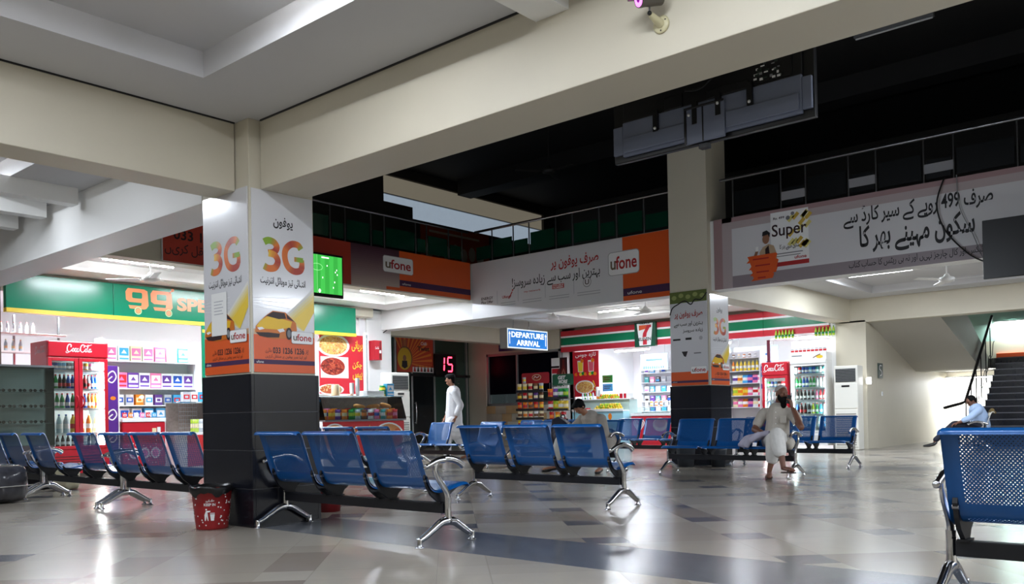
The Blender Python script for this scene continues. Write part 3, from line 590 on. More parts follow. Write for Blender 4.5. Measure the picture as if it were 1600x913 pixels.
# ------------------------------------------------------------------ green shop sign
t = thing('shop_sign', 'long green fascia sign with orange numerals over the left shop', 'sign', (9.03, 15.6, 2.8))
T = Matrix.Translation((-9.03, -15.6, -2.8)); b = MB(T)
for (a, c_) in ((5.38, 7.145), (7.155, 10.0), (10.01, 12.68)): b.bb(a, c_, 15.6, 15.72, 2.87, 3.45, mat('glossy_green_panel', (8, 124, 90), .22, noise=.08, nscale=2))
b.build('panel', t, 0.004)
MB(T).bb(5.38, 12.68, 15.585, 15.72, 2.80, 2.868, yellow).build('edge_strip', t)
og = mat('sign_orange', (240, 142, 92), .3); b = MB(T @ facing_v(0, 15.598, 0)); z = 0.003
def nine(x0, y0, w, h):
    o_ = [(x0 + w * a, y0 + h * c) for a, c in ((.02, .42), (.0, .82), (.10, 1.0), (.80, 1.0), (.96, .92), (1.0, .2), (.9, .04), (.8, .0), (.18, .0), (.12, .16), (.68, .16), (.70, .32), (.16, .32))]
    b.poly(o_, z, og); b.rrect(x0 + w * .28, y0 + h * .52, x0 + w * .72, y0 + h * .82, w * .06, z + .001, mat('glossy_green_panel')) if False else b.rrect(x0 + w * .28, y0 + h * .52, x0 + w * .72, y0 + h * .82, w * .06, z + .001, MATS['glossy_green_panel'])
nine(7.37, 3.02, .43, .37); nine(7.84, 3.02, .43, .37)
for cx in (7.60, 8.19): b.disc(cx, 2.985, .068, .068, z + .002, mat('pale_edge', (214, 226, 170), .4)); b.disc(cx, 2.985, .056, .056, z + .003, green); b.disc(cx, 2.985, .046, .046, z + .004, og)
b.stroke([(8.20, 3.36), (8.27, 3.42)], .02, z, og); b.disc(8.275, 3.43, .03, .03, z, og); b.text('SPE', 8.36, 3.05, 8.99, 3.30, z, og, .04)
b.build('lettering', t)
# ------------------------------------------------------------------ striped shop sign
t = thing('shop_sign', 'red, white and green striped fascia sign over the far right shop', 'sign', (20.6, 11.7, 2.8))
T = Matrix.Translation((-20.6, -11.7, -2.8)); b = MB(T)
rd = mat('stripe_red', (206, 44, 58), .28); gn = mat('stripe_green', (6, 128, 84), .25)
for (a, c_) in ((7.75, 9.4), (9.41, 12.6), (12.61, 15.8)):
    for (z0, z1, m) in ((2.80, 2.95, rd), (2.95, 3.00, white), (3.00, 3.22, gn), (3.22, 3.27, white), (3.27, 3.42, rd)): b.bb(20.6, 20.74, a, c_, z0, z1, m)
b.build('panel', t)
t = thing('shop_sign', 'square green sign with a big red and orange seven on the striped fascia', 'sign', (20.5, 12.8, 2.8))
T = Matrix.Translation((-20.5, -12.8, -2.8)); b = MB(T); b.bb(20.5, 20.597, 12.47, 13.14, 2.77, 3.44, mat('dark_green', (10, 76, 52), .35)); b.build('box', t, .004)
b = MB(T @ facing_u(20.498, 0, 0)); z = .002
b.poly([(-13.06, 3.41), (-12.55, 3.41), (-12.62, 2.80), (-12.98, 2.80)], z, white); b.poly([(-12.99, 3.36), (-12.60, 3.36), (-12.60, 3.29), (-12.99, 3.26)], z + .001, rd) ; b.poly([(-12.99, 3.36), (-12.74, 3.36), (-12.74, 3.26), (-12.99, 3.22)], z + .002, mat('seven_orange', (232, 96, 52), .35)); b.poly([(-12.72, 3.36), (-12.60, 3.36), (-12.74, 3.14), (-12.76, 3.03), (-12.88, 3.03), (-12.86, 3.14)], z + .002, rd); b.poly([(-12.87, 2.96), (-12.74, 2.96), (-12.74, 2.82), (-12.87, 2.82)], z + .001, rd)
b.text('ELEVEN', -13.0, 2.93, -12.61, 3.02, z + .003, mat('letter_green', (14, 60, 44), .4), .03); b.text('TRIPLE', -12.98, 3.385, -12.64, 3.43, z + .003, inkk, .03)
b.build('lettering', t)
# ------------------------------------------------------------------ hanging direction sign
t = thing('hanging_sign', 'lit blue direction sign hanging by two rods before the glass wall', 'sign', (18.1, 15.0, 2.72))
b = MB(); b.box((0, 0.13, .27), (1.72, 0.26, .54), mat('sign_case_aluminium', (176, 178, 176), .4, .4)); b.build('case', t, .008)
b = MB(facing_v(-.86, -.002, 0)); b.rect(.01, .01, 1.71, .53, 0, mat('lit_white_border', (225, 235, 240), .4, em=.25)); lb = mat('lit_blue_face', (14, 112, 196), .35, em=.22); b.rect(.04, .04, 1.68, .50, .001, lb)
lw = mat('lit_white_letter', (235, 242, 248), .4, em=.45)
b.text('DEPARTURE', .17, .30, 1.55, .45, .002, lw, .03); b.text('ARRIVAL', .38, .09, 1.36, .24, .002, lw, .03)
for a in (.10, 1.62): b.rect(a - .012, .12, a + .012, .40, .002, lw); b.poly([(a - .04, .38), (a + .04, .38), (a, .46)], .002, lw)
b.build('lit_face', t)
for x in (-.45, .2): MB().cyl((x, .13, .54), (x, .13, .80), .01, steel, n=8).build('rod', t)
t = thing('wall_sign', 'small dark blue sign on the wall above the dark window', 'sign', (20.58, 17.6, 2.98)); b = MB(); b.box((0, 0, .17), (.04, 1.3, .34), mat('navy_sign', (16, 44, 110), .4)); b.build('panel', t, .005)
# ================================================================== BENCHES
def seat_material(name, rgb):
    k = bpy.data.materials.new(name); k.use_nodes = True; t = k.node_tree; b = t.nodes['Principled BSDF']; N = NT(k)
    b.inputs['Base Color'].default_value = (*lin(rgb), 1); b.inputs['Roughness'].default_value = 0.3; b.inputs['Metallic'].default_value = 0.15; b.inputs['Coat Weight'].default_value = 0.25
    uv = t.nodes.new('ShaderNodeUVMap'); s = t.nodes.new('ShaderNodeSeparateXYZ'); t.links.new(uv.outputs[0], s.inputs[0])
    P = 0.017; VC = 0.020; y, v = s.outputs[0], s.outputs[1]
    def holes(oy, ov):
        a = N.m('SUBTRACT', N.m('FRACT', N.m('ADD', N.m('DIVIDE', y, P), oy)), 0.5); c = N.m('SUBTRACT', N.m('FRACT', N.m('ADD', N.m('DIVIDE', v, VC), ov)), 0.5)
        c = N.m('MULTIPLY', c, VC / P); return N.m('LESS_THAN', N.m('ADD', N.m('MULTIPLY', a, a), N.m('MULTIPLY', c, c)), 0.18 ** 2)
    h = N.m('MAXIMUM', holes(0.0, 0.0), holes(0.5, 0.5))
    ins = N.m('MULTIPLY', N.m('LESS_THAN', N.m('ABSOLUTE', y), 0.232), N.m('MAXIMUM', N.m('MULTIPLY', N.m('GREATER_THAN', v, 0.10), N.m('LESS_THAN', v, 0.44)), N.m('MULTIPLY', N.m('GREATER_THAN', v, 0.52), N.m('LESS_THAN', v, 0.80))))
    f = N.m('MULTIPLY', h, ins)
    tr = t.nodes.new('ShaderNodeBsdfTransparent'); mx = t.nodes.new('ShaderNodeMixShader'); out = t.nodes['Material Output']
    t.links.new(f, mx.inputs[0]); t.links.new(b.outputs[0], mx.inputs[1]); t.links.new(tr.outputs[0], mx.inputs[2]); t.links.new(mx.outputs[0], out.inputs[0])
    return k
bluep = seat_material('perforated_blue_steel', (8, 84, 152)); greyp = seat_material('perforated_grey_steel', (196, 194, 184))
def seat_mesh(m, y0, prof, name, parent):
    P = catmull([(x, 0, z) for x, z in prof], 5); W_ = 0.30
    ys = [-W_, -W_ + .004, -W_ + .02, -.235, -.12, 0, .12, .235, W_ - .02, W_ - .004, W_]
    arc = [0]
    for i in range(1, len(P)): arc.append(arc[-1] + (P[i] - P[i - 1]).length)
    vs, uv = [], []
    for i, p in enumerate(P):
        t = (P[min(i + 1, len(P) - 1)] - P[max(i - 1, 0)]).normalized(); nb = Vector((-t.z, 0, t.x))          # towards the sitter
        for y in ys:
            e = max(0, abs(y) - (W_ - .02)) / .02; d = -nb * (0.016 * e * e)
            vs.append((p.x + d.x, y0 + y, p.z + d.z)); uv.append((y, arc[i]))
    n = len(ys); fs = [(i * n + k, i * n + k + 1, (i + 1) * n + k + 1, (i + 1) * n + k) for i in range(len(P) - 1) for k in range(n - 1)]
    me = bpy.data.meshes.new(name); me.from_pydata(vs, [], fs); me.materials.append(m); me.polygons.foreach_set('use_smooth', [True] * len(fs))
    ul = me.uv_layers.new(name='UVMap')
    for l in me.loops: ul.data[l.index].uv = uv[l.vertex_index]
    o = bpy.data.objects.new(name, me); COL.objects.link(o); o.parent = parent; return o
BACK = [(-.345, .795), (-.338, .812), (-.315, .824), (-.285, .818), (-.262, .785), (-.232, .70), (-.195, .59), (-.163, .50), (-.138, .44), (-.112, .405), (-.075, .388), (-.02, .386), (.06, .398), (.15, .416), (.215, .428), (.25, .428), (.275, .415), (.285, .395)]
PAN = [(-.105, .402), (-.075, .388), (-.02, .386), (.06, .398), (.15, .416), (.215, .428), (.25, .428), (.275, .415), (.285, .395)]
HL = 1.0; PIT = 0.665
def bench_leg(side, t):
    y = side * HL; b = MB()
    b.tube([(0, y, .335), (0, y, .27), (0, y, .20), (0, y, .165)], [.030, .027, .029, .036], chrome, 12, .8, side=(0, 1, 0))
    b.tube(catmull([(-.005, y, .165), (-.07, y, .158), (-.15, y, .118), (-.235, y, .072), (-.275, y, .056)], 5), [.034 - .013 * i / 20 for i in range(21)], chrome, 12, .85, side=(0, 1, 0))
    b.tube(catmull([(.005, y, .165), (.06, y, .155), (.13, y, .112), (.205, y, .066), (.24, y, .05)], 5), [.034 - .013 * i / 20 for i in range(21)], chrome, 12, .85, side=(0, 1, 0))
    for x in (-.285, .247): b.lathe([(.0, 0), (.034, 0), (.034, .006), (.02, .012), (.017, .016), (.019, .06), (.017, .07), (.0, .073)], chrome, (x, y, 0), 14)
    b.build('leg', t)
    b = MB()
    path = catmull([(0, y, .325), (-.012, y, .37), (-.055, y, .43), (-.10, y, .485), (-.122, y, .535), (-.105, y, .585), (-.05, y, .612), (.02, y, .614), (.09, y, .598), (.14, y, .575), (.165, y, .555)], 5)
    n = len(path); b.tube(path, [.028 - .006 * math.sin(PI * i / (n - 1)) for i in range(n)], chrome, 12, .62, side=(0, 1, 0))
    b.tube(catmull([(-.03, y, .608), (-.10, y, .603), (-.17, y, .58), (-.205, y, .565)], 5), [.024, .024, .024, .023, .023, .022, .022, .021, .021, .02, .02, .019, .018, .017, .016, .015], chrome, 12, .9, side=(0, 1, 0))
    arm = b.build('armrest', t)
    MB().lathe([(0, 0), (.015, 0), (.019, .006), (.019, .02), (.014, .028), (0, .03)], chrome, (0, 0, 0), 12, Matrix.Translation((-.20, y, .566)) @ Matrix.Rotation(-PI / 2, 4, 'Y')).build('end_cap', arm)
def make_bench(label, m=bluep, missing=(), name='waiting_bench'):
    t = thing(name, label, 'bench', (0, 0, 0), 0)
    MB().box((0, 0, .255), (.06, 2 * HL - .05, .075), blackm).build('beam', t, .004)
    for k in (-1, 0, 1):
        y0 = k * PIT
        s = seat_mesh(m, y0, PAN if k in missing else BACK, 'seat', t)
        for e in (-1, 1):
            y = y0 + e * .272; b = MB()
            pr = [(-.168, .505), (-.150, .49), (-.120, .425), (-.085, .393), (-.02, .378), (.10, .398), (.19, .412), (.12, .375), (.06, .335), (.035, .293), (-.035, .293), (-.07, .32), (-.115, .355), (-.15, .41), (-.175, .48)]
            if k in missing: pr = pr[2:-2]
            b.prism([(a, c_) for a, c_ in pr], -y - .011, -y + .011, blackm, Matrix(((1, 0, 0, 0), (0, 0, -1, 0), (0, 1, 0, 0), (0, 0, 0, 1))))
            b.box((0, y, .296), (.10, .05, .01), blackm); b.cyl((-.158, y - .014, .462), (-.158, y + .014, .462), .012, steel, n=10)
            b.build('seat_bracket', t)
    bench_leg(-1, t); bench_leg(1, t); return t
BG = 'blue waiting benches'
b1 = make_bench('blue perforated three-seat bench seen from behind, directly right of the near column')
b1.location = (4.45, 5.47, 0); tag(b1, group=BG)
def bench(x, y, rz, label): return dup(b1, (x, y, 0), rz, label, BG)
bench(7.15, 5.74, 0, 'blue three-seat bench seen from behind, in front of the man looking down')
bench(11.6, 5.87, PI, 'blue bench facing the viewer on which the bearded man with the phone sits')
bench(13.95, 5.9, PI, 'blue bench facing the viewer, nearest the tall white air conditioner at right')
bench(11.6, 8.82, PI, 'blue bench facing the viewer on which the man in the grey shirt sits')
bench(14.75, 9.12, PI, 'dark blue bench facing the viewer, just left of the far column')
bench(14.75, 11.75, PI, 'pale lit blue bench in the back row in front of the snack racks')
bench(4.45, 8.42, 0, 'blue bench seen from behind, left of the near column behind the red bin')
bench(7.15, 8.82, 0, 'blue bench seen from behind, in front of the hot-food counter')
bench(4.45, .12, 0, 'blue bench at the right edge of the picture, closest to the viewer')
bench(7.15, .2, 0, 'blue bench mostly hidden behind the nearest bench at the right edge')
bm = make_bench('blue bench facing the viewer with a missing middle backrest, behind the walking person', missing=(0,)); bm.location = (11.6, 11.4, 0); bm.rotation_euler = (0, 0, PI); tag(bm, group=BG)
bench_l2 = dup(bm, (4.45, 10.55, 0), 0, 'blue bench with a missing middle backrest, in front of the red double-door cooler', BG)
bench(4.45, 12.75, 0, 'blue bench at the left edge of the picture behind the wrapped luggage')
gb = make_bench('pale grey metal bench by the stairs on which the man in the blue shirt sits', greyp, name='waiting_bench'); gb.location = (20.3, 4.25, 0); gb.rotation_euler = (0, 0, math.radians(118))
# ------------------------------------------------------------------ litter bin
t = thing('litter_bin', 'red litter bin with white dots and a black bag, beside the near column', 'bin', (3.95, 6.83, 0))
rb = mat('bin_red', (150, 30, 34), .4); b = MB(); b.lathe([(.0, 0), (.128, 0), (.132, .01), (.15, .17), (.168, .345), (.172, .345), (.172, .36), (.162, .36), (.145, .17), (.125, .02), (0, .02)], rb, n=28); b.build('body', t)
b = MB(); rb_ = random.Random(2)
def bin_pt(a, z, e=.002): r = .131 + (.168 - .131) * z / .345 + e; return (r * math.cos(a), r * math.sin(a), z)
face = math.atan2(-6.9, -4.0)
for k in range(70):
    a = rb_.uniform(face - 1.6, face + 1.6); z = rb_.uniform(.03, .30)
    if abs(a - face + .12) < .42 and z > .05: continue
    b.add([bin_pt(a + .045 * math.cos(q), z + .0065 * math.sin(q)) for q in [i * PI / 4 for i in range(8)]], [tuple(range(8))], white)
def on_bin(pts, m):
    b.add([bin_pt(face - .12 + x / .15, z, .003) for x, z in pts], [tuple(range(len(pts)))], m)
def bin_text(s, x0, z0, x1, z1):
    vs, fs = text_geo(s, .02, 0); ax, bx = min(v[0] for v in vs), max(v[0] for v in vs); ay, by = min(v[1] for v in vs), max(v[1] for v in vs)
    b.add([bin_pt(face - .12 + (x0 + (x1 - x0) * (v[0] - ax) / (bx - ax)) / .15, z0 + (z1 - z0) * (v[1] - ay) / (by - ay), .003) for v in vs], fs, white)
bin_text('KEEP IN', -.045, .205, .045, .228); bin_text(shape_ar('صاف رکھیں'), -.03, .236, .035, .262)
on_bin([(-.045, .08), (-.035, .08), (-.028, .12), (-.02, .08), (-.012, .08), (-.018, .15), (.005, .155), (.005, .165), (-.03, .165), (-.045, .13)], white); on_bin([(-.034, .170), (-.022, .170), (-.022, .182), (-.034, .182)], white); on_bin([(.008, .08), (.034, .08), (.04, .135), (.002, .135)], white); on_bin([(.002, .140), (.04, .140), (.04, .146), (.002, .146)], white)
b.build('printed_pattern', t)
bag = mat('black_bin_bag', (14, 14, 16), .3, bump=.4, nscale=14); b = MB(); N_ = 36; vs = []
prof = [(.174, .300), (.180, .325), (.182, .355), (.172, .372), (.160, .368), (.140, .30), (.09, .25)]
for i, (r, z) in enumerate(prof):
    for k in range(N_): a = 2 * PI * k / N_; e = .010 * math.sin(5 * a + 1) + .006 * math.sin(11 * a); vs.append(((r + e * .4) * math.cos(a), (r + e * .4) * math.sin(a), z + (e * 2 if i == 0 else e * .5)))
b.add(vs, [(i * N_ + k, i * N_ + (k + 1) % N_, (i + 1) * N_ + (k + 1) % N_, (i + 1) * N_ + k) for i in range(len(prof) - 1) for k in range(N_)], bag, True); b.build('bin_bag', t)
# ================================================================== PEOPLE
def cloth(name, rgb): return mat(name, rgb, 0.85, noise=0.10, nscale=18, bump=0.35)
skin_d = mat('skin_brown', (112, 72, 54), 0.5, noise=0.08, nscale=30); skin_m = mat('skin_tan', (150, 104, 80), 0.5, noise=0.08, nscale=30)
hairm = mat('black_hair', (10, 9, 9), 0.75, noise=0.3, nscale=60, bump=0.15, spec=0.15); eyem = mat('dark_eye', (18, 14, 12), 0.2); lipm = mat('lip', (96, 52, 46), 0.5)
def soft(mb, name, parent, vox=0.008, it=4, label=None):
    o = mb.build(name, parent); 
    w = o.modifiers.new('weld', 'WELD'); w.merge_threshold = 1e-4
    r = o.modifiers.new('remesh', 'REMESH'); r.mode = 'VOXEL'; r.voxel_size = vox; r.use_smooth_shade = True
    s = o.modifiers.new('smooth', 'SMOOTH'); s.factor = 0.5; s.iterations = it
    if label: o['label'] = label
    return o
V3 = Vector
def limb(b, pts, radii, m, flat=1.0):
    P = [V3(p) for p in pts]
    for i in range(len(P) - 1):
        k = 4; b.tube([P[i].lerp(P[i + 1], j / k) for j in range(k + 1)], [radii[i] + (radii[i + 1] - radii[i]) * j / k for j in range(k + 1)], m, 12, flat)
    for p, r in zip(P, radii): b.ball(p, r * .98, m, 10)
def basis(x, y, z, o): return Matrix(((x.x, y.x, z.x, o.x), (x.y, y.y, z.y, o.y), (x.z, y.z, z.z, o.z), (0, 0, 0, 1)))
def head_frame(c, f, up=(0, 0, 1)):
    f = V3(f).normalized(); u = V3(up); u = (u - f * u.dot(f)).normalized(); r = f.cross(u); return basis(r, f, u, V3(c))
def head(b, H, m):
    b.ball((0, 0, .02), (.075, .093, .10), m, 16, H); b.ball((0, .025, -.055), (.056, .062, .062), m, 14, H); b.ball((0, .062, .03), (.06, .03, .05), m, 12, H)
    b.tube([H @ V3((0, .09, .025)), H @ V3((0, .104, -.005)), H @ V3((0, .108, -.018))], [.010, .013, .015], m, 8); b.ball((0, .085, -.055), (.028, .016, .012), m, 10, H)
    for e in (-1, 1): b.ball((e * .077, -.005, 0), (.011, .022, .032), m, 10, H); b.ball((e * .038, .068, -.015), (.026, .022, .022), m, 10, H); b.ball((e * .03, .087, .028), (.028, .010, .008), m, 8, H)
def face_bits(H, t, m_lip=lipm):
    for e in (-1, 1):
        MB().ball((e * .031, .0885, .012), (.013, .007, .006), eyem, 10, H).build('eye', t); MB().ball((e * .032, .0965, .031), (.021, .005, .0045), hairm, 8, H).build('eyebrow', t)
    MB().ball((0, .1005, -.055), (.022, .004, .005), m_lip, 8, H).build('mouth', t)
def hand(b, w, d, n, side, m, curl=.5, s=1.0, spread=1.0):
    w = V3(w); d = V3(d).normalized(); n = V3(n); n = (n - d * n.dot(d)).normalized(); y = n.cross(d) * side
    M = basis(d, y, n if side > 0 else n, w); 
    def P(a, c, e): return w + d * (a * s) + y * (c * s) + n * (e * s)
    b.tube([P(-.02, 0, 0), P(.02, 0, 0), P(.06, .002, 0), P(.092, .002, 0)], [.024 * s, .032 * s, .040 * s, .038 * s], m, 12, .45, side=tuple(n)); b.ball(P(.055, 0, 0), .020 * s, m, 8)
    for i, (L, c) in enumerate(((.072, .031), (.080, .010), (.074, -.011), (.058, -.031))):
        p = P(.088, c, 0); pts = [p]; a = 0
        for j, f in enumerate((.42, .33, .25)):
            a += curl * (.55 if j == 0 else .8); p = p + (d * math.cos(a) + n * math.sin(a) + y * (c * 2.5 * spread * (1 - j * .4))) * (L * f * s); pts.append(p)
        b.tube(pts, [.0095 * s, .009 * s, .0082 * s, .007 * s], m, 8); b.ball(pts[-1], .007 * s, m, 8); b.ball(pts[1], .009 * s, m, 8); b.ball(pts[2], .0084 * s, m, 8)
    pts = [P(.025, .030, .006), P(.052, .052, .014), P(.078, .058, .024), P(.098, .056, .032)]
    b.tube(pts, [.013 * s, .0115 * s, .010 * s, .008 * s], m, 8); b.ball(pts[-1], .008 * s, m, 8)
def shoe_foot(b, heel, toe, m, w=.042, h=.05):
    H_, T_ = V3(heel), V3(toe); up = V3((0, 0, 1)); d = (T_ - H_).normalized()
    b.tube([H_ - d * .02 + up * .045, H_ + d * .03 + up * .045, H_.lerp(T_, .5) + up * .034, H_.lerp(T_, .8) + up * .022, T_ + up * .016], [.030, .038, w, w * .98, w * .55], m, 12, .72, side=(0, 0, 1))
# ---------------------------------------------------------------- bearded man with the phone
t = thing('person', 'bearded man in cream tunic and skullcap sitting cross-legged with a phone at his ear', 'person', (11.6, 5.17, 0))
T = Matrix.Translation((-11.6, -5.17, 0))
H = head_frame((11.66, 5.07, 1.15), (-.62, -.72, -.02)); 
b = MB(T); head(b, H, skin_d)
limb(b, [(11.70, 5.12, 1.08), (11.73, 5.15, .93)], [.054, .062], skin_d)
limb(b, [(11.72, 5.16, .86), (11.70, 5.16, .60), (11.68, 5.16, .50)], [.13, .13, .14], skin_d)
limb(b, [(11.71, 5.38, .87), (11.62, 5.47, .66), (11.46, 5.22, .585), (11.40, 5.10, .58)], [.055, .046, .038, .027], skin_d)
hand(b, (11.385, 5.07, .58), (-.3, -1, -.15), (0, .15, -1), -1, skin_d, .6)
limb(b, [(11.70, 4.93, .86), (11.50, 4.74, .69), (11.585, 4.86, .90), (11.60, 4.895, .955)], [.055, .047, .036, .027], skin_d)
hand(b, (11.60, 4.90, .965), (.02, .22, 1), (.15, .9, -.15), 1, skin_d, .75)
limb(b, [(11.16, 4.99, .52), (11.20, 5.02, .30), (11.17, 5.06, .10)], [.052, .048, .034], skin_d); limb(b, [(11.15, 4.93, .55), (11.04, 4.83, .36), (10.97, 4.77, .17)], [.052, .048, .034], skin_d)
shoe_foot(b, (11.20, 5.07, .018), (11.00, 4.99, .018), skin_d); shoe_foot(b, (10.985, 4.775, .112), (10.87, 4.58, .125), skin_d)
soft(b, 'body', t, .007); face_bits(H, t)
b = MB(T); b.ball((0, .055, -.085), (.062, .055, .06), hairm, 14, H); b.ball((0, .05, -.14), (.045, .038, .06), hairm, 12, H); b.ball((0, .088, -.036), (.035, .014, .008), hairm, 10, H)
for e in (-1, 1): b.ball((e * .058, .035, -.045), (.02, .04, .05), hairm, 10, H)
soft(b, 'beard', t, .008, 3)
b = MB(T); capm = cloth('skullcap_cotton', (176, 170, 168)); vs_prof = [(.078, .022), (.081, .04), (.078, .062), (.062, .086), (.038, .098), (0, .101)]
b.lathe(vs_prof, capm, (0, -.014, .028), 20, H @ Matrix.Rotation(.28, 4, 'X'), sy=1.2); b.build('skullcap', t)
kam = cloth('cream_tunic_cloth', (186, 178, 166)); b = MB(T)
limb(b, [(11.715, 5.15, .90), (11.70, 5.16, .70), (11.66, 5.16, .52), (11.62, 5.15, .47)], [.155, .165, .178, .18], kam); limb(b, [(11.72, 5.36, .885), (11.72, 4.95, .875)], [.085, .085], kam)
limb(b, [(11.72, 5.38, .875), (11.665, 5.44, .74)], [.078, .076], kam); limb(b, [(11.70, 4.93, .865), (11.60, 4.835, .78)], [.078, .076], kam)
limb(b, [(11.60, 5.10, .50), (11.30, 5.06, .54)], [.13, .10], kam); limb(b, [(11.62, 4.98, .47), (11.50, 4.92, .45), (11.42, 4.86, .42)], [.10, .075, .04], kam)
b.lathe([(.06, 0), (.068, .035), (.066, .05)], kam, (11.705, 5.13, .955), 16)
soft(b, 'tunic', t, .010, 5); b = MB(T)
for z in (.90, .82, .74): b.ball((11.555 - (.9 - z) * .03, 5.12, z - .0), .008, white, 8)
b.box((11.525, 5.0, .80), (.012, .09, .10), kam); b.build('pocket_and_buttons', t, .003)
shal = cloth('white_trouser_cloth', (214, 211, 206)); b = MB(T)
limb(b, [(11.62, 5.24, .50), (11.18, 5.00, .535), (11.185, 5.01, .40), (11.20, 5.03, .27)], [.125, .095, .095, .085], shal); limb(b, [(11.60, 5.08, .50), (11.17, 4.94, .60), (11.09, 4.885, .46), (11.04, 4.845, .37)], [.125, .10, .10, .09], shal)
soft(b, 'trousers', t, .010, 5)
shawl = cloth('lavender_grey_shawl', (176, 172, 190)); b = MB(T)
for k in range(9):
    a = k / 8; e = .5 + .5 * math.sin(k * 2.4); b.tube(catmull([(11.22 + .20 * a, 5.06 + .02 * k, .63 - .03 * e), (11.24 + .24 * a, 5.20 + .015 * k, .60 - .05 * a), (11.22 + .26 * a, 5.34 + .025 * k, .51 + .02 * e), (11.24 + .28 * a, 5.43 + .030 * k - .03 * e, .435 - .01 * e)], 5), [.03 + .012 * e] * 6 + [.042 + .012 * e] * 5 + [.036] * 5, shawl, 8)
soft(b, 'shawl', t, .008, 2)
snd = mat('sandal_brown', (58, 38, 32), .5)
for (h_, t_, z) in (((11.215, 5.085, 0), (10.985, 4.985, 0), 0.0), ((10.99, 4.785, .095), (10.855, 4.555, .105), 0)):
    h_, t_ = V3(h_), V3(t_); d = (t_ - h_).normalized(); s_ = V3((-d.y, d.x, 0)).normalized(); b = MB(T @ basis(d, s_, d.cross(s_), h_))
    L = (t_ - h_).length; b.prism([(-.015, -.025), (-.02, 0), (-.015, .025), (.05, .034), (L * .6, .044), (L * .9, .038), (L + .012, 0), (L * .9, -.038), (L * .6, -.044), (.05, -.034)], 0, .016, snd)
    b.tube(catmull([(L * .55, .043, .014), (L * .60, .03, .055), (L * .62, 0, .068), (L * .60, -.03, .055), (L * .55, -.043, .014)], 4), .009, snd, 8); b.build('sandal', t)
ph = MB(); ph.box((0, 0, 0), (.012, .055, .12), black); o = ph.build('mobile_phone', None, .005, 'black mobile phone held to the ear of the bearded man', 'phone'); o.location = (11.60, 4.945, 1.075); o.rotation_euler = (.25, .05, .5)
# ---------------------------------------------------------------- man in the grey shirt, looking down
t = thing('person', 'dark-haired man in a grey shirt on a blue bench, leaning forward and looking down', 'person', (11.6, 8.2, 0)); T = Matrix.Translation((-11.6, -8.2, 0))
H = head_frame((11.30, 8.31, 1.045), (-.62, .10, -.72)); b = MB(T); head(b, H, skin_m)
limb(b, [(11.36, 8.30, .99), (11.48, 8.27, .88)], [.054, .062], skin_m); limb(b, [(11.54, 8.24, .82), (11.66, 8.2, .52)], [.13, .14], skin_m)
limb(b, [(11.50, 8.44, .82), (11.30, 8.56, .62), (11.12, 8.40, .56)], [.05, .044, .03], skin_m); hand(b, (11.11, 8.39, .56), (-.3, -1, -.3), (0, 0, -1), -1, skin_m, .6)
limb(b, [(11.52, 8.04, .82), (11.36, 7.86, .60), (11.14, 8.08, .55)], [.05, .044, .03], skin_m); hand(b, (11.13, 8.10, .55), (-.3, 1, -.3), (0, 0, -1), 1, skin_m, .6)
for (k, a) in (((11.18, 8.62, .47), (11.16, 8.76, .10)), ((11.16, 7.90, .47), (11.10, 7.80, .10))): limb(b, [k, a], [.055, .036], skin_m)
shoe_foot(b, (11.19, 8.76, .018), (10.97, 8.84, .018), skin_m); shoe_foot(b, (11.13, 7.80, .018), (10.92, 7.74, .018), skin_m)
soft(b, 'body', t, .008); face_bits(H, t)
b = MB(T); b.ball((0, -.018, .042), (.088, .098, .095), hairm, 16, H); b.ball((0, .045, .095), (.07, .05, .035), hairm, 12, H)
for e in (-1, 1): b.ball((e * .07, -.02, .0), (.018, .045, .05), hairm, 10, H)
for k in range(7): b.ball((-.06 + .02 * k, .07, .085 - .004 * (k % 2)), (.014, .03, .014), hairm, 8, H)
soft(b, 'hair', t, .009, 2)
gs = cloth('grey_shirt_cloth', (164, 156, 146)); b = MB(T)
limb(b, [(11.50, 8.24, .84), (11.60, 8.21, .68), (11.68, 8.18, .50)], [.16, .18, .185], gs); limb(b, [(11.51, 8.42, .84), (11.53, 8.05, .84)], [.09, .09], gs)
limb(b, [(11.51, 8.43, .83), (11.31, 8.55, .63), (11.20, 8.47, .59)], [.08, .068, .058], gs); limb(b, [(11.53, 8.04, .83), (11.37, 7.87, .61), (11.24, 7.99, .58)], [.08, .07, .06], gs)
limb(b, [(11.66, 8.0, .50), (11.45, 7.86, .46), (11.34, 7.78, .36)], [.13, .10, .06], gs); limb(b, [(11.66, 8.36, .50), (11.4, 8.50, .46)], [.13, .10], gs)
b.tube([(11.42, 8.20, .93), (11.40, 8.27, .915), (11.42, 8.35, .92), (11.50, 8.36, .94), (11.53, 8.27, .95), (11.50, 8.20, .945), (11.42, 8.20, .93)], .022, gs, 8)
soft(b, 'shirt', t, .011, 4)
b = MB(T); wt = cloth('pale_grey_trousers', (200, 198, 192))
for (h_, k, a) in (((11.62, 8.32, .50), (11.18, 8.62, .50), (11.16, 8.75, .16)), ((11.62, 8.06, .50), (11.16, 7.90, .50), (11.10, 7.81, .16))): limb(b, [h_, k, a], [.12, .095, .08], wt)
soft(b, 'trousers', t, .011, 4)
bshoe = mat('black_leather', (20, 18, 18), .35); b = MB(T); 
for (h_, t_) in (((11.20, 8.757, .0), (10.96, 8.843, .0)), ((11.14, 7.803, .0), (10.91, 7.737, .0))):
    b = MB(T); shoe_foot(b, h_, t_, bshoe, .048); soft(b, 'shoe', t, .008, 2)
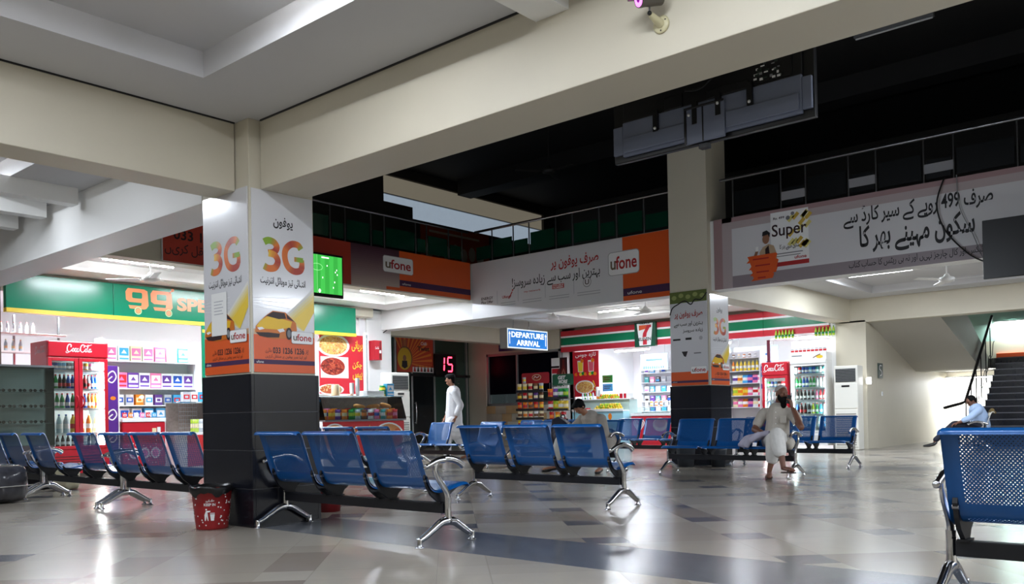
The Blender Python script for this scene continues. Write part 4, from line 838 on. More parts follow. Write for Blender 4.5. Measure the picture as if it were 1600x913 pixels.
# ---------------------------------------------------------------- walking person in white
t = thing('person', 'person in white tunic and trousers walking left past the glass wall', 'person', (13.27, 13.1, 0)); T = Matrix(((-.653, -.757, 0, 0), (.757, -.653, 0, 0), (0, 0, 1, 0), (0, 0, 0, 1)))
H = head_frame((.06, 0, 1.71), (1, 0, -.06)); b = MB(T); head(b, H, skin_m)
limb(b, [(.04, 0, 1.64), (.0, 0, 1.50)], [.055, .065], skin_m); limb(b, [(0, 0, 1.42), (0, 0, .98)], [.13, .13], skin_m)
limb(b, [(-.02, .20, 1.44), (-.16, .25, 1.16), (-.06, .26, .92)], [.05, .043, .03], skin_m); hand(b, (-.055, .26, .915), (.35, 0, -1), (.9, -.3, .3), 1, skin_m, .5)
limb(b, [(-.02, -.20, 1.44), (.06, -.25, 1.15), (.20, -.24, .93)], [.05, .043, .03], skin_m); hand(b, (.205, -.24, .925), (.45, 0, -1), (.9, .3, .3), -1, skin_m, .5)
limb(b, [(.02, .09, .92), (.16, .10, .52), (.14, .10, .10)], [.085, .06, .04], skin_m); limb(b, [(-.02, -.09, .92), (-.06, -.10, .50), (-.26, -.10, .17)], [.085, .06, .04], skin_m)
shoe_foot(b, (.12, .10, .012), (.36, .10, .012), skin_m); 
b.tube([(-.30, -.10, .14), (-.27, -.10, .10), (-.19, -.10, .055), (-.12, -.10, .04)], [.035, .042, .042, .03], skin_m, 12, .75)
soft(b, 'body', t, .009); face_bits(H, t)
b = MB(T); b.ball((0, -.018, .042), (.085, .098, .09), hairm, 16, H); b.ball((0, -.06, -.02), (.07, .045, .06), hairm, 12, H); soft(b, 'hair', t, .009, 2)
b = MB(T); b.lathe([(.088, 0), (.092, .03), (.088, .055), (.05, .075), (0, .08)], mat('dark_cap_felt', (16, 14, 14), .95, bump=.3, nscale=30), (0, 0, .062), 18, H, sy=1.18); b.build('cap', t)
ww = cloth('white_cotton', (226, 226, 228)); b = MB(T)
limb(b, [(0, 0, 1.46), (0, 0, 1.2), (.0, 0, .9), (.02, 0, .62)], [.15, .165, .185, .205], ww); limb(b, [(-.01, .17, 1.46), (-.01, -.17, 1.46)], [.085, .085], ww); limb(b, [(.08, .07, .75), (.14, .07, .55)], [.13, .13], ww); limb(b, [(-.06, -.07, .75), (-.12, -.07, .56)], [.13, .13], ww)
limb(b, [(-.02, .20, 1.44), (-.16, .25, 1.17), (-.09, .26, 1.0)], [.08, .075, .07], ww); limb(b, [(-.02, -.20, 1.44), (.05, -.25, 1.16), (.14, -.245, 1.02)], [.08, .075, .07], ww); b.lathe([(.066, 0), (.07, .04)], ww, (.02, 0, 1.545), 14)
soft(b, 'tunic', t, .011, 4)
b = MB(T); limb(b, [(.02, .09, .85), (.16, .10, .52), (.15, .10, .14)], [.13, .11, .085], ww); limb(b, [(-.02, -.09, .85), (-.06, -.10, .50), (-.23, -.10, .22)], [.13, .11, .085], ww); soft(b, 'trousers', t, .011, 4)
b = MB(T); shoe_foot(b, (.105, .10, .0), (.375, .10, .0), bshoe, .05); soft(b, 'shoe', t, .009, 2); b = MB(); b.tube([(-.31, -.10, .145), (-.28, -.10, .095), (-.19, -.10, .045), (-.11, -.10, .028)], [.04, .047, .047, .034], bshoe, 12, .75); soft(b, 'shoe', t, .009, 2)
# ---------------------------------------------------------------- man by the stairs, seen from behind
SX, SY = 20.58, 4.62; ang = math.radians(103)
gb.location = (SX + .647, SY + .152, 0); gb.rotation_euler = (0, 0, ang)
t = thing('person', 'man in a light blue shirt and dark trousers, seated by the stairs', 'person', (SX, SY, 0), math.radians(126))
H = head_frame((.09, -.02, 1.05), (.9, .1, -.45)); b = MB(); head(b, H, skin_d)
limb(b, [(.04, .0, 1.0), (.0, .0, .88)], [.054, .06], skin_d); limb(b, [(-.02, 0, .82), (-.08, 0, .52)], [.13, .14], skin_d)
limb(b, [(.04, .19, .85), (.26, .26, .68), (.46, .20, .60)], [.05, .044, .03], skin_d); hand(b, (.465, .20, .60), (1, -.1, -.35), (0, 0, -1), -1, skin_d, .5)
limb(b, [(-.02, -.19, .85), (-.10, -.42, .80), (-.16, -.50, .84)], [.05, .044, .03], skin_d); hand(b, (-.165, -.505, .845), (-.6, -.6, .1), (0, 0, -1), 1, skin_d, .7)
for (k, a) in (((.50, .10, .54), (.90, .08, .20)), ((.44, -.12, .48), (.36, -.10, .10))): limb(b, [k, a], [.055, .036], skin_d)
soft(b, 'body', t, .008); face_bits(H, t)
b = MB(); b.ball((0, -.02, .035), (.088, .100, .10), hairm, 16, H); b.ball((0, -.05, -.03), (.07, .05, .05), hairm, 12, H); soft(b, 'hair', t, .009, 2)
bs = cloth('light_blue_shirt', (164, 186, 218)); b = MB()
limb(b, [(.0, 0, .86), (-.07, 0, .70), (-.10, 0, .50)], [.16, .175, .18], bs); limb(b, [(.02, .17, .86), (-.02, -.17, .86)], [.09, .09], bs); limb(b, [(.04, .19, .85), (.26, .26, .69), (.36, .23, .65)], [.08, .066, .06], bs); limb(b, [(-.02, -.19, .85), (-.08, -.38, .80)], [.08, .066], bs); b.lathe([(.06, 0), (.066, .04)], bs, (.05, .02, .92), 14)
soft(b, 'shirt', t, .010, 4)
nv = cloth('navy_trousers', (24, 26, 40)); b = MB(); limb(b, [(-.06, .09, .50), (.50, .10, .555), (.88, .08, .24)], [.115, .085, .06], nv); limb(b, [(-.06, -.09, .50), (.42, -.12, .485), (.36, -.10, .14)], [.115, .085, .06], nv); soft(b, 'trousers', t, .010, 3)
b = MB(); b.tube([(.87, .08, .19), (.92, .08, .145), (1.02, .08, .12), (1.14, .08, .11)], [.045, .048, .046, .028], bshoe, 12, .75); soft(b, 'shoe', t, .008, 2); b = MB(); shoe_foot(b, (.34, -.10, 0), (.60, -.12, 0), mat('brown_leather', (96, 52, 44), .4), .048); soft(b, 'shoe', t, .008, 2, 'brown shoe flat on the floor')
tw = MB(); limb(tw, [(-.30, -.16, .825), (-.30, -.05, .845), (-.31, .07, .82)], [.035, .05, .035], cloth('brown_cloth', (112, 92, 52))); limb(tw, [(-.26, -.12, .83), (-.35, -.02, .80)], [.03, .03], MATS['brown_cloth'])
o = soft(tw, 'folded_scarf', None, .008, 2); o.location = (SX, SY, 0); o.rotation_euler = (0, 0, ang); tag(o, 'brown cloth hung over the backrest of the grey bench by the stairs', 'scarf')
# ================================================================== GOODS
def gm(name, rgb): return mat('pack_' + name, rgb, .35)
PC = {'green': (20, 140, 60), 'dark': (40, 20, 18), 'blue': (24, 80, 180), 'orange': (236, 130, 30), 'clear': (190, 214, 226), 'red': (206, 30, 40), 'white': (240, 240, 240), 'yellow': (240, 206, 60), 'purple': (104, 60, 150), 'pink': (236, 120, 168), 'lime': (176, 206, 50), 'teal': (60, 150, 150), 'brown': (120, 74, 44), 'silver': (190, 194, 200), 'skyblue': (70, 170, 226), 'cream': (238, 222, 180)}
PM = {k: gm(k, v) for k, v in PC.items()}
PROTO = {}
def proto(kind, col, col2='white', s=1.0):
    key = (kind, col, col2, s)
    if key in PROTO: return PROTO[key]
    a, c = PM[col], PM[col2]; b = MB()
    if kind == 'bottle': b.lathe([(.0, 0), (.03, 0), (.034, .01), (.034, .13), (.03, .16), (.016, .20), (.013, .225), (0, .225)], a, n=12); b.lathe([(.0345, .05), (.0345, .105)], c, n=12); b.lathe([(.0145, .222), (.0145, .243), (0, .243)], c if col2 != 'white' else PM['red'], n=10)
    elif kind == 'big_bottle': b.lathe([(.0, 0), (.042, 0), (.046, .012), (.046, .19), (.04, .23), (.018, .29), (.015, .31), (0, .31)], a, n=14); b.lathe([(.0466, .09), (.0466, .17)], c, n=14); b.lathe([(.017, .308), (.017, .33), (0, .33)], PM['blue'] if col == 'clear' else c, n=10)
    elif kind == 'can': b.lathe([(0, 0), (.026, 0), (.031, .008), (.031, .105), (.026, .115), (.024, .115), (.023, .111), (0, .111)], a, n=14); b.lathe([(.0314, .03), (.0314, .07)], c, n=14); b.lathe([(.0245, .1155), (.024, .117), (0, .112)], steel, n=14)
    elif kind == 'jar': b.lathe([(0, 0), (.04, 0), (.045, .01), (.045, .11), (.036, .125), (0, .125)], a, n=14); b.lathe([(.038, .123), (.038, .15), (0, .15)], c, n=14); b.lathe([(.0455, .03), (.0455, .09)], c, n=14)
    elif kind == 'bag':
        w, h, n = .15, .21, 6; vs = []
        for side in (1, -1):
            for j in range(n + 1):
                for i in range(n + 1):
                    x, y = i / n, j / n; f = (math.sin(PI * x) * math.sin(PI * y)) ** .6 if 0 < x < 1 and 0 < y < 1 else 0
                    vs.append(((x - .5) * w * (1 - .10 * math.sin(PI * y)), -side * .035 * f, y * h))
        N1 = (n + 1) ** 2; fs = []
        for s_ in (0, 1):
            for j in range(n):
                for i in range(n):
                    q = [s_ * N1 + j * (n + 1) + i, s_ * N1 + j * (n + 1) + i + 1, s_ * N1 + (j + 1) * (n + 1) + i + 1, s_ * N1 + (j + 1) * (n + 1) + i]; fs.append(tuple(q if s_ == 0 else reversed(q)))
        k = n * n; mid_ = [f for f in fs if True]
        for idx, f in enumerate(fs): 
            j = (idx % k) // n; b.add([vs[q] for q in f], [(0, 1, 2, 3)], c if j in (2, 3) else a, True)
    elif kind == 'box':
        b.box((0, 0, .09), (.13, .09, .18), a); b.add([(-.055, -.0455, .05), (.055, -.0455, .05), (.055, -.0455, .13), (-.055, -.0455, .13)], [(0, 1, 2, 3)], c); b.add([(-.03, -.046, .07), (.03, -.046, .07), (.03, -.046, .11), (-.03, -.046, .11)], [(0, 1, 2, 3)], a)
    elif kind == 'packet': b.box((0, 0, .06), (.10, .03, .12), a); b.add([(-.042, -.0155, .02), (.042, -.0155, .02), (.042, -.0155, .065), (-.042, -.0155, .065)], [(0, 1, 2, 3)], c); b.add([(-.03, -.0155, .08), (.03, -.0155, .08), (.03, -.0155, .10), (-.03, -.0155, .10)], [(0, 1, 2, 3)], PM['silver'])
    elif kind == 'fruit': b.lathe([(0, 0), (.018, .002), (.034, .018), (.038, .036), (.030, .060), (.014, .074), (.006, .078), (0, .077)], a, n=10); b.cyl((0, 0, .076), (0, 0, .084), .003, PM['brown'], n=6)
    elif kind == 'round_fruit': b.ball((0, 0, .036), (.038, .038, .036), a, 10); b.cyl((0, 0, .07), (0, 0, .078), .003, PM['brown'], n=6)
    elif kind == 'tall_box': b.box((0, 0, .14), (.20, .12, .28), a); b.add([(-.085, -.0605, .10), (.085, -.0605, .10), (.085, -.0605, .24), (-.085, -.0605, .24)], [(0, 1, 2, 3)], c); b.add([(-.05, -.061, .14), (.05, -.061, .14), (.0, -.061, .21)], [(0, 1, 2)], a); b.add([(-.085, -.0605, .03), (.085, -.0605, .03), (.085, -.0605, .06), (-.085, -.0605, .06)], [(0, 1, 2, 3)], c)
    if s != 1.0: b.v = [tuple(q * s for q in p) for p in b.v]
    me = bpy.data.meshes.new(kind); me.from_pydata(b.v, [], b.f)
    for m in b.mats: me.materials.append(m)
    me.polygons.foreach_set('material_index', b.mi); me.polygons.foreach_set('use_smooth', b.sm); me.update(); PROTO[key] = me; return me
NAMES = {'bottle': ('soda_bottle', 'bottle'), 'big_bottle': ('large_bottle', 'bottle'), 'can': ('drink_can', 'can'), 'jar': ('jar', 'jar'), 'bag': ('snack_bag', 'snack'), 'box': ('carton', 'box'), 'packet': ('packet', 'packet'), 'fruit': ('mango', 'fruit'), 'round_fruit': ('apple', 'fruit'), 'tall_box': ('large_carton', 'box')}
WORDS = {'bottle': 'soda bottle', 'big_bottle': 'large bottle', 'can': 'drink can', 'jar': 'jar', 'bag': 'snack bag', 'box': 'carton', 'packet': 'packet', 'fruit': 'mango', 'round_fruit': 'red apple', 'tall_box': 'large carton'}
CW = {'dark': 'dark brown', 'skyblue': 'sky-blue', 'clear': 'clear', 'lime': 'lime-green'}
def item(kind, col, col2, loc, rz, label, group, s=1.0, tilt=0.0):
    n, cat = NAMES[kind]; o = bpy.data.objects.new(n, proto(kind, col, col2, s)); COL.objects.link(o); o.location = loc; o.rotation_euler = (tilt, 0, rz)
    return tag(o, label, cat, group)
def row(kind, cols, start, step, where, group, rz=0.0, s=1.0, nm=None, tilt=0.0):
    """one row of goods; where completes the label: '... on the top shelf of the red cooler'"""
    x, y, z = start
    for i, cc in enumerate(cols):
        a, c = (cc if isinstance(cc, tuple) else (cc, 'white'))
        item(kind, a, c, (x + step[0] * i, y + step[1] * i, z + (step[2] if len(step) > 2 else 0) * i), rz, '%s %s %s from left%s' % (CW.get(a, a), nm or WORDS[kind], ORD[i], where if where[0] == ',' else ' ' + where), group, s, tilt)
def cola_script(mb, x0, y0, x1, y1, z, m):
    W_, H_ = x1 - x0, y1 - y0
    def st(pts, w0=.055, w1=None): mb.stroke([(x0 + p.x * W_, y0 + p.y * H_) for p in catmull([(a, c, 0) for a, c in pts], 6)], w0 * H_ * 2.0, z, m, None if w1 is None else w1 * H_ * 2.0)
    def o(cx, cy, rx=.038, ry=.19): st([(cx + rx * math.cos(a) + .010 * math.sin(a), cy + ry * math.sin(a)) for a in [k * PI / 4 for k in range(9)]], .042)
    for dx in (0, .52):
        st([(dx + .165, .66), (dx + .18, .88), (dx + .12, .98), (dx + .055, .82), (dx + .022, .50), (dx + .04, .22), (dx + .10, .12), (dx + .17, .24), (dx + .20, .40)], .06, .04)
    st([(.10, .12), (.03, -.02), (-.03, .06), (.0, .20)], .025); st([(.69, .90), (.80, .84), (.90, .92), (1.0, 1.04)], .045, .02)
    o(.255, .34)
    st([(.375, .46), (.36, .54), (.335, .50), (.318, .32), (.335, .15), (.365, .17), (.395, .30)], .045)
    o(.43, .33, .032); st([(.468, .54), (.462, .28), (.478, .15), (.505, .30)], .045, .03)
    st([(.50, .40), (.535, .44)], .045); o(.765, .34)
    st([(.80, .30), (.83, .62), (.855, .90), (.84, .98), (.822, .74), (.822, .32), (.845, .14), (.875, .28)], .042, .03)
    o(.915, .33, .032); st([(.955, .54), (.948, .28), (.965, .15), (1.0, .32)], .045, .03)
glow = mat('cooler_light_strip', (255, 255, 255), .4, em=22); shelfm = mat('white_wire_shelf', (226, 230, 232), .4); glass = glassmat('clear_glass', (238, 246, 245)); inner = mat('cooler_liner', (228, 234, 236), .4)
redm = mat('cooler_red', (196, 24, 44), .3)
def cooler(name, label, x, y, rz, W_, D_, z0, z1, doors, body, zs, head_z, foot_z, script=True, strip=None):
    """upright glass-door drinks cooler, its front in the local plane y = 0, local x to the right"""
    t = thing(name, label, 'cooler', (x, y, z0), rz); H_ = z1 - z0; hz, fz = head_z - z0, foot_z - z0; T = .045
    b = MB(); b.bb(-W_ / 2, -W_ / 2 + T, .05, D_, 0, H_, body); b.bb(W_ / 2 - T, W_ / 2, .05, D_, 0, H_, body); b.bb(-W_ / 2 + T, W_ / 2 - T, D_ - T, D_, 0, H_, body); b.bb(-W_ / 2 + T, W_ / 2 - T, .05, D_ - T, hz, H_, body); b.bb(-W_ / 2 + T, W_ / 2 - T, .05, D_ - T, 0, fz, body)
    b.build('cabinet', t, .006)
    b = MB(); b.bb(-W_ / 2 + T, -W_ / 2 + T + .004, .06, D_ - T, fz, hz, inner); b.bb(W_ / 2 - T - .004, W_ / 2 - T, .06, D_ - T, fz, hz, inner); b.bb(-W_ / 2 + T, W_ / 2 - T, D_ - T - .004, D_ - T, fz, hz, inner); b.bb(-W_ / 2 + T, W_ / 2 - T, .06, D_ - T, hz - .004, hz, inner); b.build('liner', t)
    b = MB(); b.bb(-W_ / 2, W_ / 2, -.012, .055, hz + .012, H_, body); hd = b.build('header', t, .02)
    if script: b = MB(frame((0, -.0135, 0), (1, 0, 0), (0, 0, 1))); cola_script(b, -W_ * .20 if doors == 2 else -W_ * .40, hz + (H_ - hz) * .30, W_ * .22 if doors == 2 else W_ * .38, hz + (H_ - hz) * .82, 0, white); b.build('lettering', hd)
    b = MB(); b.bb(-W_ / 2, W_ / 2, .0, .055, 0, fz - .012, body)
    for k in range(5): b.bb(-W_ * .4, W_ * .4, -.004, .002, fz * .25 + k * fz * .11, fz * .25 + k * fz * .11 + .012, mat('louvre_shadow', (70, 16, 24), .6) if body is redm else grey)
    b.build('louvre_panel', t, .004)
    n = doors; dw = W_ / n
    for k in range(n):
        a, c = -W_ / 2 + k * dw + .004, -W_ / 2 + (k + 1) * dw - .004; F = .062 if body is redm else .04
        b = MB(); b.bb(a, a + F, 0, .045, fz, hz, body); b.bb(c - F, c, 0, .045, fz, hz, body); b.bb(a + F, c - F, 0, .045, hz - F * .9, hz, body); b.bb(a + F, c - F, 0, .045, fz, fz + F * .9, body); d = b.build('door', t, .005)
        MB().bb(a + F, c - F, .02, .026, fz + F * .9, hz - F * .9, glass).build('glass_pane', d)
        hx = (c - .03) if k == 0 and n == 2 else (a + .03); zz = fz + (hz - fz) * .52
        MB().tube(catmull([(hx, 0, zz - .10), (hx + (.02 if k else 0), -.045, zz - .07), (hx + (.03 if k else 0), -.055, zz), (hx + (.02 if k else 0), -.045, zz + .07), (hx, 0, zz + .10)], 4), .012, body if body is redm else grey, 8).build('handle', d)
    for z in zs:
        b = MB(); b.bb(-W_ / 2 + T + .01, W_ / 2 - T - .01, .07, D_ - T - .01, z - z0 - .018, z - z0 - .004, shelfm); b.bb(-W_ / 2 + T + .01, W_ / 2 - T - .01, .058, .07, z - z0 - .022, z - z0 + .016, shelfm); b.build('shelf', t)
    for (a, c) in ([strip] if strip else [(-W_ / 2 + .05, -W_ / 2 + .065), (W_ / 2 - .065, W_ / 2 - .05)]): MB().bb(a, c, .06, .075, fz + .03, hz - .06, glow).build('light_strip', t)
    return t
# --- left double-door cooler
U, V_ = 6.335, 15.14
cl_ = cooler('drinks_cooler', 'red double-door drinks cooler with white script under the green sign', U, V_, 0, .99, .72, .09, 2.32, 2, redm, (1.83, 1.51, 1.18, .76, .54), 2.04, .50, True, (.37, .44))
sb = MB(Matrix.Rotation(-PI / 2, 4, 'Z') @ frame((-.50, -.497, 0), (1, 0, 0), (0, 0, 1)))  # script on the left flank
sb = MB(frame((-.4965, .62, 0), (0, -1, 0), (0, 0, 1))); cola_script(sb, .10, 2.02, .50, 2.15, 0, mat('worn_white_script', (214, 170, 174), .5)); sb.build('side_lettering', cl_)
G1 = 'drinks in the red double-door cooler'
def fill(kind, colsL, colsR, z, nth, s=1.0):
    w_ = ', %s shelf behind %%s door of wide red cooler' % nth
    row(kind, colsL, (U - .38, V_ + .16, z), (.34 / max(1, len(colsL) - 1) * 1.0, 0), w_ % 'left', G1, s=s)
    row(kind, colsR, (U + .10, V_ + .16, z), (.25 / max(1, len(colsR) - 1), 0), w_ % 'right', G1, s=s)
fill('can', ['blue', 'blue', 'skyblue', 'skyblue', 'dark', 'dark'], ['brown', 'yellow', 'pink', 'white'], 1.83, 'first', 1.15)
fill('bottle', ['green', 'green', ('dark', 'red'), ('dark', 'red'), ('blue', 'red'), 'blue'], [('dark', 'red'), ('red', 'dark'), ('silver', 'red'), 'blue', 'blue'], 1.51, 'second', 1.05)
fill('bottle', ['white', 'green', 'green', 'blue', ('green', 'white')], ['skyblue', 'blue', ('orange', 'white'), ('orange', 'white'), ('orange', 'red')], 1.18, 'third', 1.1)
fill('big_bottle', ['clear', 'clear', 'clear', ('yellow', 'red')], ['orange', 'orange', 'cream'], .76, 'fourth')
fill('bottle', ['dark', 'dark', 'dark', 'dark', 'dark'], ['dark', 'dark', 'dark'], .54, 'fifth', .85)
# --- small red cooler and white glass-door cooler at the striped shop
RZ = -PI / 2      # front looks along -X: local x runs along -Y
c2 = cooler('drinks_cooler', 'narrow red drinks cooler with white script at the striped shop', 20.25, 8.98, RZ, .66, .62, .09, 2.12, 1, redm, (1.50, 1.18, .86), 1.78, .40)
def fill2(yc, wid, kind, cols, z, nth, which, grp, s=1.0): row(kind, cols, (20.41, yc + wid / 2, z), (0, -wid / (len(cols) - 1)), 'on %s shelf of %s' % (nth, which), grp, RZ, s)
N2, G2 = 'narrow red cooler', 'drinks in the narrow red cooler'
fill2(8.98, .42, 'can', ['green', 'blue', 'skyblue', 'dark', 'red', 'red'], 1.50, 'first', N2, G2, 1.3); fill2(8.98, .42, 'bottle', ['silver', 'silver', 'skyblue', 'white', 'orange'], 1.18, 'second', N2, G2); fill2(8.98, .42, 'big_bottle', ['clear', 'clear', 'orange', 'dark'], .86, 'third', N2, G2, .9)
c3 = cooler('drinks_cooler', 'tall white drinks cooler with a glass door beside the right air conditioner', 20.25, 8.15, RZ, .88, .62, .09, 2.12, 1, whitep, (1.80, 1.47, 1.17, .83, .52), 2.02, .40, False)
N3, G3 = 'white glass-door cooler', 'drinks in the white glass-door cooler'
fill2(8.15, .66, 'can', ['silver', 'red', 'blue', 'blue', 'skyblue', 'blue', 'teal', 'silver', 'teal'], 1.80, 'first', N3, G3, 1.4)
fill2(8.15, .66, 'bottle', ['green', 'green', 'blue', 'blue', 'green', 'green', 'silver', 'white', 'white'], 1.47, 'second', N3, G3, 1.05)
fill2(8.15, .66, 'bottle', [('dark', 'white')] * 5 + [('pink', 'white'), ('red', 'white'), ('red', 'white')], 1.17, 'third', N3, G3)
fill2(8.15, .66, 'bottle', [('blue', 'dark'), ('dark', 'red'), ('dark', 'red'), ('dark', 'silver'), 'lime', 'green', 'skyblue', 'clear'], .83, 'fourth', N3, G3, 1.1)
fill2(8.15, .66, 'big_bottle', ['clear', 'clear', 'skyblue', 'clear', 'clear', 'skyblue'], .52, 'fifth', N3, G3, .84)
t = thing('display_box', 'white lit display box of packets standing on top of the glass-door cooler', 'display', (20.28, 8.15, 2.12), RZ)
b = MB(); b.bb(-.44, .44, 0, .5, 0, .19, white); b.bb(-.44, .44, .1, .5, .19, .47, mat('lit_white_board', (250, 250, 250), .4, em=.8)); b.build('case', t, .004)
b = MB(frame((0, -.003, 0), (1, 0, 0), (0, 0, 1))); b.rect(-.40, .10, -.15, .125, 0, grey); b.disc(.28, .07, .08, .04, 0, PM['yellow']); b.stroke([(.12, .05), (.22, .10), (.3, .13)], .02, .001, PM['brown']); b.build('printing', t)
row('packet', [('white', 'red')] * 9, (20.33, 8.54, 2.31), (0, -.098), 'on the display box above the white cooler', 'packets on the display box', RZ, .95)
for zc, nn, y0 in ((2.70, 6, 9.05), (2.70, 6, 8.05)):
    row('bottle', [('lime', 'green')] * nn, (20.55, y0, zc), (0, -.085), 'in the %s cluster on the high shelf' % ('left' if y0 > 9 else 'right'), 'green bottles on the high shelf', RZ, .92)
sh = MB(); sh.bb(20.42, 20.75, 7.75, 9.15, 2.67, 2.695, white); sh.build('high_shelf', label='white high shelf of green bottles above the coolers', cat='shelf')
# ------------------------------------------------------------------ air conditioners
def aircon(label, x, y, rz):
    t = thing('floor_air_conditioner', label, 'air conditioner', (x, y, 0), rz); wm = mat('aircon_ivory', (232, 230, 220), .4); b = MB()
    b.bb(-.27, .27, .02, .38, .0, 1.93, wm); b.build('cabinet', t, .02)
    b = MB(); b.bb(-.225, .225, .006, .03, 1.56, 1.86, mat('vent_dark', (34, 36, 40), .6)); vt = b.build('air_outlet', t)
    b = MB(); 
    for k in range(8): b.bb(-.222, .222, -.002, .014, 1.585 + k * .036, 1.592 + k * .036, mat('vent_slat', (150, 152, 150), .5))
    b.build('slats', vt)
    b = MB(); b.bb(-.262, .262, .006, .022, .95, 1.52, wm); b.build('upper_panel', t, .006); b = MB(); b.bb(-.09, .09, .0, .008, 1.44, 1.48, black); b.build('display', t)
    b = MB(); b.bb(-.262, .262, .006, .022, .07, .92, wm)
    for k in range(15): b.bb(-.225, .225, -.002, .008, .11 + k * .050, .135 + k * .050, mat('grille_shade', (150, 148, 140), .6))
    b.build('intake_grille', t, .003)
    return t
aircon('tall ivory floor-standing air conditioner at the right wall beside the white cooler', 20.0, 7.18, RZ)
a2 = aircon('tall ivory floor-standing air conditioner behind the hot-food counter', 12.94, 14.4, 0)
b = MB(frame((0, .017, 0), (1, 0, 0), (0, 0, 1))); b.rect(-.24, 1.36, -.08, 1.50, .0, PM['cream']); b.rect(-.22, 1.40, -.1, 1.46, .001, PM['yellow']); b.rect(.12, 1.30, .2, 1.42, 0, PM['silver']); b.build('stickers', a2)
# ------------------------------------------------------------------ hot-food counter
CX, CY = 11.25, 13.55
t = thing('food_counter', 'glass hot-food counter with red food print before the left air conditioner', 'counter', (CX, CY, 0)); b = MB(); W2 = 1.04
b.bb(-W2, W2, .06, .62, 0, .88, white); b.bb(-W2, W2, -.02, .62, .88, .91, steel); b.bb(-W2, W2, .58, .62, .91, 1.36, mat('mottled_backboard', (120, 104, 98), .5, noise=.4, nscale=30)); b.bb(-W2 - .02, W2 + .02, .10, .66, 1.36, 1.38, glass); b.build('cabinet', t, .004)
b = MB()
for e in (-1, 1): b.prism([(-.02, .91), (.62, .91), (.62, 1.36), (.12, 1.36)], e * W2 - .004, e * W2 + .004, glass, Matrix(((0, 0, 1, 0), (1, 0, 0, 0), (0, 1, 0, 0), (0, 0, 0, 1))))
b.add([(-W2, -.02, .91), (W2, -.02, .91), (W2, .12, 1.36), (-W2, .12, 1.36)], [(0, 1, 2, 3)], glass); b.build('glass_front', t)
b = MB(frame((-W2, .055, .14), (1, 0, 0), (0, 0, 1))); food1 = mat('print_biryani', (206, 140, 80), .5, noise=.5, nscale=40); food2 = mat('print_bun', (214, 150, 96), .5, noise=.4, nscale=30); counter_red = mat('print_red', (212, 52, 54), .4); z = .004
b.rect(0, .04, 2 * W2, .73, .001, counter_red); b.disc(.28, .40, .34, .30, .004, white); b.disc(.28, .42, .30, .25, .005, food2); b.disc(1.66, .40, .42, .30, .004, white); b.disc(1.66, .42, .36, .25, .005, food1); b.disc(1.9, .38, .13, .2, .006, mat('print_chicken', (196, 96, 50), .5, noise=.4, nscale=30)); b.text('برگر چکن بریانی', .68, .42, 1.22, .66, .006, PM['yellow'], .01, ar=True); b.build('printed_front', t)
BAGC = [('orange', 'white'), ('orange', 'yellow'), ('purple', 'white'), ('orange', 'cream'), ('green', 'lime'), ('silver', 'yellow'), ('brown', 'orange'), ('white', 'red'), ('pink', 'blue'), ('teal', 'white'), ('orange', 'red'), ('red', 'pink')]
row('bag', BAGC, (CX - .95, CY + .13, .912), (.165, 0), 'in the hot-food counter, front row', 'snack bags in the hot-food counter', 0, .95); row('bag', [BAGC[(i * 5 + 3) % 12] for i in range(12)], (CX - .93, CY + .28, .912), (.168, 0), 'in the hot-food counter, back row', 'snack bags in the hot-food counter', 0, 1.06)
br = mat('bread_crust', (196, 126, 56), .6, noise=.3, nscale=20)
for i, (x, y, z, rz, rt) in enumerate(((.16, .42, 1.17, .1, .12), (.52, .42, 1.17, -.1, -.1), (.86, .42, 1.19, .1, .2))):
    b = MB(); b.lathe([(0, -.16), (.03, -.15), (.048, -.10), (.052, 0), (.048, .10), (.03, .15), (0, .16)], br, n=12); o = b.build('bread_loaf', label=['long golden bread loaf leaning over snack bags, nearest the counter middle', 'golden bread loaf at the right part of the hot-food counter', 'small tilted bread loaf at the right end of the hot-food counter'][i], cat='bread', group='bread loaves in the counter'); o.location = (CX + x, CY + y, z); o.rotation_euler = (0, PI / 2 + rt, rz)
def cup_stack(x, y, z, n, label, r=.045):
    b = MB(); h = .10
    b.lathe([(0, 0), (r * .72, 0), (r, h)] + [q for k in range(n) for q in ((r * .97, h + .012 * k + .002), (r * 1.03, h + .012 * k + .008))] + [(r * .9, h + .012 * n), (0, h + .012 * n - .01)], white, n=14); o = b.build('cup_stack', label=label, cat='cups'); o.location = (x, y, z)
cup_stack(CX + .02, CY + .30, 1.382, 22, 'tall stack of white paper cups on the hot-food counter'); cup_stack(CX - .10, CY + .33, 1.382, 14, 'shorter stack of white paper cups left of the tall one')
b = MB(); b.lathe([(0, 0), (.08, 0), (.085, .02), (.078, .22), (.07, .23), (0, .23)], PM['cream'], n=16); b.tube(catmull([(.08, 0, .19), (.13, 0, .17), (.135, 0, .09), (.083, 0, .06)], 4), .012, PM['cream'], 8); o = b.build('jug', label='cream plastic jug standing on the hot-food counter', cat='jug'); o.location = (CX - .52, CY + .32, 1.382)
rq = random.Random(8)
b = MB(); 
for k in range(26): x, y = rq.uniform(-.95, -.1), rq.uniform(.15, .5); b.box((x, y, .006 + .004 * (k % 5)), (.12, .08, .004), [white, PM['cream'], PM['orange'], PM['silver']][k % 4], Matrix.Rotation(0, 4, 'Z'))
o = b.build('paper_bags', label='flat pile of white and brown paper food bags on the counter', cat='paper bags', kind='stuff'); o.location = (CX, CY, 1.382)
b = MB(); 
for k in range(5): b.box((0, 0, .012 + .022 * k), (.46, .26, .02), white)
o = b.build('foam_trays', None, .004, 'stack of white foam trays at the right of the hot-food counter', 'trays'); o.location = (CX + .42, CY + .34, 1.382)
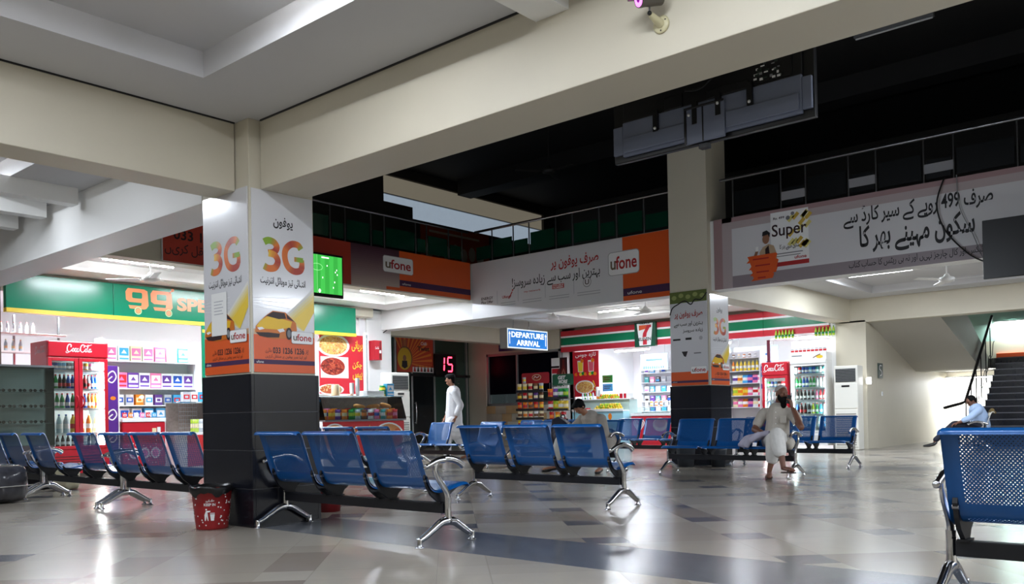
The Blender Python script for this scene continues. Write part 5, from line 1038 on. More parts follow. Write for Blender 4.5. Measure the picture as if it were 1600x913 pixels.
item('tall_box', 'skyblue', 'white', (CX + .85, CY + .30, 1.382), 0, 'sky-blue carton on the right end of the hot-food counter', None, .95); item('jar', 'yellow', 'green', (CX + .69, CY + .32, 1.382), 0, 'yellow jar beside the sky-blue carton on the counter', None, 1.5)
# ------------------------------------------------------------------ printed posters
def plate(mb, x, y, rx, ry, z, m): mb.disc(x, y, rx, ry, z, mat('plate_white', (236, 234, 230), .4)); mb.disc(x, y, rx * .86, ry * .82, z + .001, m)
def gritty(mb, x, y, rx, ry, z, cols, n, seed, s=.02):
    q = random.Random(seed)
    for k in range(n):
        a, r = q.uniform(0, 2 * PI), math.sqrt(q.random()); px, py = x + rx * r * math.cos(a), y + ry * r * math.sin(a); e = q.uniform(.6, 1.5) * s; ph_ = q.uniform(0, PI)
        mb.stroke([(px - e * math.cos(ph_), py - e * math.sin(ph_) * .7), (px + e * math.cos(ph_), py + e * math.sin(ph_) * .7)], s * .5, z + .0004 * (k % 4), cols[q.randrange(len(cols))])
pr = mat('poster_red', (206, 36, 52), .35); RC = [mat('rice_gold', (226, 178, 96), .5), mat('rice_red', (196, 92, 56), .5), mat('rice_pale', (240, 214, 160), .5)]; KC = [mat('meat_red', (160, 48, 32), .5), mat('meat_dark', (110, 30, 26), .5), mat('meat_glaze', (206, 96, 66), .5)]
t = thing('food_poster', 'tall red poster of rice and chicken dishes right of the green sign', 'poster', (11.85, 15.86, 1.5)); b = MB(); b.bb(0, 1.24, 0, .03, 0, 1.36, pr); b.build('board', t); b = MB(frame((0, -.002, 0), (1, 0, 0), (0, 0, 1)))
plate(b, .38, 1.10, .46, .26, 0, RC[0]); gritty(b, .38, 1.10, .38, .20, .003, RC, 150, 1, .03); b.rect(.02, .36, .80, .84, 0, mat('plate_white', (236, 234, 230), .4)); b.disc(.36, .62, .34, .20, .001, KC[0]); gritty(b, .36, .62, .30, .17, .003, KC, 120, 2, .04); plate(b, .30, .10, .36, .12, 0, RC[1]); gritty(b, .30, .12, .28, .09, .003, RC, 60, 3, .03)
b.text('بریانی', .90, .98, 1.22, 1.24, .003, PM['yellow'], .02, ar=True); b.text('چکن', .92, .56, 1.20, .76, .003, PM['yellow'], .02, ar=True); b.text('پیس', .92, .30, 1.20, .50, .003, PM['yellow'], .02, ar=True); b.build('printing', t)
t = thing('door_frame', 'narrow white door frame between the food poster and the white pilaster', 'door frame', (13.14, 15.86, 0.09)); b = MB(); b.bb(0, .04, 0, .06, 0, 2.8, white); b.bb(.09, .13, 0, .06, 0, 2.8, white); b.bb(0, .13, 0, .06, 2.8, 2.86, white); b.build('frame', t); b = MB(); b.bb(.04, .09, .02, .03, 0, 2.8, glass); b.build('glass_strip', t)
t = thing('flag_sign', 'small red bottle advert box projecting from the white pilaster', 'sign', (13.29, 15.66, 2.30)); b = MB(); b.bb(0, .22, .02, .29, .0, .46, redm); b.build('box', t, .006); b = MB(frame((0, .0185, 0), (1, 0, 0), (0, 0, 1))); cola_script(b, .02, .25, .13, .31, 0, white); b.poly([(.14, .02), (.20, .02), (.20, .22), (.185, .32), (.185, .43), (.155, .43), (.155, .32), (.14, .22)], 0, KC[1]); b.rect(.14, .16, .20, .23, .001, white); b.build('printing', t)
t = thing('drinks_poster', 'tall red poster of juice glasses left of the striped shop shelves', 'poster', (20.585, 15.36, 1.45), RZ); b = MB(); b.bb(0, .92, 0, .03, 0, 1.32, pr); b.build('board', t); b = MB(frame((0, -.002, 0), (1, 0, 0), (0, 0, 1)))
b.text('تازہ جوس', .10, 1.14, .84, 1.29, 0, white, .02, ar=True)
for (x, c_) in ((.28, PM['yellow']), (.66, mat('juice_pink', (220, 90, 110), .4))): b.poly([(x - .09, .72), (x + .09, .72), (x + .11, 1.06), (x - .11, 1.06)], 0, mat('plate_white', (236, 234, 230), .4)); b.poly([(x - .075, .74), (x + .075, .74), (x + .09, 1.02), (x - .09, 1.02)], .001, c_); b.disc(x + .06, 1.05, .06, .06, .002, PM['orange'], 12); b.stroke([(x - .02, 1.0), (x + .04, 1.12)], .012, .002, white)
for k in range(9): b.disc(.12 + .085 * k, .66 + .02 * (k % 2), .06, .05, .002 + .0004 * k, [PM['orange'], PM['red'], PM['yellow'], PM['green']][k % 4], 12)
plate(b, .42, .28, .34, .20, 0, RC[0]); gritty(b, .42, .28, .27, .15, .003, RC, 90, 5, .03); b.stroke([(.72, .46), (.80, .30), (.70, .22), (.82, .16)], .03, .003, PM['yellow']); b.build('printing', t)
t = thing('bottle_poster', 'dark cola bottle poster with a big red seven on the white pilaster', 'poster', (20.58, 16.16, 1.72), RZ); b = MB(); b.bb(0, .62, 0, .015, 0, .92, white); b.build('sheet', t); b = MB(frame((0, -.002, 0), (1, 0, 0), (0, 0, 1))); b.rect(0, .62, .30, .68, 0, inkk); b.rect(.02, .46, .40, .60, 0, rd); b.poly([(.26, .60), (.40, .60), (.26, .28), (.12, .28)], .001, mat('dim_red', (130, 40, 46), .4)); b.text('ELEVEN', .02, .06, .46, .18, .001, inkk, .03); b.poly([(.32, .16), (.60, .16), (.60, .92), (.32, .92)], .002, mat('cola_brown', (54, 26, 30), .35)); b.poly([(.38, .20), (.54, .20), (.56, .5), (.50, .70), (.50, .86), (.42, .86), (.42, .70), (.36, .5)], .003, KC[1]); b.stroke([(.40, .42), (.46, .58), (.52, .42)], .02, .004, mat('hand_tone', (214, 170, 140), .5)); b.build('printing', t)
t = thing('glass_poster', 'orange sunburst snack poster hanging inside the glass wall', 'poster', (17.42, 19.54, 2.32)); b = MB(); b.bb(0, 1.5, 0, .01, 0, 1.04, mat('burst_orange', (206, 70, 40), .5)); b.build('sheet', t); b = MB(frame((0, -.002, 0), (1, 0, 0), (0, 0, 1)))
for k in range(14): a = -.3 + k * .17; b.poly([(.35, .30), (.35 + 1.1 * math.cos(a) if .35 + 1.1 * math.cos(a) < 1.48 else 1.48, min(1.03, .30 + 1.1 * math.sin(a)) if a > 0 else .30 + .4 * math.sin(a)), (min(1.48, .35 + 1.1 * math.cos(a + .07)), min(1.03, max(.02, .30 + 1.1 * math.sin(a + .07))))], .0005 * (k + 1) * .1, mat('burst_gold', (232, 136, 52), .5))
b.disc(.32, .42, .46 if False else .30, .36, .002, PM['brown']); b.disc(.30, .40, .28, .34, .003, mat('sun_yellow', (226, 186, 48), .5)); b.poly([(.20, .34), (.40, .34), (.42, .16), (.30, .10), (.18, .16)], .004, inkk); b.disc(.30, .42, .07, .09, .005, mat('print_skin', (150, 104, 78), .5))
for k in range(4): b.stroke([(.22 + .05 * k, .72), (.20 + .06 * k, .98)], .03, .004, mat('print_skin', (150, 104, 78), .5))
b.text('Twist', .84, .66, 1.34, .80, .004, inkk, .03); b.text('Chilli', .98, .84, 1.22, .94, .004, white, .02); b.rect(.62, .0, 1.5, .16, .003, white)
for k in range(6): b.poly([(.66 + .14 * k, .02), (.76 + .14 * k, .02), (.71 + .14 * k, .22)], .004 + .0002 * k, [ink_r, inkk][k % 2])
b.build('printing', t)
# LED counter showing fifteen
t = thing('number_display', 'black display with glowing red digits on the glass wall', 'display', (19.05, 19.45, 2.24)); b = MB(); b.bb(-.12, .80, 0, .08, 0, .68, black); b.build('case', t, .01)
led = mat('red_led', (255, 40, 60), .4, em=5); b = MB(frame((0, -.003, 0), (1, 0, 0), (0, 0, 1)))
def seg(x, on):
    S_ = {'a': [(x + .03, .58), (x + .21, .58)], 'g': [(x + .03, .36), (x + .21, .36)], 'd': [(x + .03, .14), (x + .21, .14)], 'f': [(x + .015, .38), (x + .03, .56)], 'e': [(x, .16), (x + .01, .34)], 'b': [(x + .22, .38), (x + .235, .56)], 'c': [(x + .21, .16), (x + .22, .34)]}
    for k in on: b.stroke(S_[k], .045, 0, led)
seg(.04, 'bc'); seg(.40, 'afgcd'); b.build('digits', t)
# ------------------------------------------------------------------ snack racks before the stone wall
def snack_rack(label, x, y, w, zs, zt, headm, name='snack_rack'):
    t = thing(name, label, 'rack', (x, y, 0), RZ); b = MB(); wire = mat('rack_wire', (60, 60, 64), .4, .6)
    for e in (-w / 2, w / 2): b.tube([(e, .30, 0), (e, .30, zt - .26)], .012, wire, 8); b.tube([(e, .0, .0), (e, .0, .35)], .012, wire, 8); b.tube([(e, 0, .02), (e, .30, .02)], .012, wire, 8)
    b.tube([(-w / 2, .30, .02), (w / 2, .30, .02)], .012, wire, 8); b.build('frame', t)
    for z in zs: b = MB(); b.bb(-w / 2, w / 2, .02, .29, z - .014, z - .004, wire); b.bb(-w / 2, w / 2, .012, .02, z - .014, z + .05, wire); b.build('shelf', t)
    b = MB(frame((0, .28, zt - .27), (1, 0, 0), (0, 0, 1))); b.rrect(-w / 2, 0, w / 2, .30, .05, 0, headm); b.rrect(-w / 2, 0, w / 2, .30, .05, -.012, headm); b.build('header', t); return t
R1 = snack_rack('snack rack with a rounded red header in front of the dark window', 18.0, 14.92, .96, (1.57, 1.32, 1.07, .83, .58), 2.06, mat('rack_header_red', (176, 30, 44), .4))
b = MB(frame((0, .278, 1.79), (1, 0, 0), (0, 0, 1))); b.disc(.05, .17, .16, .085, .002, PM['cream']); b.disc(.05, .17, .14, .07, .003, KC[0]); b.stroke(catmull([(-.05, .14, 0), (0, .20, 0), (.06, .16, 0), (.14, .20, 0)], 4) and [(p.x, p.y) for p in catmull([(-.05, .14, 0), (0, .20, 0), (.06, .16, 0), (.14, .20, 0)], 4)], .02, .004, white); b.build('header_printing', R1)
GR = 'snack bags on the red rack'
for z, cols, nth in ((1.57, [('cream', 'yellow'), ('cream', 'yellow'), ('cream', 'red'), ('brown', 'cream'), ('silver', 'yellow')], 'top'), (1.32, [('brown', 'yellow'), ('red', 'cream'), ('cream', 'orange'), ('purple', 'cream'), ('brown', 'cream')], 'second'), (1.07, [('red', 'orange'), ('orange', 'red'), ('orange', 'brown'), ('red', 'orange'), ('orange', 'yellow')], 'third'), (.83, [('cream', 'brown'), ('cream', 'orange'), ('cream', 'red'), ('white', 'brown'), ('cream', 'brown')], 'fourth'), (.58, [('yellow', 'red')] * 5, 'fifth')):
    row('bag', cols, (18.06, 15.30, z), (0, -.19), 'on the %s shelf of the red-header rack' % nth, GR, RZ, 1.06)
item('bag', 'silver', 'yellow', (18.03, 15.10, 1.80), RZ, 'silver and yellow snack bag standing before the red rack header', GR, .8)
R2 = snack_rack('snack rack with a green header sign below the cola poster', 18.0, 13.98, .70, (1.36, 1.05, .78), 1.98, mat('rack_header_green', (16, 96, 66), .4))
b = MB(frame((0, .278, 1.71), (1, 0, 0), (0, 0, 1))); b.text('GET', -.16, .16, .10, .26, .002, white, .05, .2); b.text('MORE', -.14, .05, .16, .15, .002, white, .05, .2); b.rect(.0, .02, .24, .032, .002, white); b.build('header_printing', R2)
row('bag', [('orange', 'red'), ('purple', 'white'), ('green', 'white'), ('green', 'lime')], (18.06, 14.23, 1.36), (0, -.17), 'on the top shelf of the green-header rack', 'snack bags on the green rack', RZ, 1.25); row('bag', [('red', 'white'), ('lime', 'yellow'), ('yellow', 'white'), ('yellow', 'cream')], (18.06, 14.23, 1.05), (0, -.17), 'on the middle shelf of the green-header rack', 'snack bags on the green rack', RZ, 1.2); row('bag', [('red', 'orange'), ('orange', 'yellow'), ('red', 'white')], (18.06, 14.2, .78), (0, -.2), 'on the bottom shelf of the green-header rack', 'snack bags on the green rack', RZ, 1.1)
# ------------------------------------------------------------------ fruit stand
t = thing('fruit_stand', 'two-tier fruit stand before the red juice poster', 'stand', (19.5, 13.75, 0), RZ); b = MB(); pl = mat('stand_panel', (176, 200, 196), .35)
b.bb(-.85, .85, .30, .70, 0, 1.32, pl); b.bb(-.88, .88, .26, .74, 1.32, 1.35, white); b.build('back_tier', t, .004); b = MB(); b.bb(-.85, .85, 0, .30, 0, 1.0, mat('stand_front', (160, 214, 232), .4)); b.bb(-.85, .85, -.02, .30, 1.0, 1.03, white); b.bb(-.85, .85, -.02, .0, 1.03, 1.07, white); b.build('front_tier', t, .004)
b = MB(frame((0, -.003, 0), (1, 0, 0), (0, 0, 1))); b.disc(.42, .86, .06, .09, 0, PM['orange']); b.disc(-.3, .8, .10, .06, 0, PM['green']); b.build('printing', t)
fr = random.Random(4)
k = 0
for lay, (n, zz) in enumerate(((11, 0), (10, .055), (8, .11))):
    for i in range(n):
        for j in range(2):
            k += 1; item('fruit', 'yellow' if fr.random() < .75 else 'lime', 'white', (19.53 + .10 * j + fr.uniform(-.01, .01), 13.42 - .38 + .078 * i + .03 * lay + fr.uniform(-.01, .01), 1.034 + zz), fr.uniform(0, 6), 'yellow mango in the heap on the lower tier of the fruit stand', 'mangoes heaped on the lower tier', 1.0, fr.uniform(-.3, .3))
for lay, (n, zz) in enumerate(((9, 0), (7, .055))):
    for i in range(n):
        for j in range(2):
            item('fruit', 'lime' if (i + lay) % 3 == 0 else ('yellow' if fr.random() < .6 else 'orange'), 'white', (19.85 + .10 * j, 13.35 + .078 * i + .03 * lay, 1.352 + zz), fr.uniform(0, 6), 'mango in the heap on the upper tier of the fruit stand', 'mangoes heaped on the upper tier', 1.0, fr.uniform(-.3, .3))
for i in range(6):
    for j in range(2): item('round_fruit', 'red', 'white', (19.54 + .085 * j, 14.10 + .08 * i, 1.034), 0, 'red apple in the group at the left end of the lower tier', 'apples on the lower tier', 1.0)
row('bottle', ['clear', 'green', 'clear', 'lime', 'clear'], (19.9, 14.52, 1.352), (0, -.09), 'on the upper tier of the fruit stand', 'bottles on the fruit stand', RZ, .85)
for i, (dy, n) in enumerate(((14.02, 20), (13.92, 12))):
    cup_stack(19.92, dy, 1.352, n, ['tall stack of white paper cups on the fruit stand', 'lower stack of white paper cups on the fruit stand'][i], .05)
b = MB(); b.bb(-.22, .22, -.08, .08, 0, .13, white); b.bb(-.22, -.12, -.081, .08, 0, .131, redm); b.bb(-.08, .0, -.081, .08, 0, .131, redm); o = b.build('striped_carton', None, .003, 'red and white striped carton on the right end of the fruit stand', 'box'); o.location = (19.92, 13.02, 1.352); o.rotation_euler = (0, 0, RZ)
# ------------------------------------------------------------------ ice-cream freezers
def freezer(label, x, y, rz, W_, D_, H_, top, heart=False):
    t = thing('chest_freezer', label, 'freezer', (x, y, .0), rz); b = MB(); b.bb(-W_ / 2, W_ / 2, 0, D_, .02, H_ - .09, redm); b.build('body', t, .02); b = MB(); b.bb(-W_ / 2 - .01, W_ / 2 + .01, -.012, D_ + .01, H_ - .09, H_ - .02, white); b.bb(-W_ / 2 + .06, W_ / 2 - .06, .05, D_ - .05, H_ - .02, H_ - .008, glass); b.build('lid', t, .015)
    b = MB(frame((0, -.003, 0), (1, 0, 0), (0, 0, 1)))
    if heart:
        for s_ in (.16, .11, .06): b.stroke([(p.x, p.y) for p in catmull([(-W_ * .33, H_ * .62 - s_, 0), (-W_ * .33 - s_, H_ * .70, 0), (-W_ * .33 - s_ * .55, H_ * .70 + s_ * .6, 0), (-W_ * .33, H_ * .70 + s_ * .15, 0), (-W_ * .33 + s_ * .55, H_ * .70 + s_ * .6, 0), (-W_ * .33 + s_, H_ * .70, 0), (-W_ * .33, H_ * .62 - s_, 0)], 5)], .028, .001, white)
        b.disc(W_ * .12, H_ * .66, .22, .18, 0, PM['cream']); b.disc(W_ * .12, H_ * .70, .17, .12, .001, food2); b.text('نیا', W_ * .34, H_ * .62, W_ * .44, H_ * .78, .001, white, ar=True)
    else:
        b.rect(W_ * .18, H_ * .66, W_ * .28, H_ * .78, 0, PM['cream']); b.rect(W_ * .30, H_ * .68, W_ * .38, H_ * .80, 0, white); q = random.Random(6)
        for k in range(34): b.disc(q.uniform(-W_ * .46, W_ * .46), q.uniform(.1, H_ * .55), .012, .012, .0003, white, 8)
        for k in (-.2, 0, .2): b.disc(k, H_ * .30, .09, .10, .001, white, 14); b.disc(k, H_ * .30, .06, .07, .002, PM['pink'], 14)
    b.build('printing', t); return t
freezer('red chest freezer with a white heart mark in front of the striped shop', 19.75, 12.1, RZ, 1.44, .6, .95, white, True)
fz_ = freezer('red chest freezer with a white lid inside the green shop', 7.60, 15.42, 0, .80, .55, .94, white); fz_.location.z = .09
row('box', ['red', 'orange', 'white', 'pink', 'red', 'skyblue'], (7.32, 15.6, 1.022), (.11, 0), 'on the red freezer in the green shop', 'cartons on the freezer lid', 0, .5)
# ------------------------------------------------------------------ striped shop: counter, shelving, goods
t = thing('shop_counter', 'glass shop counter with white top in the striped shop, left of the far column', 'counter', (20.95, 12.78, 0), RZ); b = MB(); b.bb(-2.1, 2.1, 0, .5, 0, .75, white); b.bb(-2.1, 2.1, 0, .5, 1.10, 1.13, white); b.build('cabinet', t, .004); b = MB(); b.bb(-2.1, 2.1, .0, .008, .75, 1.10, glass); b.build('glass_front', t)
row('packet', ['green', 'red', 'white', 'teal', 'lime', 'red', 'pink', 'green', 'white', 'teal', 'dark', 'red'], (21.1, 12.3, .755), (0, -.15), 'in the glass counter of the striped shop', 'packets in the glass counter', RZ, 1.5)
row('jar', ['white', 'yellow', 'orange', 'orange', 'silver', 'white'], (21.15, 13.2, 1.132), (0, -.16), 'on the white counter of the striped shop', 'jars on the striped shop counter', RZ, 1.0)
def shelving(label, x, y, rz, W_, zs, H_, m=white, D_=.3):
    t = thing('shelf_unit', label, 'shelf', (x, y, 0), rz); b = MB(); b.bb(-W_ / 2, W_ / 2, D_, D_ + .02, 0, H_, m)
    for e in (-1, 1): b.bb(e * W_ / 2 - .015, e * W_ / 2 + .015, 0, D_, 0, H_, m)
    b.build('carcass', t)
    for z in zs: b = MB(); b.bb(-W_ / 2 + .015, W_ / 2 - .015, .0, D_, z - .02, z, m); b.build('shelf', t)
    return t
palew = mat('pale_shelf', (226, 228, 232), .4)
shelving('long white wall shelving full of packets inside the striped shop', 23.55, 13.2, RZ, 3.4, (1.0, 1.3, 1.6, 1.9, 2.2), 2.4, palew)
sel = ['white', 'silver', 'purple', 'skyblue', 'white', 'teal', 'white', 'blue', 'pink', 'silver', 'white', 'dark', 'white', 'skyblue', 'silver', 'white']
for r_, z in enumerate((2.2, 1.9, 1.6, 1.3, 1.0)): row('packet', [(sel[(i * 3 + r_ * 5) % 16], sel[(i * 7 + r_ * 3 + 2) % 16]) for i in range(16)], (23.68, 14.75, z), (0, -.205), 'on the %s shelf of the white wall shelving' % ['top', 'second', 'third', 'fourth', 'fifth'][r_], 'packets on the white wall shelving', RZ, 1.5)
lit = mat('lit_menu_board', (250, 252, 255), .4, em=1.5)
t = thing('light_board', 'glowing white board inside the striped shop, left of the far column', 'sign', (22.6, 12.15, 1.35), RZ); b = MB(); b.bb(-.42, .42, 0, .05, 0, .85, white); b.build('frame', t, .005); b = MB(); b.bb(-.39, .39, -.004, 0, .03, .82, lit); b.build('lit_face', t); b = MB(); b.bb(-.03, .03, .01, .05, -1.35, 0, steel); b.build('stand', t)
for i, (y, w_, z0, z1, lab) in enumerate(((14.0, .95, 2.25, 2.75, 'pale blue advert panel at upper left inside the striped shop'), (12.2, 1.5, 2.25, 2.75, 'pale blue advert panel at upper middle inside the striped shop'), (10.7, 1.3, 2.2, 2.75, 'pale blue advert panel right of the far column inside the striped shop'))):
    t = thing('hanging_poster', lab, 'sign', (22.9, y, z0), RZ); b = MB(); b.bb(-w_ / 2, w_ / 2, 0, .03, 0, z1 - z0, mat('panel_pale_blue', (196, 222, 240), .4)); b.build('sheet', t); b = MB(frame((0, -.002, 0), (1, 0, 0), (0, 0, 1))); q = random.Random(i)
    b.poly([(-w_ * .45, .05), (w_ * .1, .02), (-w_ * .1, .40)], 0, mat('panel_blue', (150, 190, 220), .4)); b.disc(w_ * .2, .2, .16, .14, 0, white); b.rect(-w_ * .3, .28, w_ * .3, .34, .001, mat('panel_text_blue', (70, 110, 170), .4))
    for k in range(10): b.rect(-w_ * .4 + k * w_ * .08, .04, -w_ * .4 + k * w_ * .08 + .05, .10 + .04 * q.random(), .002, mat('panel_text_blue', (70, 110, 170), .4))
    b.build('printing', t)
    for e in (-1, 1): MB().cyl((e * w_ * .4, .015, z1 - z0), (e * w_ * .4, .015, 3.2 - z0), .004, steel, n=6).build('wire', t)
for (y, z, c_, lab) in ((14.35, 1.95, 'green', 'green price card hanging left in the striped shop'), (14.35, 1.70, 'skyblue', 'blue price card below the green one in the striped shop')): b = MB(frame((20.9, y, z), (0, -1, 0), (0, 0, 1))); b.box((0, 0, 0), (.36, .22, .006), PM[c_]); b.rect(-.12, .03, .12, .05, .004, inkk); b.rect(-.12, -.03, .08, -.01, .004, inkk); b.build('price_card', None, 0, lab, 'card')
# right of the far column
shelving('shelf unit of colourful snacks right of the far column', 20.9, 10.12, RZ, .92, (2.32, 1.98, 1.66, 1.34, 1.04), 2.5, palew)
GS = 'goods on the colourful shelf right of the far column'; WS = 'on the %s shelf right of the far column'
row('jar', ['brown', 'cream', 'orange', 'brown', 'silver', 'brown'], (21.05, 10.45, 2.32), (0, -.15), WS % 'top', GS, RZ, .8); row('big_bottle', [('orange', 'cream')] + [('yellow', 'white')] * 7, (21.05, 10.46, 1.98), (0, -.11), WS % 'second', GS, RZ, .82)
row('bag', [('white', 'purple'), ('cream', 'orange'), ('skyblue', 'white'), ('blue', 'pink'), ('pink', 'purple'), ('white', 'pink')], (21.05, 10.42, 1.66), (0, -.14), WS % 'third', GS, RZ, 1.05); row('bag', [('yellow', 'lime'), ('yellow', 'orange'), ('orange', 'yellow'), ('pink', 'white'), ('white', 'red'), ('pink', 'cream')], (21.05, 10.42, 1.34), (0, -.14), WS % 'fourth', GS, RZ, 1.05); row('bag', [('cream', 'pink'), ('pink', 'white'), ('orange', 'white'), ('purple', 'pink'), ('white', 'cream'), ('red', 'white')], (21.05, 10.42, 1.04), (0, -.14), WS % 'fifth', GS, RZ, 1.05)
t = thing('card_rack', 'white rack of blue hanging cards left of the narrow red cooler', 'rack', (20.88, 9.48, 0), RZ); b = MB(); b.bb(-.16, .16, .06, .09, .3, 2.15, white); b.bb(-.16, .16, .0, .3, 0, .3, white); b.build('board', t, .004)
for i in range(4):
    for j in range(3): b = MB(); b.bb(-.155 + .105 * j, -.06 + .105 * j, .045, .058, 1.50 + .15 * i, 1.62 + .15 * i, [PM['blue'], PM['white'], PM['skyblue']][(i + j) % 3]); b.build('card', t)
row('bottle', [('red', 'yellow'), ('red', 'green'), ('yellow', 'red'), ('green', 'red'), ('red', 'white')], (20.95, 9.61, .302), (0, -.065), 'at the foot of the white card rack', 'sauce bottles at the card rack', RZ, .9)
b = MB(); b.bb(20.85, 20.90, 9.36, 9.44, 2.12, 2.72, mat('maroon_sleeve', (110, 24, 52), .5)); b.build('maroon_banner', None, .01, 'narrow maroon hanging banner above the narrow red cooler', 'banner')
# ------------------------------------------------------------------ green shop interior
b = MB(); b.bb(5.0, 6.7, 16.5, 16.8, 2.20, 2.23, white); b.bb(5.0, 6.7, 16.5, 16.8, 2.52, 2.55, white)
for x in (5.02, 5.9, 6.66):
    b.bb(x, x + .03, 16.78, 16.82, .1, 2.9, steel)
b.build('wall_shelf', None, .003, 'two-tier white shelf of small bottles above the red double-door cooler', 'shelf')
row('bottle', [('silver', 'white')] * 11, (5.12, 16.62, 2.552), (.105, 0), 'on the upper shelf behind the red double-door cooler', 'small bottles on the upper shelf', 0, .8); row('bottle', [('clear', 'cream')] * 8, (5.12, 16.62, 2.232), (.12, 0), 'on the lower shelf behind the red double-door cooler', 'small bottles on the lower shelf', 0, .85)
# glass display case with sunglasses at far left
t = thing('display_case', 'glass display case of sunglasses left of the red double-door cooler', 'display', (5.35, 14.72, .09)); b = MB(); b.bb(-.42, .42, 0, .42, 0, .5, mat('case_base', (70, 66, 70), .5)); b.build('base', t, .004); b = MB(); b.bb(-.42, .42, 0, .006, .5, 1.75, glass); b.bb(-.42, -.414, 0, .42, .5, 1.75, glass); b.bb(.414, .42, 0, .42, .5, 1.75, glass); b.build('glass_panels', t); b = MB(); b.bb(-.43, .43, 0, .43, 1.75, 1.78, grey); b.build('top', t); b = MB(); b.bb(-.42, .42, .41, .43, .5, 1.75, mat('case_back', (170, 182, 178), .5)); b.build('back', t)
for z in (.85, 1.10, 1.35): MB().bb(-.40, .40, .03, .40, z, z + .006, glass).build('glass_shelf', t)
for r_, z in enumerate((.856, 1.106, 1.356)):
    for i in range(5):
        b = MB()
        for e in (-1, 1): b.tube([(e * .032 + .026 * math.cos(a), 0, .024 + .02 * math.sin(a)) for a in [k * PI / 4 for k in range(9)]], .004, black, 6); b.lathe([(0, 0), (.026, .001), (.024, .003), (0, .004)], mat('dark_lens', (20, 18, 24), .1), (0, 0, 0), 10, Matrix.Translation((e * .032, .002, .024)) @ Matrix.Rotation(PI / 2, 4, 'X')); b.tube([(e * .058, 0, .03), (e * .06, .10, .03)], .003, black, 6)
        b.tube([(-.01, 0, .03), (.01, 0, .03)], .003, black, 6); o = b.build('sunglasses', None, 0, 'pair of dark sunglasses, %s from the left on the %s glass shelf' % (ORD[i], ['bottom', 'middle', 'top'][r_]), 'sunglasses', 'sunglasses in the display case'); o.location = (5.35 - .32 + .155 * i, 14.84, z + .092)
# purple chocolate stand, pink goods
t = thing('display_stand', 'tall purple display stand with white swirls right of the red double-door cooler', 'stand', (7.02, 15.45, .09)); b = MB(); b.bb(-.10, .12, .0, .30, 0, 1.86, mat('stand_purple', (88, 38, 140), .4)); b.build('panel', t, .01); b = MB(); b.bb(.12, .14, -.005, .30, 0, 1.84, white); b.build('edge', t)
b = MB(frame((0, -.002, 0), (1, 0, 0), (0, 0, 1)))
for (z_, s_) in ((1.62, 1), (.95, .9), (.55, .8)): b.stroke([(p.x, p.y) for p in catmull([(-.08, z_, 0), (-.04, z_ + .10 * s_, 0), (.04, z_ + .14 * s_, 0), (.09, z_ + .04 * s_, 0), (.02, z_ - .06 * s_, 0), (-.05, z_ - .02 * s_, 0), (.02, z_ + .05 * s_, 0)], 5)], .022, 0, white)
b.disc(.03, 1.28, .05, .035, 0, PM['orange'], 12); b.build('printing', t)
shelving('tall white shelf of pink and purple cartons in the green shop', 8.55, 17.0, 0, 1.95, (2.16, 1.62, 1.28, .95), 2.6, palew, .35)
row('tall_box', [('white', 'pink'), ('white', 'skyblue'), ('cream', 'pink'), ('white', 'pink'), ('pink', 'white'), ('white', 'silver'), ('skyblue', 'white')], (7.78, 17.16, 2.16), (.25, 0), 'on the top shelf in the green shop', 'cartons on the pink shelf', 0, 1.1)
row('tall_box', [('pink', 'white'), ('pink', 'red'), ('purple', 'white'), ('white', 'purple'), ('pink', 'white'), ('white', 'purple'), ('white', 'blue'), ('white', 'purple')], (7.74, 17.16, 1.62), (.235, 0), 'on the second shelf in the green shop', 'cartons on the pink shelf', 0, 1.12)
row('box', [('brown', 'white'), ('white', 'blue'), ('silver', 'blue'), ('orange', 'cream'), ('white', 'skyblue'), ('purple', 'white'), ('silver', 'blue'), ('skyblue', 'red'), ('skyblue', 'red')], (7.74, 17.16, 1.28), (.20, 0), 'on the third shelf in the green shop', 'cartons on the pink shelf', 0, 1.2)
row('tall_box', [('brown', 'cream'), ('white', 'blue'), ('white', 'blue'), ('skyblue', 'white'), ('skyblue', 'white'), ('silver', 'white'), ('silver', 'blue')], (7.78, 17.16, .95), (.25, 0), 'on the fourth shelf in the green shop', 'cartons on the pink shelf', 0, .95)
t = thing('wall_lamp', 'glowing warm bulb among the shelves of the green shop', 'lamp', (8.3, 16.93, 1.44)); MB().ball((0, 0, 0), .035, mat('warm_bulb', (255, 200, 120), .4, em=8), 12).build('bulb', t); MB().cyl((0, .03, 0), (0, .08, 0), .02, white).build('socket', t)
# snack counter right of the freezer, partly behind the near column
t = thing('snack_counter', 'wire-fronted snack counter with a red print, left of the near column', 'counter', (8.75, 15.0, .0)); b = MB(); b.bb(-.70, .70, 0, .5, 0, .72, white); b.bb(-.70, .70, .48, .5, .72, 1.28, mat('mottled_backboard', (120, 104, 98), .5)); b.bb(-.70, .70, .1, .5, 1.28, 1.30, glass); b.build('cabinet', t, .004); b = MB(frame((0, -.003, 0), (1, 0, 0), (0, 0, 1))); b.rect(-.55, .1, .65, .68, 0, counter_red); b.disc(.35, .45, .25, .18, .001, white); b.disc(.35, .46, .2, .14, .002, food2); b.build('printed_front', t)
b = MB(); 
for k in range(9): b.tube([(-.70 + .045 * k, .02, .72), (-.70 + .045 * k, .02, 1.28)], .003, steel, 6)
for k in range(8): b.tube([(-.70, .02, .74 + .075 * k), (-.34, .02, .74 + .075 * k)], .003, steel, 6)
b.build('wire_front', t)
row('bag', [('lime', 'cream'), ('silver', 'white'), ('white', 'silver'), ('brown', 'orange'), ('orange', 'yellow'), ('orange', 'red')], (8.47, 15.22, .722), (.17, 0), 'in the snack counter left of the near column', 'snack bags in the left snack counter', 0, 1.2)
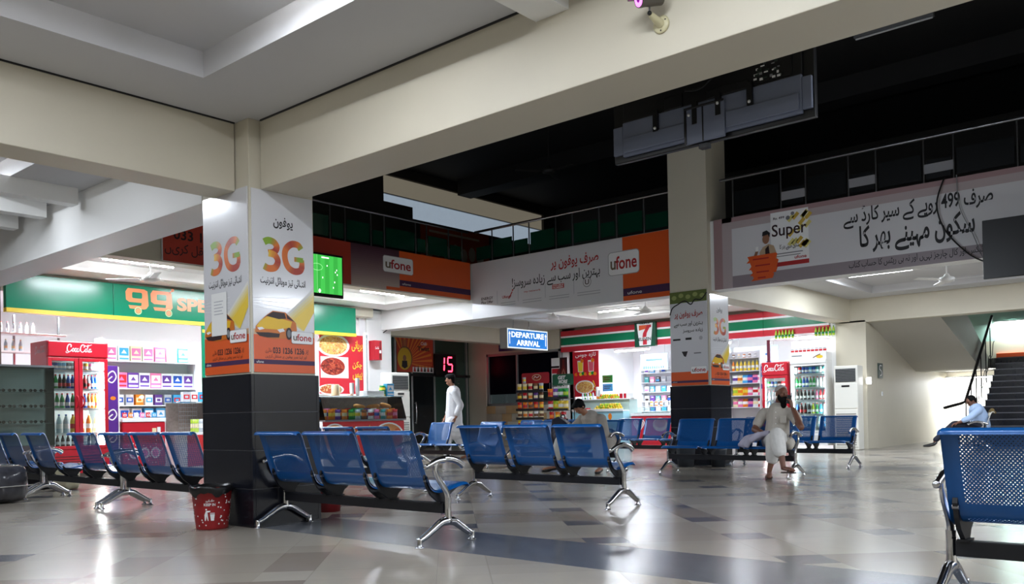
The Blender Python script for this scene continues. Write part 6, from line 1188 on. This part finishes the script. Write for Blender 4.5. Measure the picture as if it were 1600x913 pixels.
row('box', [('silver', 'red'), ('white', 'red'), ('skyblue', 'red'), ('skyblue', 'red'), ('skyblue', 'red')], (8.35, 15.32, 1.302), (.16, 0), 'on top of the left snack counter', 'cartons on the left snack counter', 0, 1.05)
t = thing('milk_poster', 'green poster strip of milk cans on the shop wall left of the near column', 'poster', (9.05, 15.56, 1.0)); b = MB(); b.bb(-.2, .55, 0, .04, 0, 1.8, green); b.build('board', t); b = MB(frame((0, -.002, 0), (1, 0, 0), (0, 0, 1)))
for (zz, c_) in ((1.20, PM['blue']), (.78, PM['blue'])): b.rrect(-.15, zz, .16, zz + .36, .03, 0, white); b.rect(-.12, zz + .04, .12, zz + .22, .001, c_); b.disc(.0, zz + .13, .07, .06, .002, white)
b.rect(-.2, 1.66, .55, 1.72, 0, yellow); b.build('printing', t)
# ================================================================== HALL FITTINGS
# hanging television seen from the back
t = thing('television', 'large flat television hung below the near beam, its dark grey back showing', 'television', (5.2, 2.74, 2.70)); tb = mat('tv_back_grey', (112, 120, 142), .4, noise=.05, nscale=5); td = mat('tv_black', (12, 13, 18), .35)
b = MB(); b.bb(0.0, .045, -.73, .73, 0, .84, td); b.build('screen_panel', t, .006)
b = MB(); b.bb(-.03, 0, -.66, .64, .03, .27, tb); b.bb(-.022, 0, -.66, .64, .27, .78, td); b.bb(-.045, -.03, -.645, -.16, .05, .155, tb); b.bb(-.045, -.03, .14, .62, .05, .155, tb); b.bb(-.05, -.03, -.155, .135, .0, .235, tb); b.bb(-.028, 0, .64, .72, .05, .25, tb); b.bb(-.028, 0, -.72, -.66, .05, .25, tb); b.bb(-.034, -.022, .16, .30, .27, .36, td); b.bb(-.036, -.022, -.32, -.02, .27, .33, td); b.build('back_cover', t, .006)
for (y, z) in ((.36, .15), (-.33, .16), (.06, .13), (-.11, .15)): MB().bb(-.054, -.03, y - .018, y + .018, z - .005, z + .14, td).build('bracket_slot', t)
for (y, z) in ((.36, .165), (-.33, .175), (.10, .19), (-.11, .22)): MB().ball((-.056, y, z), .011, mat('bright_screw', (240, 240, 240), .3, .4), 8).build('screw', t)
b = MB(); b.tube([(-.052, -.15, .235), (-.052, .02, .235), (-.052, .135, .235)], .008, td, 6); b.bb(-.056, -.05, .12, .135, 0, .24, td); b.bb(-.054, -.049, -.004, .004, 0, .235, td); b.build('cover_seams', t)
b = MB(); q = random.Random(9)
for k in range(40): b.box((-.028 - .004 * q.random(), -.45 - .18 * q.random() + .09, .29 + .13 * q.random()), (.008, .012 + .02 * q.random(), .006 + .01 * q.random()), [mat('pcb_green', (40, 56, 50), .5), grey, td, white][k % 4])
b.bb(-.03, -.022, -.60, -.33, .28, .46, td); b.build('connector_board', t)
b = MB(); b.bb(-.035, .02, -.5, -.46, .78, 1.52, blackm); b.bb(-.035, .02, .46, .5, .78, 1.52, blackm); b.build('ceiling_bracket', t); b = MB(); b.tube(catmull([(-.06, .12, .36), (-.07, .0, .34), (-.06, -.12, .42), (-.05, -.3, .5), (-.04, -.42, .48)], 5), .008, black, 6); b.build('cable', t)
b = MB(); b.bb(-.02, .03, -.015, .05, -.035, 0, td); b.build('sensor_foot', t)
# television showing a green pitch
t = thing('television', 'lit television showing a green football pitch, beside the near column', 'television', (9.45, 12.55, 3.10)); b = MB(); b.bb(-.72, .48, 0, .06, 0, .78, black); b.build('case', t, .01); b = MB(frame((0, -.003, 0), (1, 0, 0), (0, 0, 1)))
pg = mat('screen_pitch', (60, 170, 70), .3, em=.55); pl2 = mat('screen_line', (150, 220, 150), .3, em=.6); wl = mat('screen_white', (245, 250, 245), .3, em=.8); b.rect(-.69, .06, .45, .74, 0, pg)
for k in range(6): b.rect(-.69 + .19 * k, .06, -.69 + .19 * k + .095, .74, .0005, mat('screen_pitch_stripe', (52, 158, 62), .3, em=.5))
b.stroke([(-.1 + .12 * math.cos(a), .52 + .06 * math.sin(a)) for a in [k * PI / 10 for k in range(21)]], .006, .001, pl2); b.stroke([(-.1, .06), (-.1, .74)], .006, .001, pl2)
for (x, y) in ((.30, .46), (.34, .42), (.28, .28), (.25, .18), (.02, .34), (-.2, .45), (.12, .56), (-.4, .3), (.33, .50), (-.3, .62)): b.rect(x - .008, y - .014, x + .008, y + .014, .0015, wl)
b.disc(-.05, .10, .025, .035, .0015, wl, 10); b.rect(.0, .69, .16, .71, .0015, wl); b.build('screen', t); b = MB(); b.bb(-.2, .0, .06, .38, .5, .62, blackm); b.build('wall_bracket', t)
t = thing('television', 'black television hanging off the right banner at the picture edge', 'television', (13.2, 2.20, 2.66), RZ); b = MB(); b.bb(-.63, .63, -.03, .03, 0, .80, black); b.build('screen_panel', t, .006); b = MB(); b.bb(-.1, .1, .03, .53, .5, .62, blackm); b.build('wall_bracket', t)
b = MB(); b.tube(catmull([(13.70, 3.42, 4.28), (13.66, 3.52, 3.9), (13.66, 3.42, 3.5), (13.60, 3.1, 3.1), (13.3, 2.80, 2.9)], 6), .012, black, 6); b.build('hanging_cable', None, 0, 'black cable drooping over the grey banner to the right television', 'cable')
b = MB(); b.tube(catmull([(13.70, 3.26, 4.28), (13.67, 3.22, 3.8), (13.66, 3.06, 3.4), (13.60, 2.95, 3.1), (13.3, 2.80, 2.84)], 6), .006, grey, 6); b.build('hanging_cable', None, 0, 'thin grey cable right of the black one over the grey banner', 'cable')
# surveillance camera on the near beam
t = thing('surveillance_camera', 'bullet surveillance camera with glowing pink ring on the near beam', 'camera', (4.28, 2.52, 3.11)); iv = mat('bracket_ivory', (206, 198, 160), .4); b = MB(); b.lathe([(0, 0), (.05, 0), (.052, .006), (.045, .012), (.026, .016), (.0, .016)], iv, (0, 0, 0), 20, Matrix.Rotation(-PI / 2, 4, 'Y'))
for a in (.5, 2.6, 4.7): b.ball((-.013, .036 * math.cos(a), .036 * math.sin(a)), .005, black, 6)
b.build('wall_plate', t); b = MB(); b.tube([(-.012, 0, 0), (-.05, .005, .012), (-.10, .012, .03)], [.026, .022, .016], iv, 12); b.build('arm', t); b = MB(); b.ball((-.108, .013, .034), .013, black, 10); b.cyl((-.108, .013, .034), (-.112, .010, .075), .006, steel); b.build('joint', t)
cb = mat('camera_brown', (96, 90, 84), .4, .3); D = Vector((-.80, .42, -.22)).normalized(); P0 = Vector((-.09, -.03, .112)); b = MB(); b.tube([P0 - D * .02, P0 + D * .11], .042, cb, 18); b.tube([P0 + D * .105, P0 + D * .125], [.044, .044], cb, 18); b.build('housing', t)
b = MB(); S_ = D.cross(Vector((0, 0, 1))).normalized(); Un = S_.cross(D); b.box((0, 0, 0), (.20, .085, .006), cb, basis(D, S_, Un, P0 + D * .06 + Un * .055)); b.box((0, 0, 0), (.20, .006, .04), cb, basis(D, S_, Un, P0 + D * .06 + Un * .035 + S_ * .05)); b.build('sun_shield', t)
FM = basis(S_, Un, D, P0 + D * .1255) ; b = MB(FM); pk = mat('infrared_pink', (255, 120, 240), .3, em=1.6, emc=(240, 90, 235)); b.disc(0, 0, .038, .038, .0, pk, 20); b.build('led_ring', t); b = MB(FM); b.disc(0, 0, .016, .016, .002, mat('lens_violet', (120, 20, 130), .2, em=.2), 16); b.build('lens', t)
# ceiling fans
def fan(label, x, y, z, zt, a0, m):
    t = thing('ceiling_fan', label, 'fan', (x, y, z), a0); b = MB(); b.cyl((0, 0, .10), (0, 0, zt - z), .012, m, n=10); b.lathe([(0, zt - z), (.05, zt - z), (.045, zt - z - .06), (.015, zt - z - .10)][::-1], m, n=14); b.build('down_rod', t); b = MB(); b.lathe([(0, -.05), (.07, -.045), (.13, -.02), (.14, .02), (.12, .045), (.06, .065), (.035, .11), (.014, .12)], m, n=20); b.build('motor', t)
    for k in range(3):
        b = MB(); M_ = Matrix.Rotation(k * 2 * PI / 3, 4, 'Z') @ Matrix.Translation((.10, 0, .0)) @ Matrix.Rotation(.15, 4, 'X'); b.box((.35, 0, 0), (.52, .11, .006), m, M_); b.box((.06, 0, 0), (.14, .035, .008), m, M_); b.build('blade', t)
    return t
fan('white ceiling fan left of centre, above the hanging direction sign', 16.6, 12.95, 3.27, 3.68, .3, whitep); fan('white ceiling fan above the square green sign', 17.1, 10.65, 3.27, 3.68, .9, whitep); fan('white ceiling fan in the right bay beside the black television', 17.3, 4.32, 3.27, 3.66, .5, whitep); fan('white ceiling fan above the green shop sign', 6.9, 13.7, 3.27, 3.68, .2, whitep); fan('dark ceiling fan high up under the upper ceiling', 14.2, 11.12, 6.0, 7.2, .4, mat('fan_dark', (44, 42, 42), .5))
t = thing('tube_light', 'unlit tube light high on the dark upper ceiling', 'light', (14.8, 4.41, 7.13), PI / 2); MB().box((0, 0, .03), (1.24, .09, .06), grey).build('fitting', t); MB().cyl((-.6, 0, -.015), (.6, 0, -.015), .016, white, n=8).build('tube', t)
# railings of the upper floor
def railing(label, p0, p1, posts, panelm, plates=False):
    p0, p1 = V3(p0), V3(p1); t = thing('upper_railing', label, 'railing', (p0.x, p0.y, 4.26)); d = (p1 - p0); L = d.length; d.normalize(); b = MB(); b.tube([V3((0, 0, .68)), d * L + V3((0, 0, .68))], .028, steel, 10); b.build('handrail', t)
    for s_ in posts: b = MB(); b.cyl(d * s_, d * s_ + V3((0, 0, .66)), .014, steel, n=8); b.build('post', t)
    e = [0] + list(posts) + [L]
    for i in range(0, len(e) - 1):
        if e[i + 1] - e[i] < .3: continue
        a, c_ = d * (e[i] + .04), d * (e[i + 1] - .04); hh = .44 if i % 2 else .34; b = MB(); o_ = V3((-d.y, d.x, 0)) * .006
        b.add([tuple(q + o_ * s_ + V3((0, 0, zz))) for s_ in (-1, 1) for q, zz in ((a, .06), (c_, .06), (c_, hh), (a, hh))], [(0, 1, 2, 3), (7, 6, 5, 4), (0, 4, 5, 1), (1, 5, 6, 2), (2, 6, 7, 3), (3, 7, 4, 0)], panelm); pn = b.build('panel', t)
        if plates and i % 2 == 0:
            m_ = (a + c_) / 2; b = MB(); s2 = V3((-d.y, d.x, 0)); ax = d * .2; b.add([tuple(m_ - ax + s2 * -.012 * 1 + V3((0, 0, .14))), tuple(m_ + ax + s2 * -.012 + V3((0, 0, .14))), tuple(m_ + ax + s2 * -.012 + V3((0, 0, .28))), tuple(m_ - ax + s2 * -.012 + V3((0, 0, .28)))], [(0, 1, 2, 3)], mat('pale_plate', (150, 150, 154), .5)); b.build('label_plate', pn)
    return t
gp = mat('green_rail_glass', (14, 62, 46), .08, spec=.7, noise=.2, nscale=2)
railing('steel railing with dark green glass above the orange banner', (4.9, 13.02, 4.25), (13.72, 13.02, 4.25), [.9, 1.7, 2.6, 3.4, 4.2, 5.11, 5.46, 6.09, 6.43, 7.27, 7.58, 8.22, 8.63], gp)
railing('steel railing with green glass above the pale banner, left of the far column', (13.82, 12.9, 4.25), (13.82, 8.05, 4.25), [.5, 1.1, 1.53, 2.23, 2.65, 3.29, 3.69, 4.3], gp)
railing('steel railing with dark panels and pale plates above the grey banner', (13.82, 7.05, 4.25), (13.82, -1.5, 4.25), [.24, 1.1, 1.52, 2.21, 2.63, 3.32, 3.73, 4.55, 5.4, 6.3, 7.2], mat('dark_rail_panel', (16, 18, 20), .3), True)
t = thing('upper_banner', 'dim orange banner with white lettering below the upper window strip', 'banner', (15.3, 16.175, 4.95)); b = MB(); b.bb(0, 2.6, 0, .02, 0, 1.0, mat('dim_orange_vinyl', (190, 84, 48), .5)); b.build('sheet', t); b = MB(frame((0, -.002, 0), (1, 0, 0), (0, 0, 1))); b.text('خوش آمدید', .2, .1, 2.3, .62, 0, mat('banner_cream', (220, 200, 180), .5), .03, ar=True) if False else [b.disc(.3 + .32 * k, .3 + .08 * (k % 2), .14, .2, .0003 * k, mat('banner_cream', (220, 200, 180), .5), 12) for k in range(7)]; b.rect(.3, .78, 2.2, .84, 0, mat('banner_cream', (220, 200, 180), .5)); b.build('printing', t)
# stair handrail
t = thing('stair_handrail', 'dark slanting stair handrail with thin balusters on the left side of the steps', 'handrail', (22.5, 5.28, 0)); hr = mat('handrail_dark', (40, 38, 38), .35, .5); b = MB(); b.tube([(-.55, .32, .92), (-.15, .05, 1.02), (.0, 0, 1.06), (2.9, 0, 3.3)], .035, hr, 10); b.build('rail', t)
for k in range(6): x = .05 + k * .52; z_ = max(0, (22.5 + x - U0) / (U1 - U0) * ZL); b = MB(); b.cyl((x, 0, z_), (x, 0, 1.09 + x * .772), .014, hr, n=8); b.tube(catmull([(x + .04, 0, z_ + .25), (x + .2, 0, z_ + .35), (x + .3, 0, z_ + .62), (x + .44, 0, z_ + .72)], 4), .010, hr, 6); b.build('baluster', t)
# wall things at right
t = thing('wall_clock_sign', 'small dark green wall sign with a white curl on the right wall', 'sign', (21.35, 6.88, 1.66)); b = MB(); b.bb(0, .34, -.0, .015, 0, .36, mat('sign_dark_green', (24, 56, 50), .4)); b.build('plate', t, .004); b = MB(frame((0, -.002, 0), (1, 0, 0), (0, 0, 1))); b.stroke([(p.x, p.y) for p in catmull([(.24, .30, 0), (.12, .30, 0), (.10, .22, 0), (.22, .17, 0), (.24, .09, 0), (.12, .06, 0)], 5)], .03, 0, white); b.build('printing', t)
b = MB(); b.bb(0, .07, -.015, 0, 0, .10, white); b.bb(.02, .05, -.02, -.015, .03, .07, PM['silver']); o = b.build('wall_switch', None, .004, 'small white switch on the right wall below the green sign', 'switch'); o.location = (21.6, 6.9, 1.24)
t = thing('wall_lamp', 'bright white wall lamp at the corner beside the right air conditioner', 'lamp', (20.52, 6.82, 1.50)); MB().bb(-.03, .05, -.04, .05, 0, .16, mat('lit_wall_lamp', (255, 255, 255), .4, em=3)).build('diffuser', t, .02); MB().bb(.0, .08, .05, .08, .02, .14, white).build('bracket', t)
b = MB(); b.tube(catmull([(13.75, 15.9, 2.98), (13.9, 15.7, 3.12), (14.1, 15.6, 3.05), (14.25, 15.6, 3.14), (14.35, 15.6, 3.22)], 6), .012, black, 6); b.build('loose_cable', None, 0, 'loose dark cable curling on top of the white pilaster', 'cable')
# ------------------------------------------------------------------ luggage
def blob(name, label, cat, loc, size, m, seed, wraps=None, amp=.03):
    rr_ = random.Random(seed); b = MB(); nu, nv = 28, 16; vs = []; ph_ = [rr_.uniform(0, 6) for _ in range(6)]
    for j in range(nv + 1):
        a = PI * j / nv
        for i in range(nu):
            q = 2 * PI * i / nu; x, y, z = math.sin(a) * math.cos(q), math.sin(a) * math.sin(q), -math.cos(a)
            s_ = lambda v: math.copysign(abs(v) ** .45, v); w_ = 1 + amp * (math.sin(5 * q + ph_[0]) * math.sin(4 * a + ph_[1]) + .6 * math.sin(9 * q + ph_[2]) * math.sin(7 * a + ph_[3]))
            vs.append((s_(x) * size[0] / 2 * w_, s_(y) * size[1] / 2 * w_, max(0, size[2] / 2 + s_(z) * size[2] / 2 * w_)))
    b.add(vs, [(j * nu + i, j * nu + (i + 1) % nu, (j + 1) * nu + (i + 1) % nu, (j + 1) * nu + i) for j in range(nv) for i in range(nu)], m, True)
    t = thing(name, label, cat, loc[:3], loc[3]); b.build('body', t, 0, subsurf=1)
    for w in wraps or []: MB().tube(catmull(w, 4), .006, mat('pale_cord', (190, 186, 178), .6), 6).build('cord', t)
    return t
film = mat('cling_wrapped_black', (70, 70, 76), .18, coat=.7, noise=.8, nscale=6, bump=1.0)  # strong colour mottling stands in for bright highlights on the film
X, Y_, Z = .25, .30, .43
blob('wrapped_bag', 'black bundle wrapped in shiny plastic film and cord at the left edge', 'luggage', (3.80, 11.45, 0, .25), (.50, .70, .46), film, 1, [[(-.262, -.34, .2), (-.27, -.1, .21), (-.268, .1, .2), (-.262, .34, .21)], [(-.25, -.06, .0), (-.272, -.05, .2), (-.25, -.06, .42), (0, -.06, .452), (.2, -.06, .445)], [(-.25, .35, .2), (0, .36, .2), (.25, .35, .2)], [(-.25, -.345, .2), (0, -.352, .2), (.25, -.345, .2)]])
blob('carrier_bag', 'crumpled beige carrier bag under the blue benches at the left', 'bag', (5.15, 12.75, 0, .4), (.26, .30, .36), mat('beige_plastic', (196, 188, 158), .4, noise=.2, nscale=9, bump=.5), 2, amp=.06)
blob('travel_bag', 'dark travel bag on the floor behind the wrapped bundle', 'luggage', (5.05, 13.35, 0, .2), (.30, .52, .34), mat('black_canvas', (26, 26, 34), .8, noise=.3, nscale=20, bump=.4), 3)
t = thing('backpack', 'dark navy backpack standing on the bench seat beside the man in grey', 'backpack', (11.50, 8.80, .425), .3); bk = mat('navy_nylon', (20, 22, 44), .6, noise=.3, nscale=14, bump=.5); b = MB(); b.prism([(-.17, 0), (.17, 0), (.19, .22), (.16, .43), (.06, .47), (-.10, .36), (-.19, .24)], -.12, .10, bk, Matrix(((0, 0, 1, 0), (1, 0, 0, 0), (0, 1, 0, 0), (0, 0, 0, 1)))); b.ball((-.10, 0, .18), (.07, .16, .17), bk, 12); soft(b, 'main_bag', t, .012, 8); b = MB(); b.ball((-.13, 0, .14), (.07, .13, .11), bk, 14); soft(b, 'front_pocket', t, .01, 4); b = MB(); b.tube(catmull([(0, -.03, .44), (0, -.02, .49), (0, .03, .49), (0, .04, .44)], 4), .011, black, 8); b.build('top_handle', t); b = MB(); b.tube(catmull([(.14, -.08, .38), (.19, -.09, .25), (.15, -.10, .08)], 5), .016, black, 8, .4); b.tube(catmull([(.14, .08, .38), (.19, .09, .25), (.15, .10, .08)], 5), .016, black, 8, .4); b.build('straps', t)
# black bins under the bench by the far column
t = thing('round_bin', 'dark round bin under the bench, at the left part of the far column foot', 'bin', (13.1, 7.42, 0)); b = MB(); b.lathe([(0, 0), (.13, 0), (.165, .34), (.172, .36), (.15, .36), (.12, .03), (0, .03)], mat('bin_charcoal', (52, 56, 62), .45), n=24); b.build('body', t)
t = thing('round_bin', 'smaller dark bin under the bench, right of the other by the far column', 'bin', (13.3, 6.92, 0)); b = MB(); b.lathe([(0, 0), (.11, 0), (.14, .28), (.146, .30), (.125, .30), (.10, .03), (0, .03)], MATS['bin_charcoal'], n=24); b.build('body', t)
t = thing('fire_bucket', 'red bucket behind the near column beside the bench', 'bucket', (5.35, 7.05, 0)); b = MB(); b.lathe([(0, 0), (.11, 0), (.14, .24), (.145, .25), (.125, .25), (.10, .02), (0, .02)], mat('bucket_red', (120, 22, 30), .4), n=22); b.build('body', t)
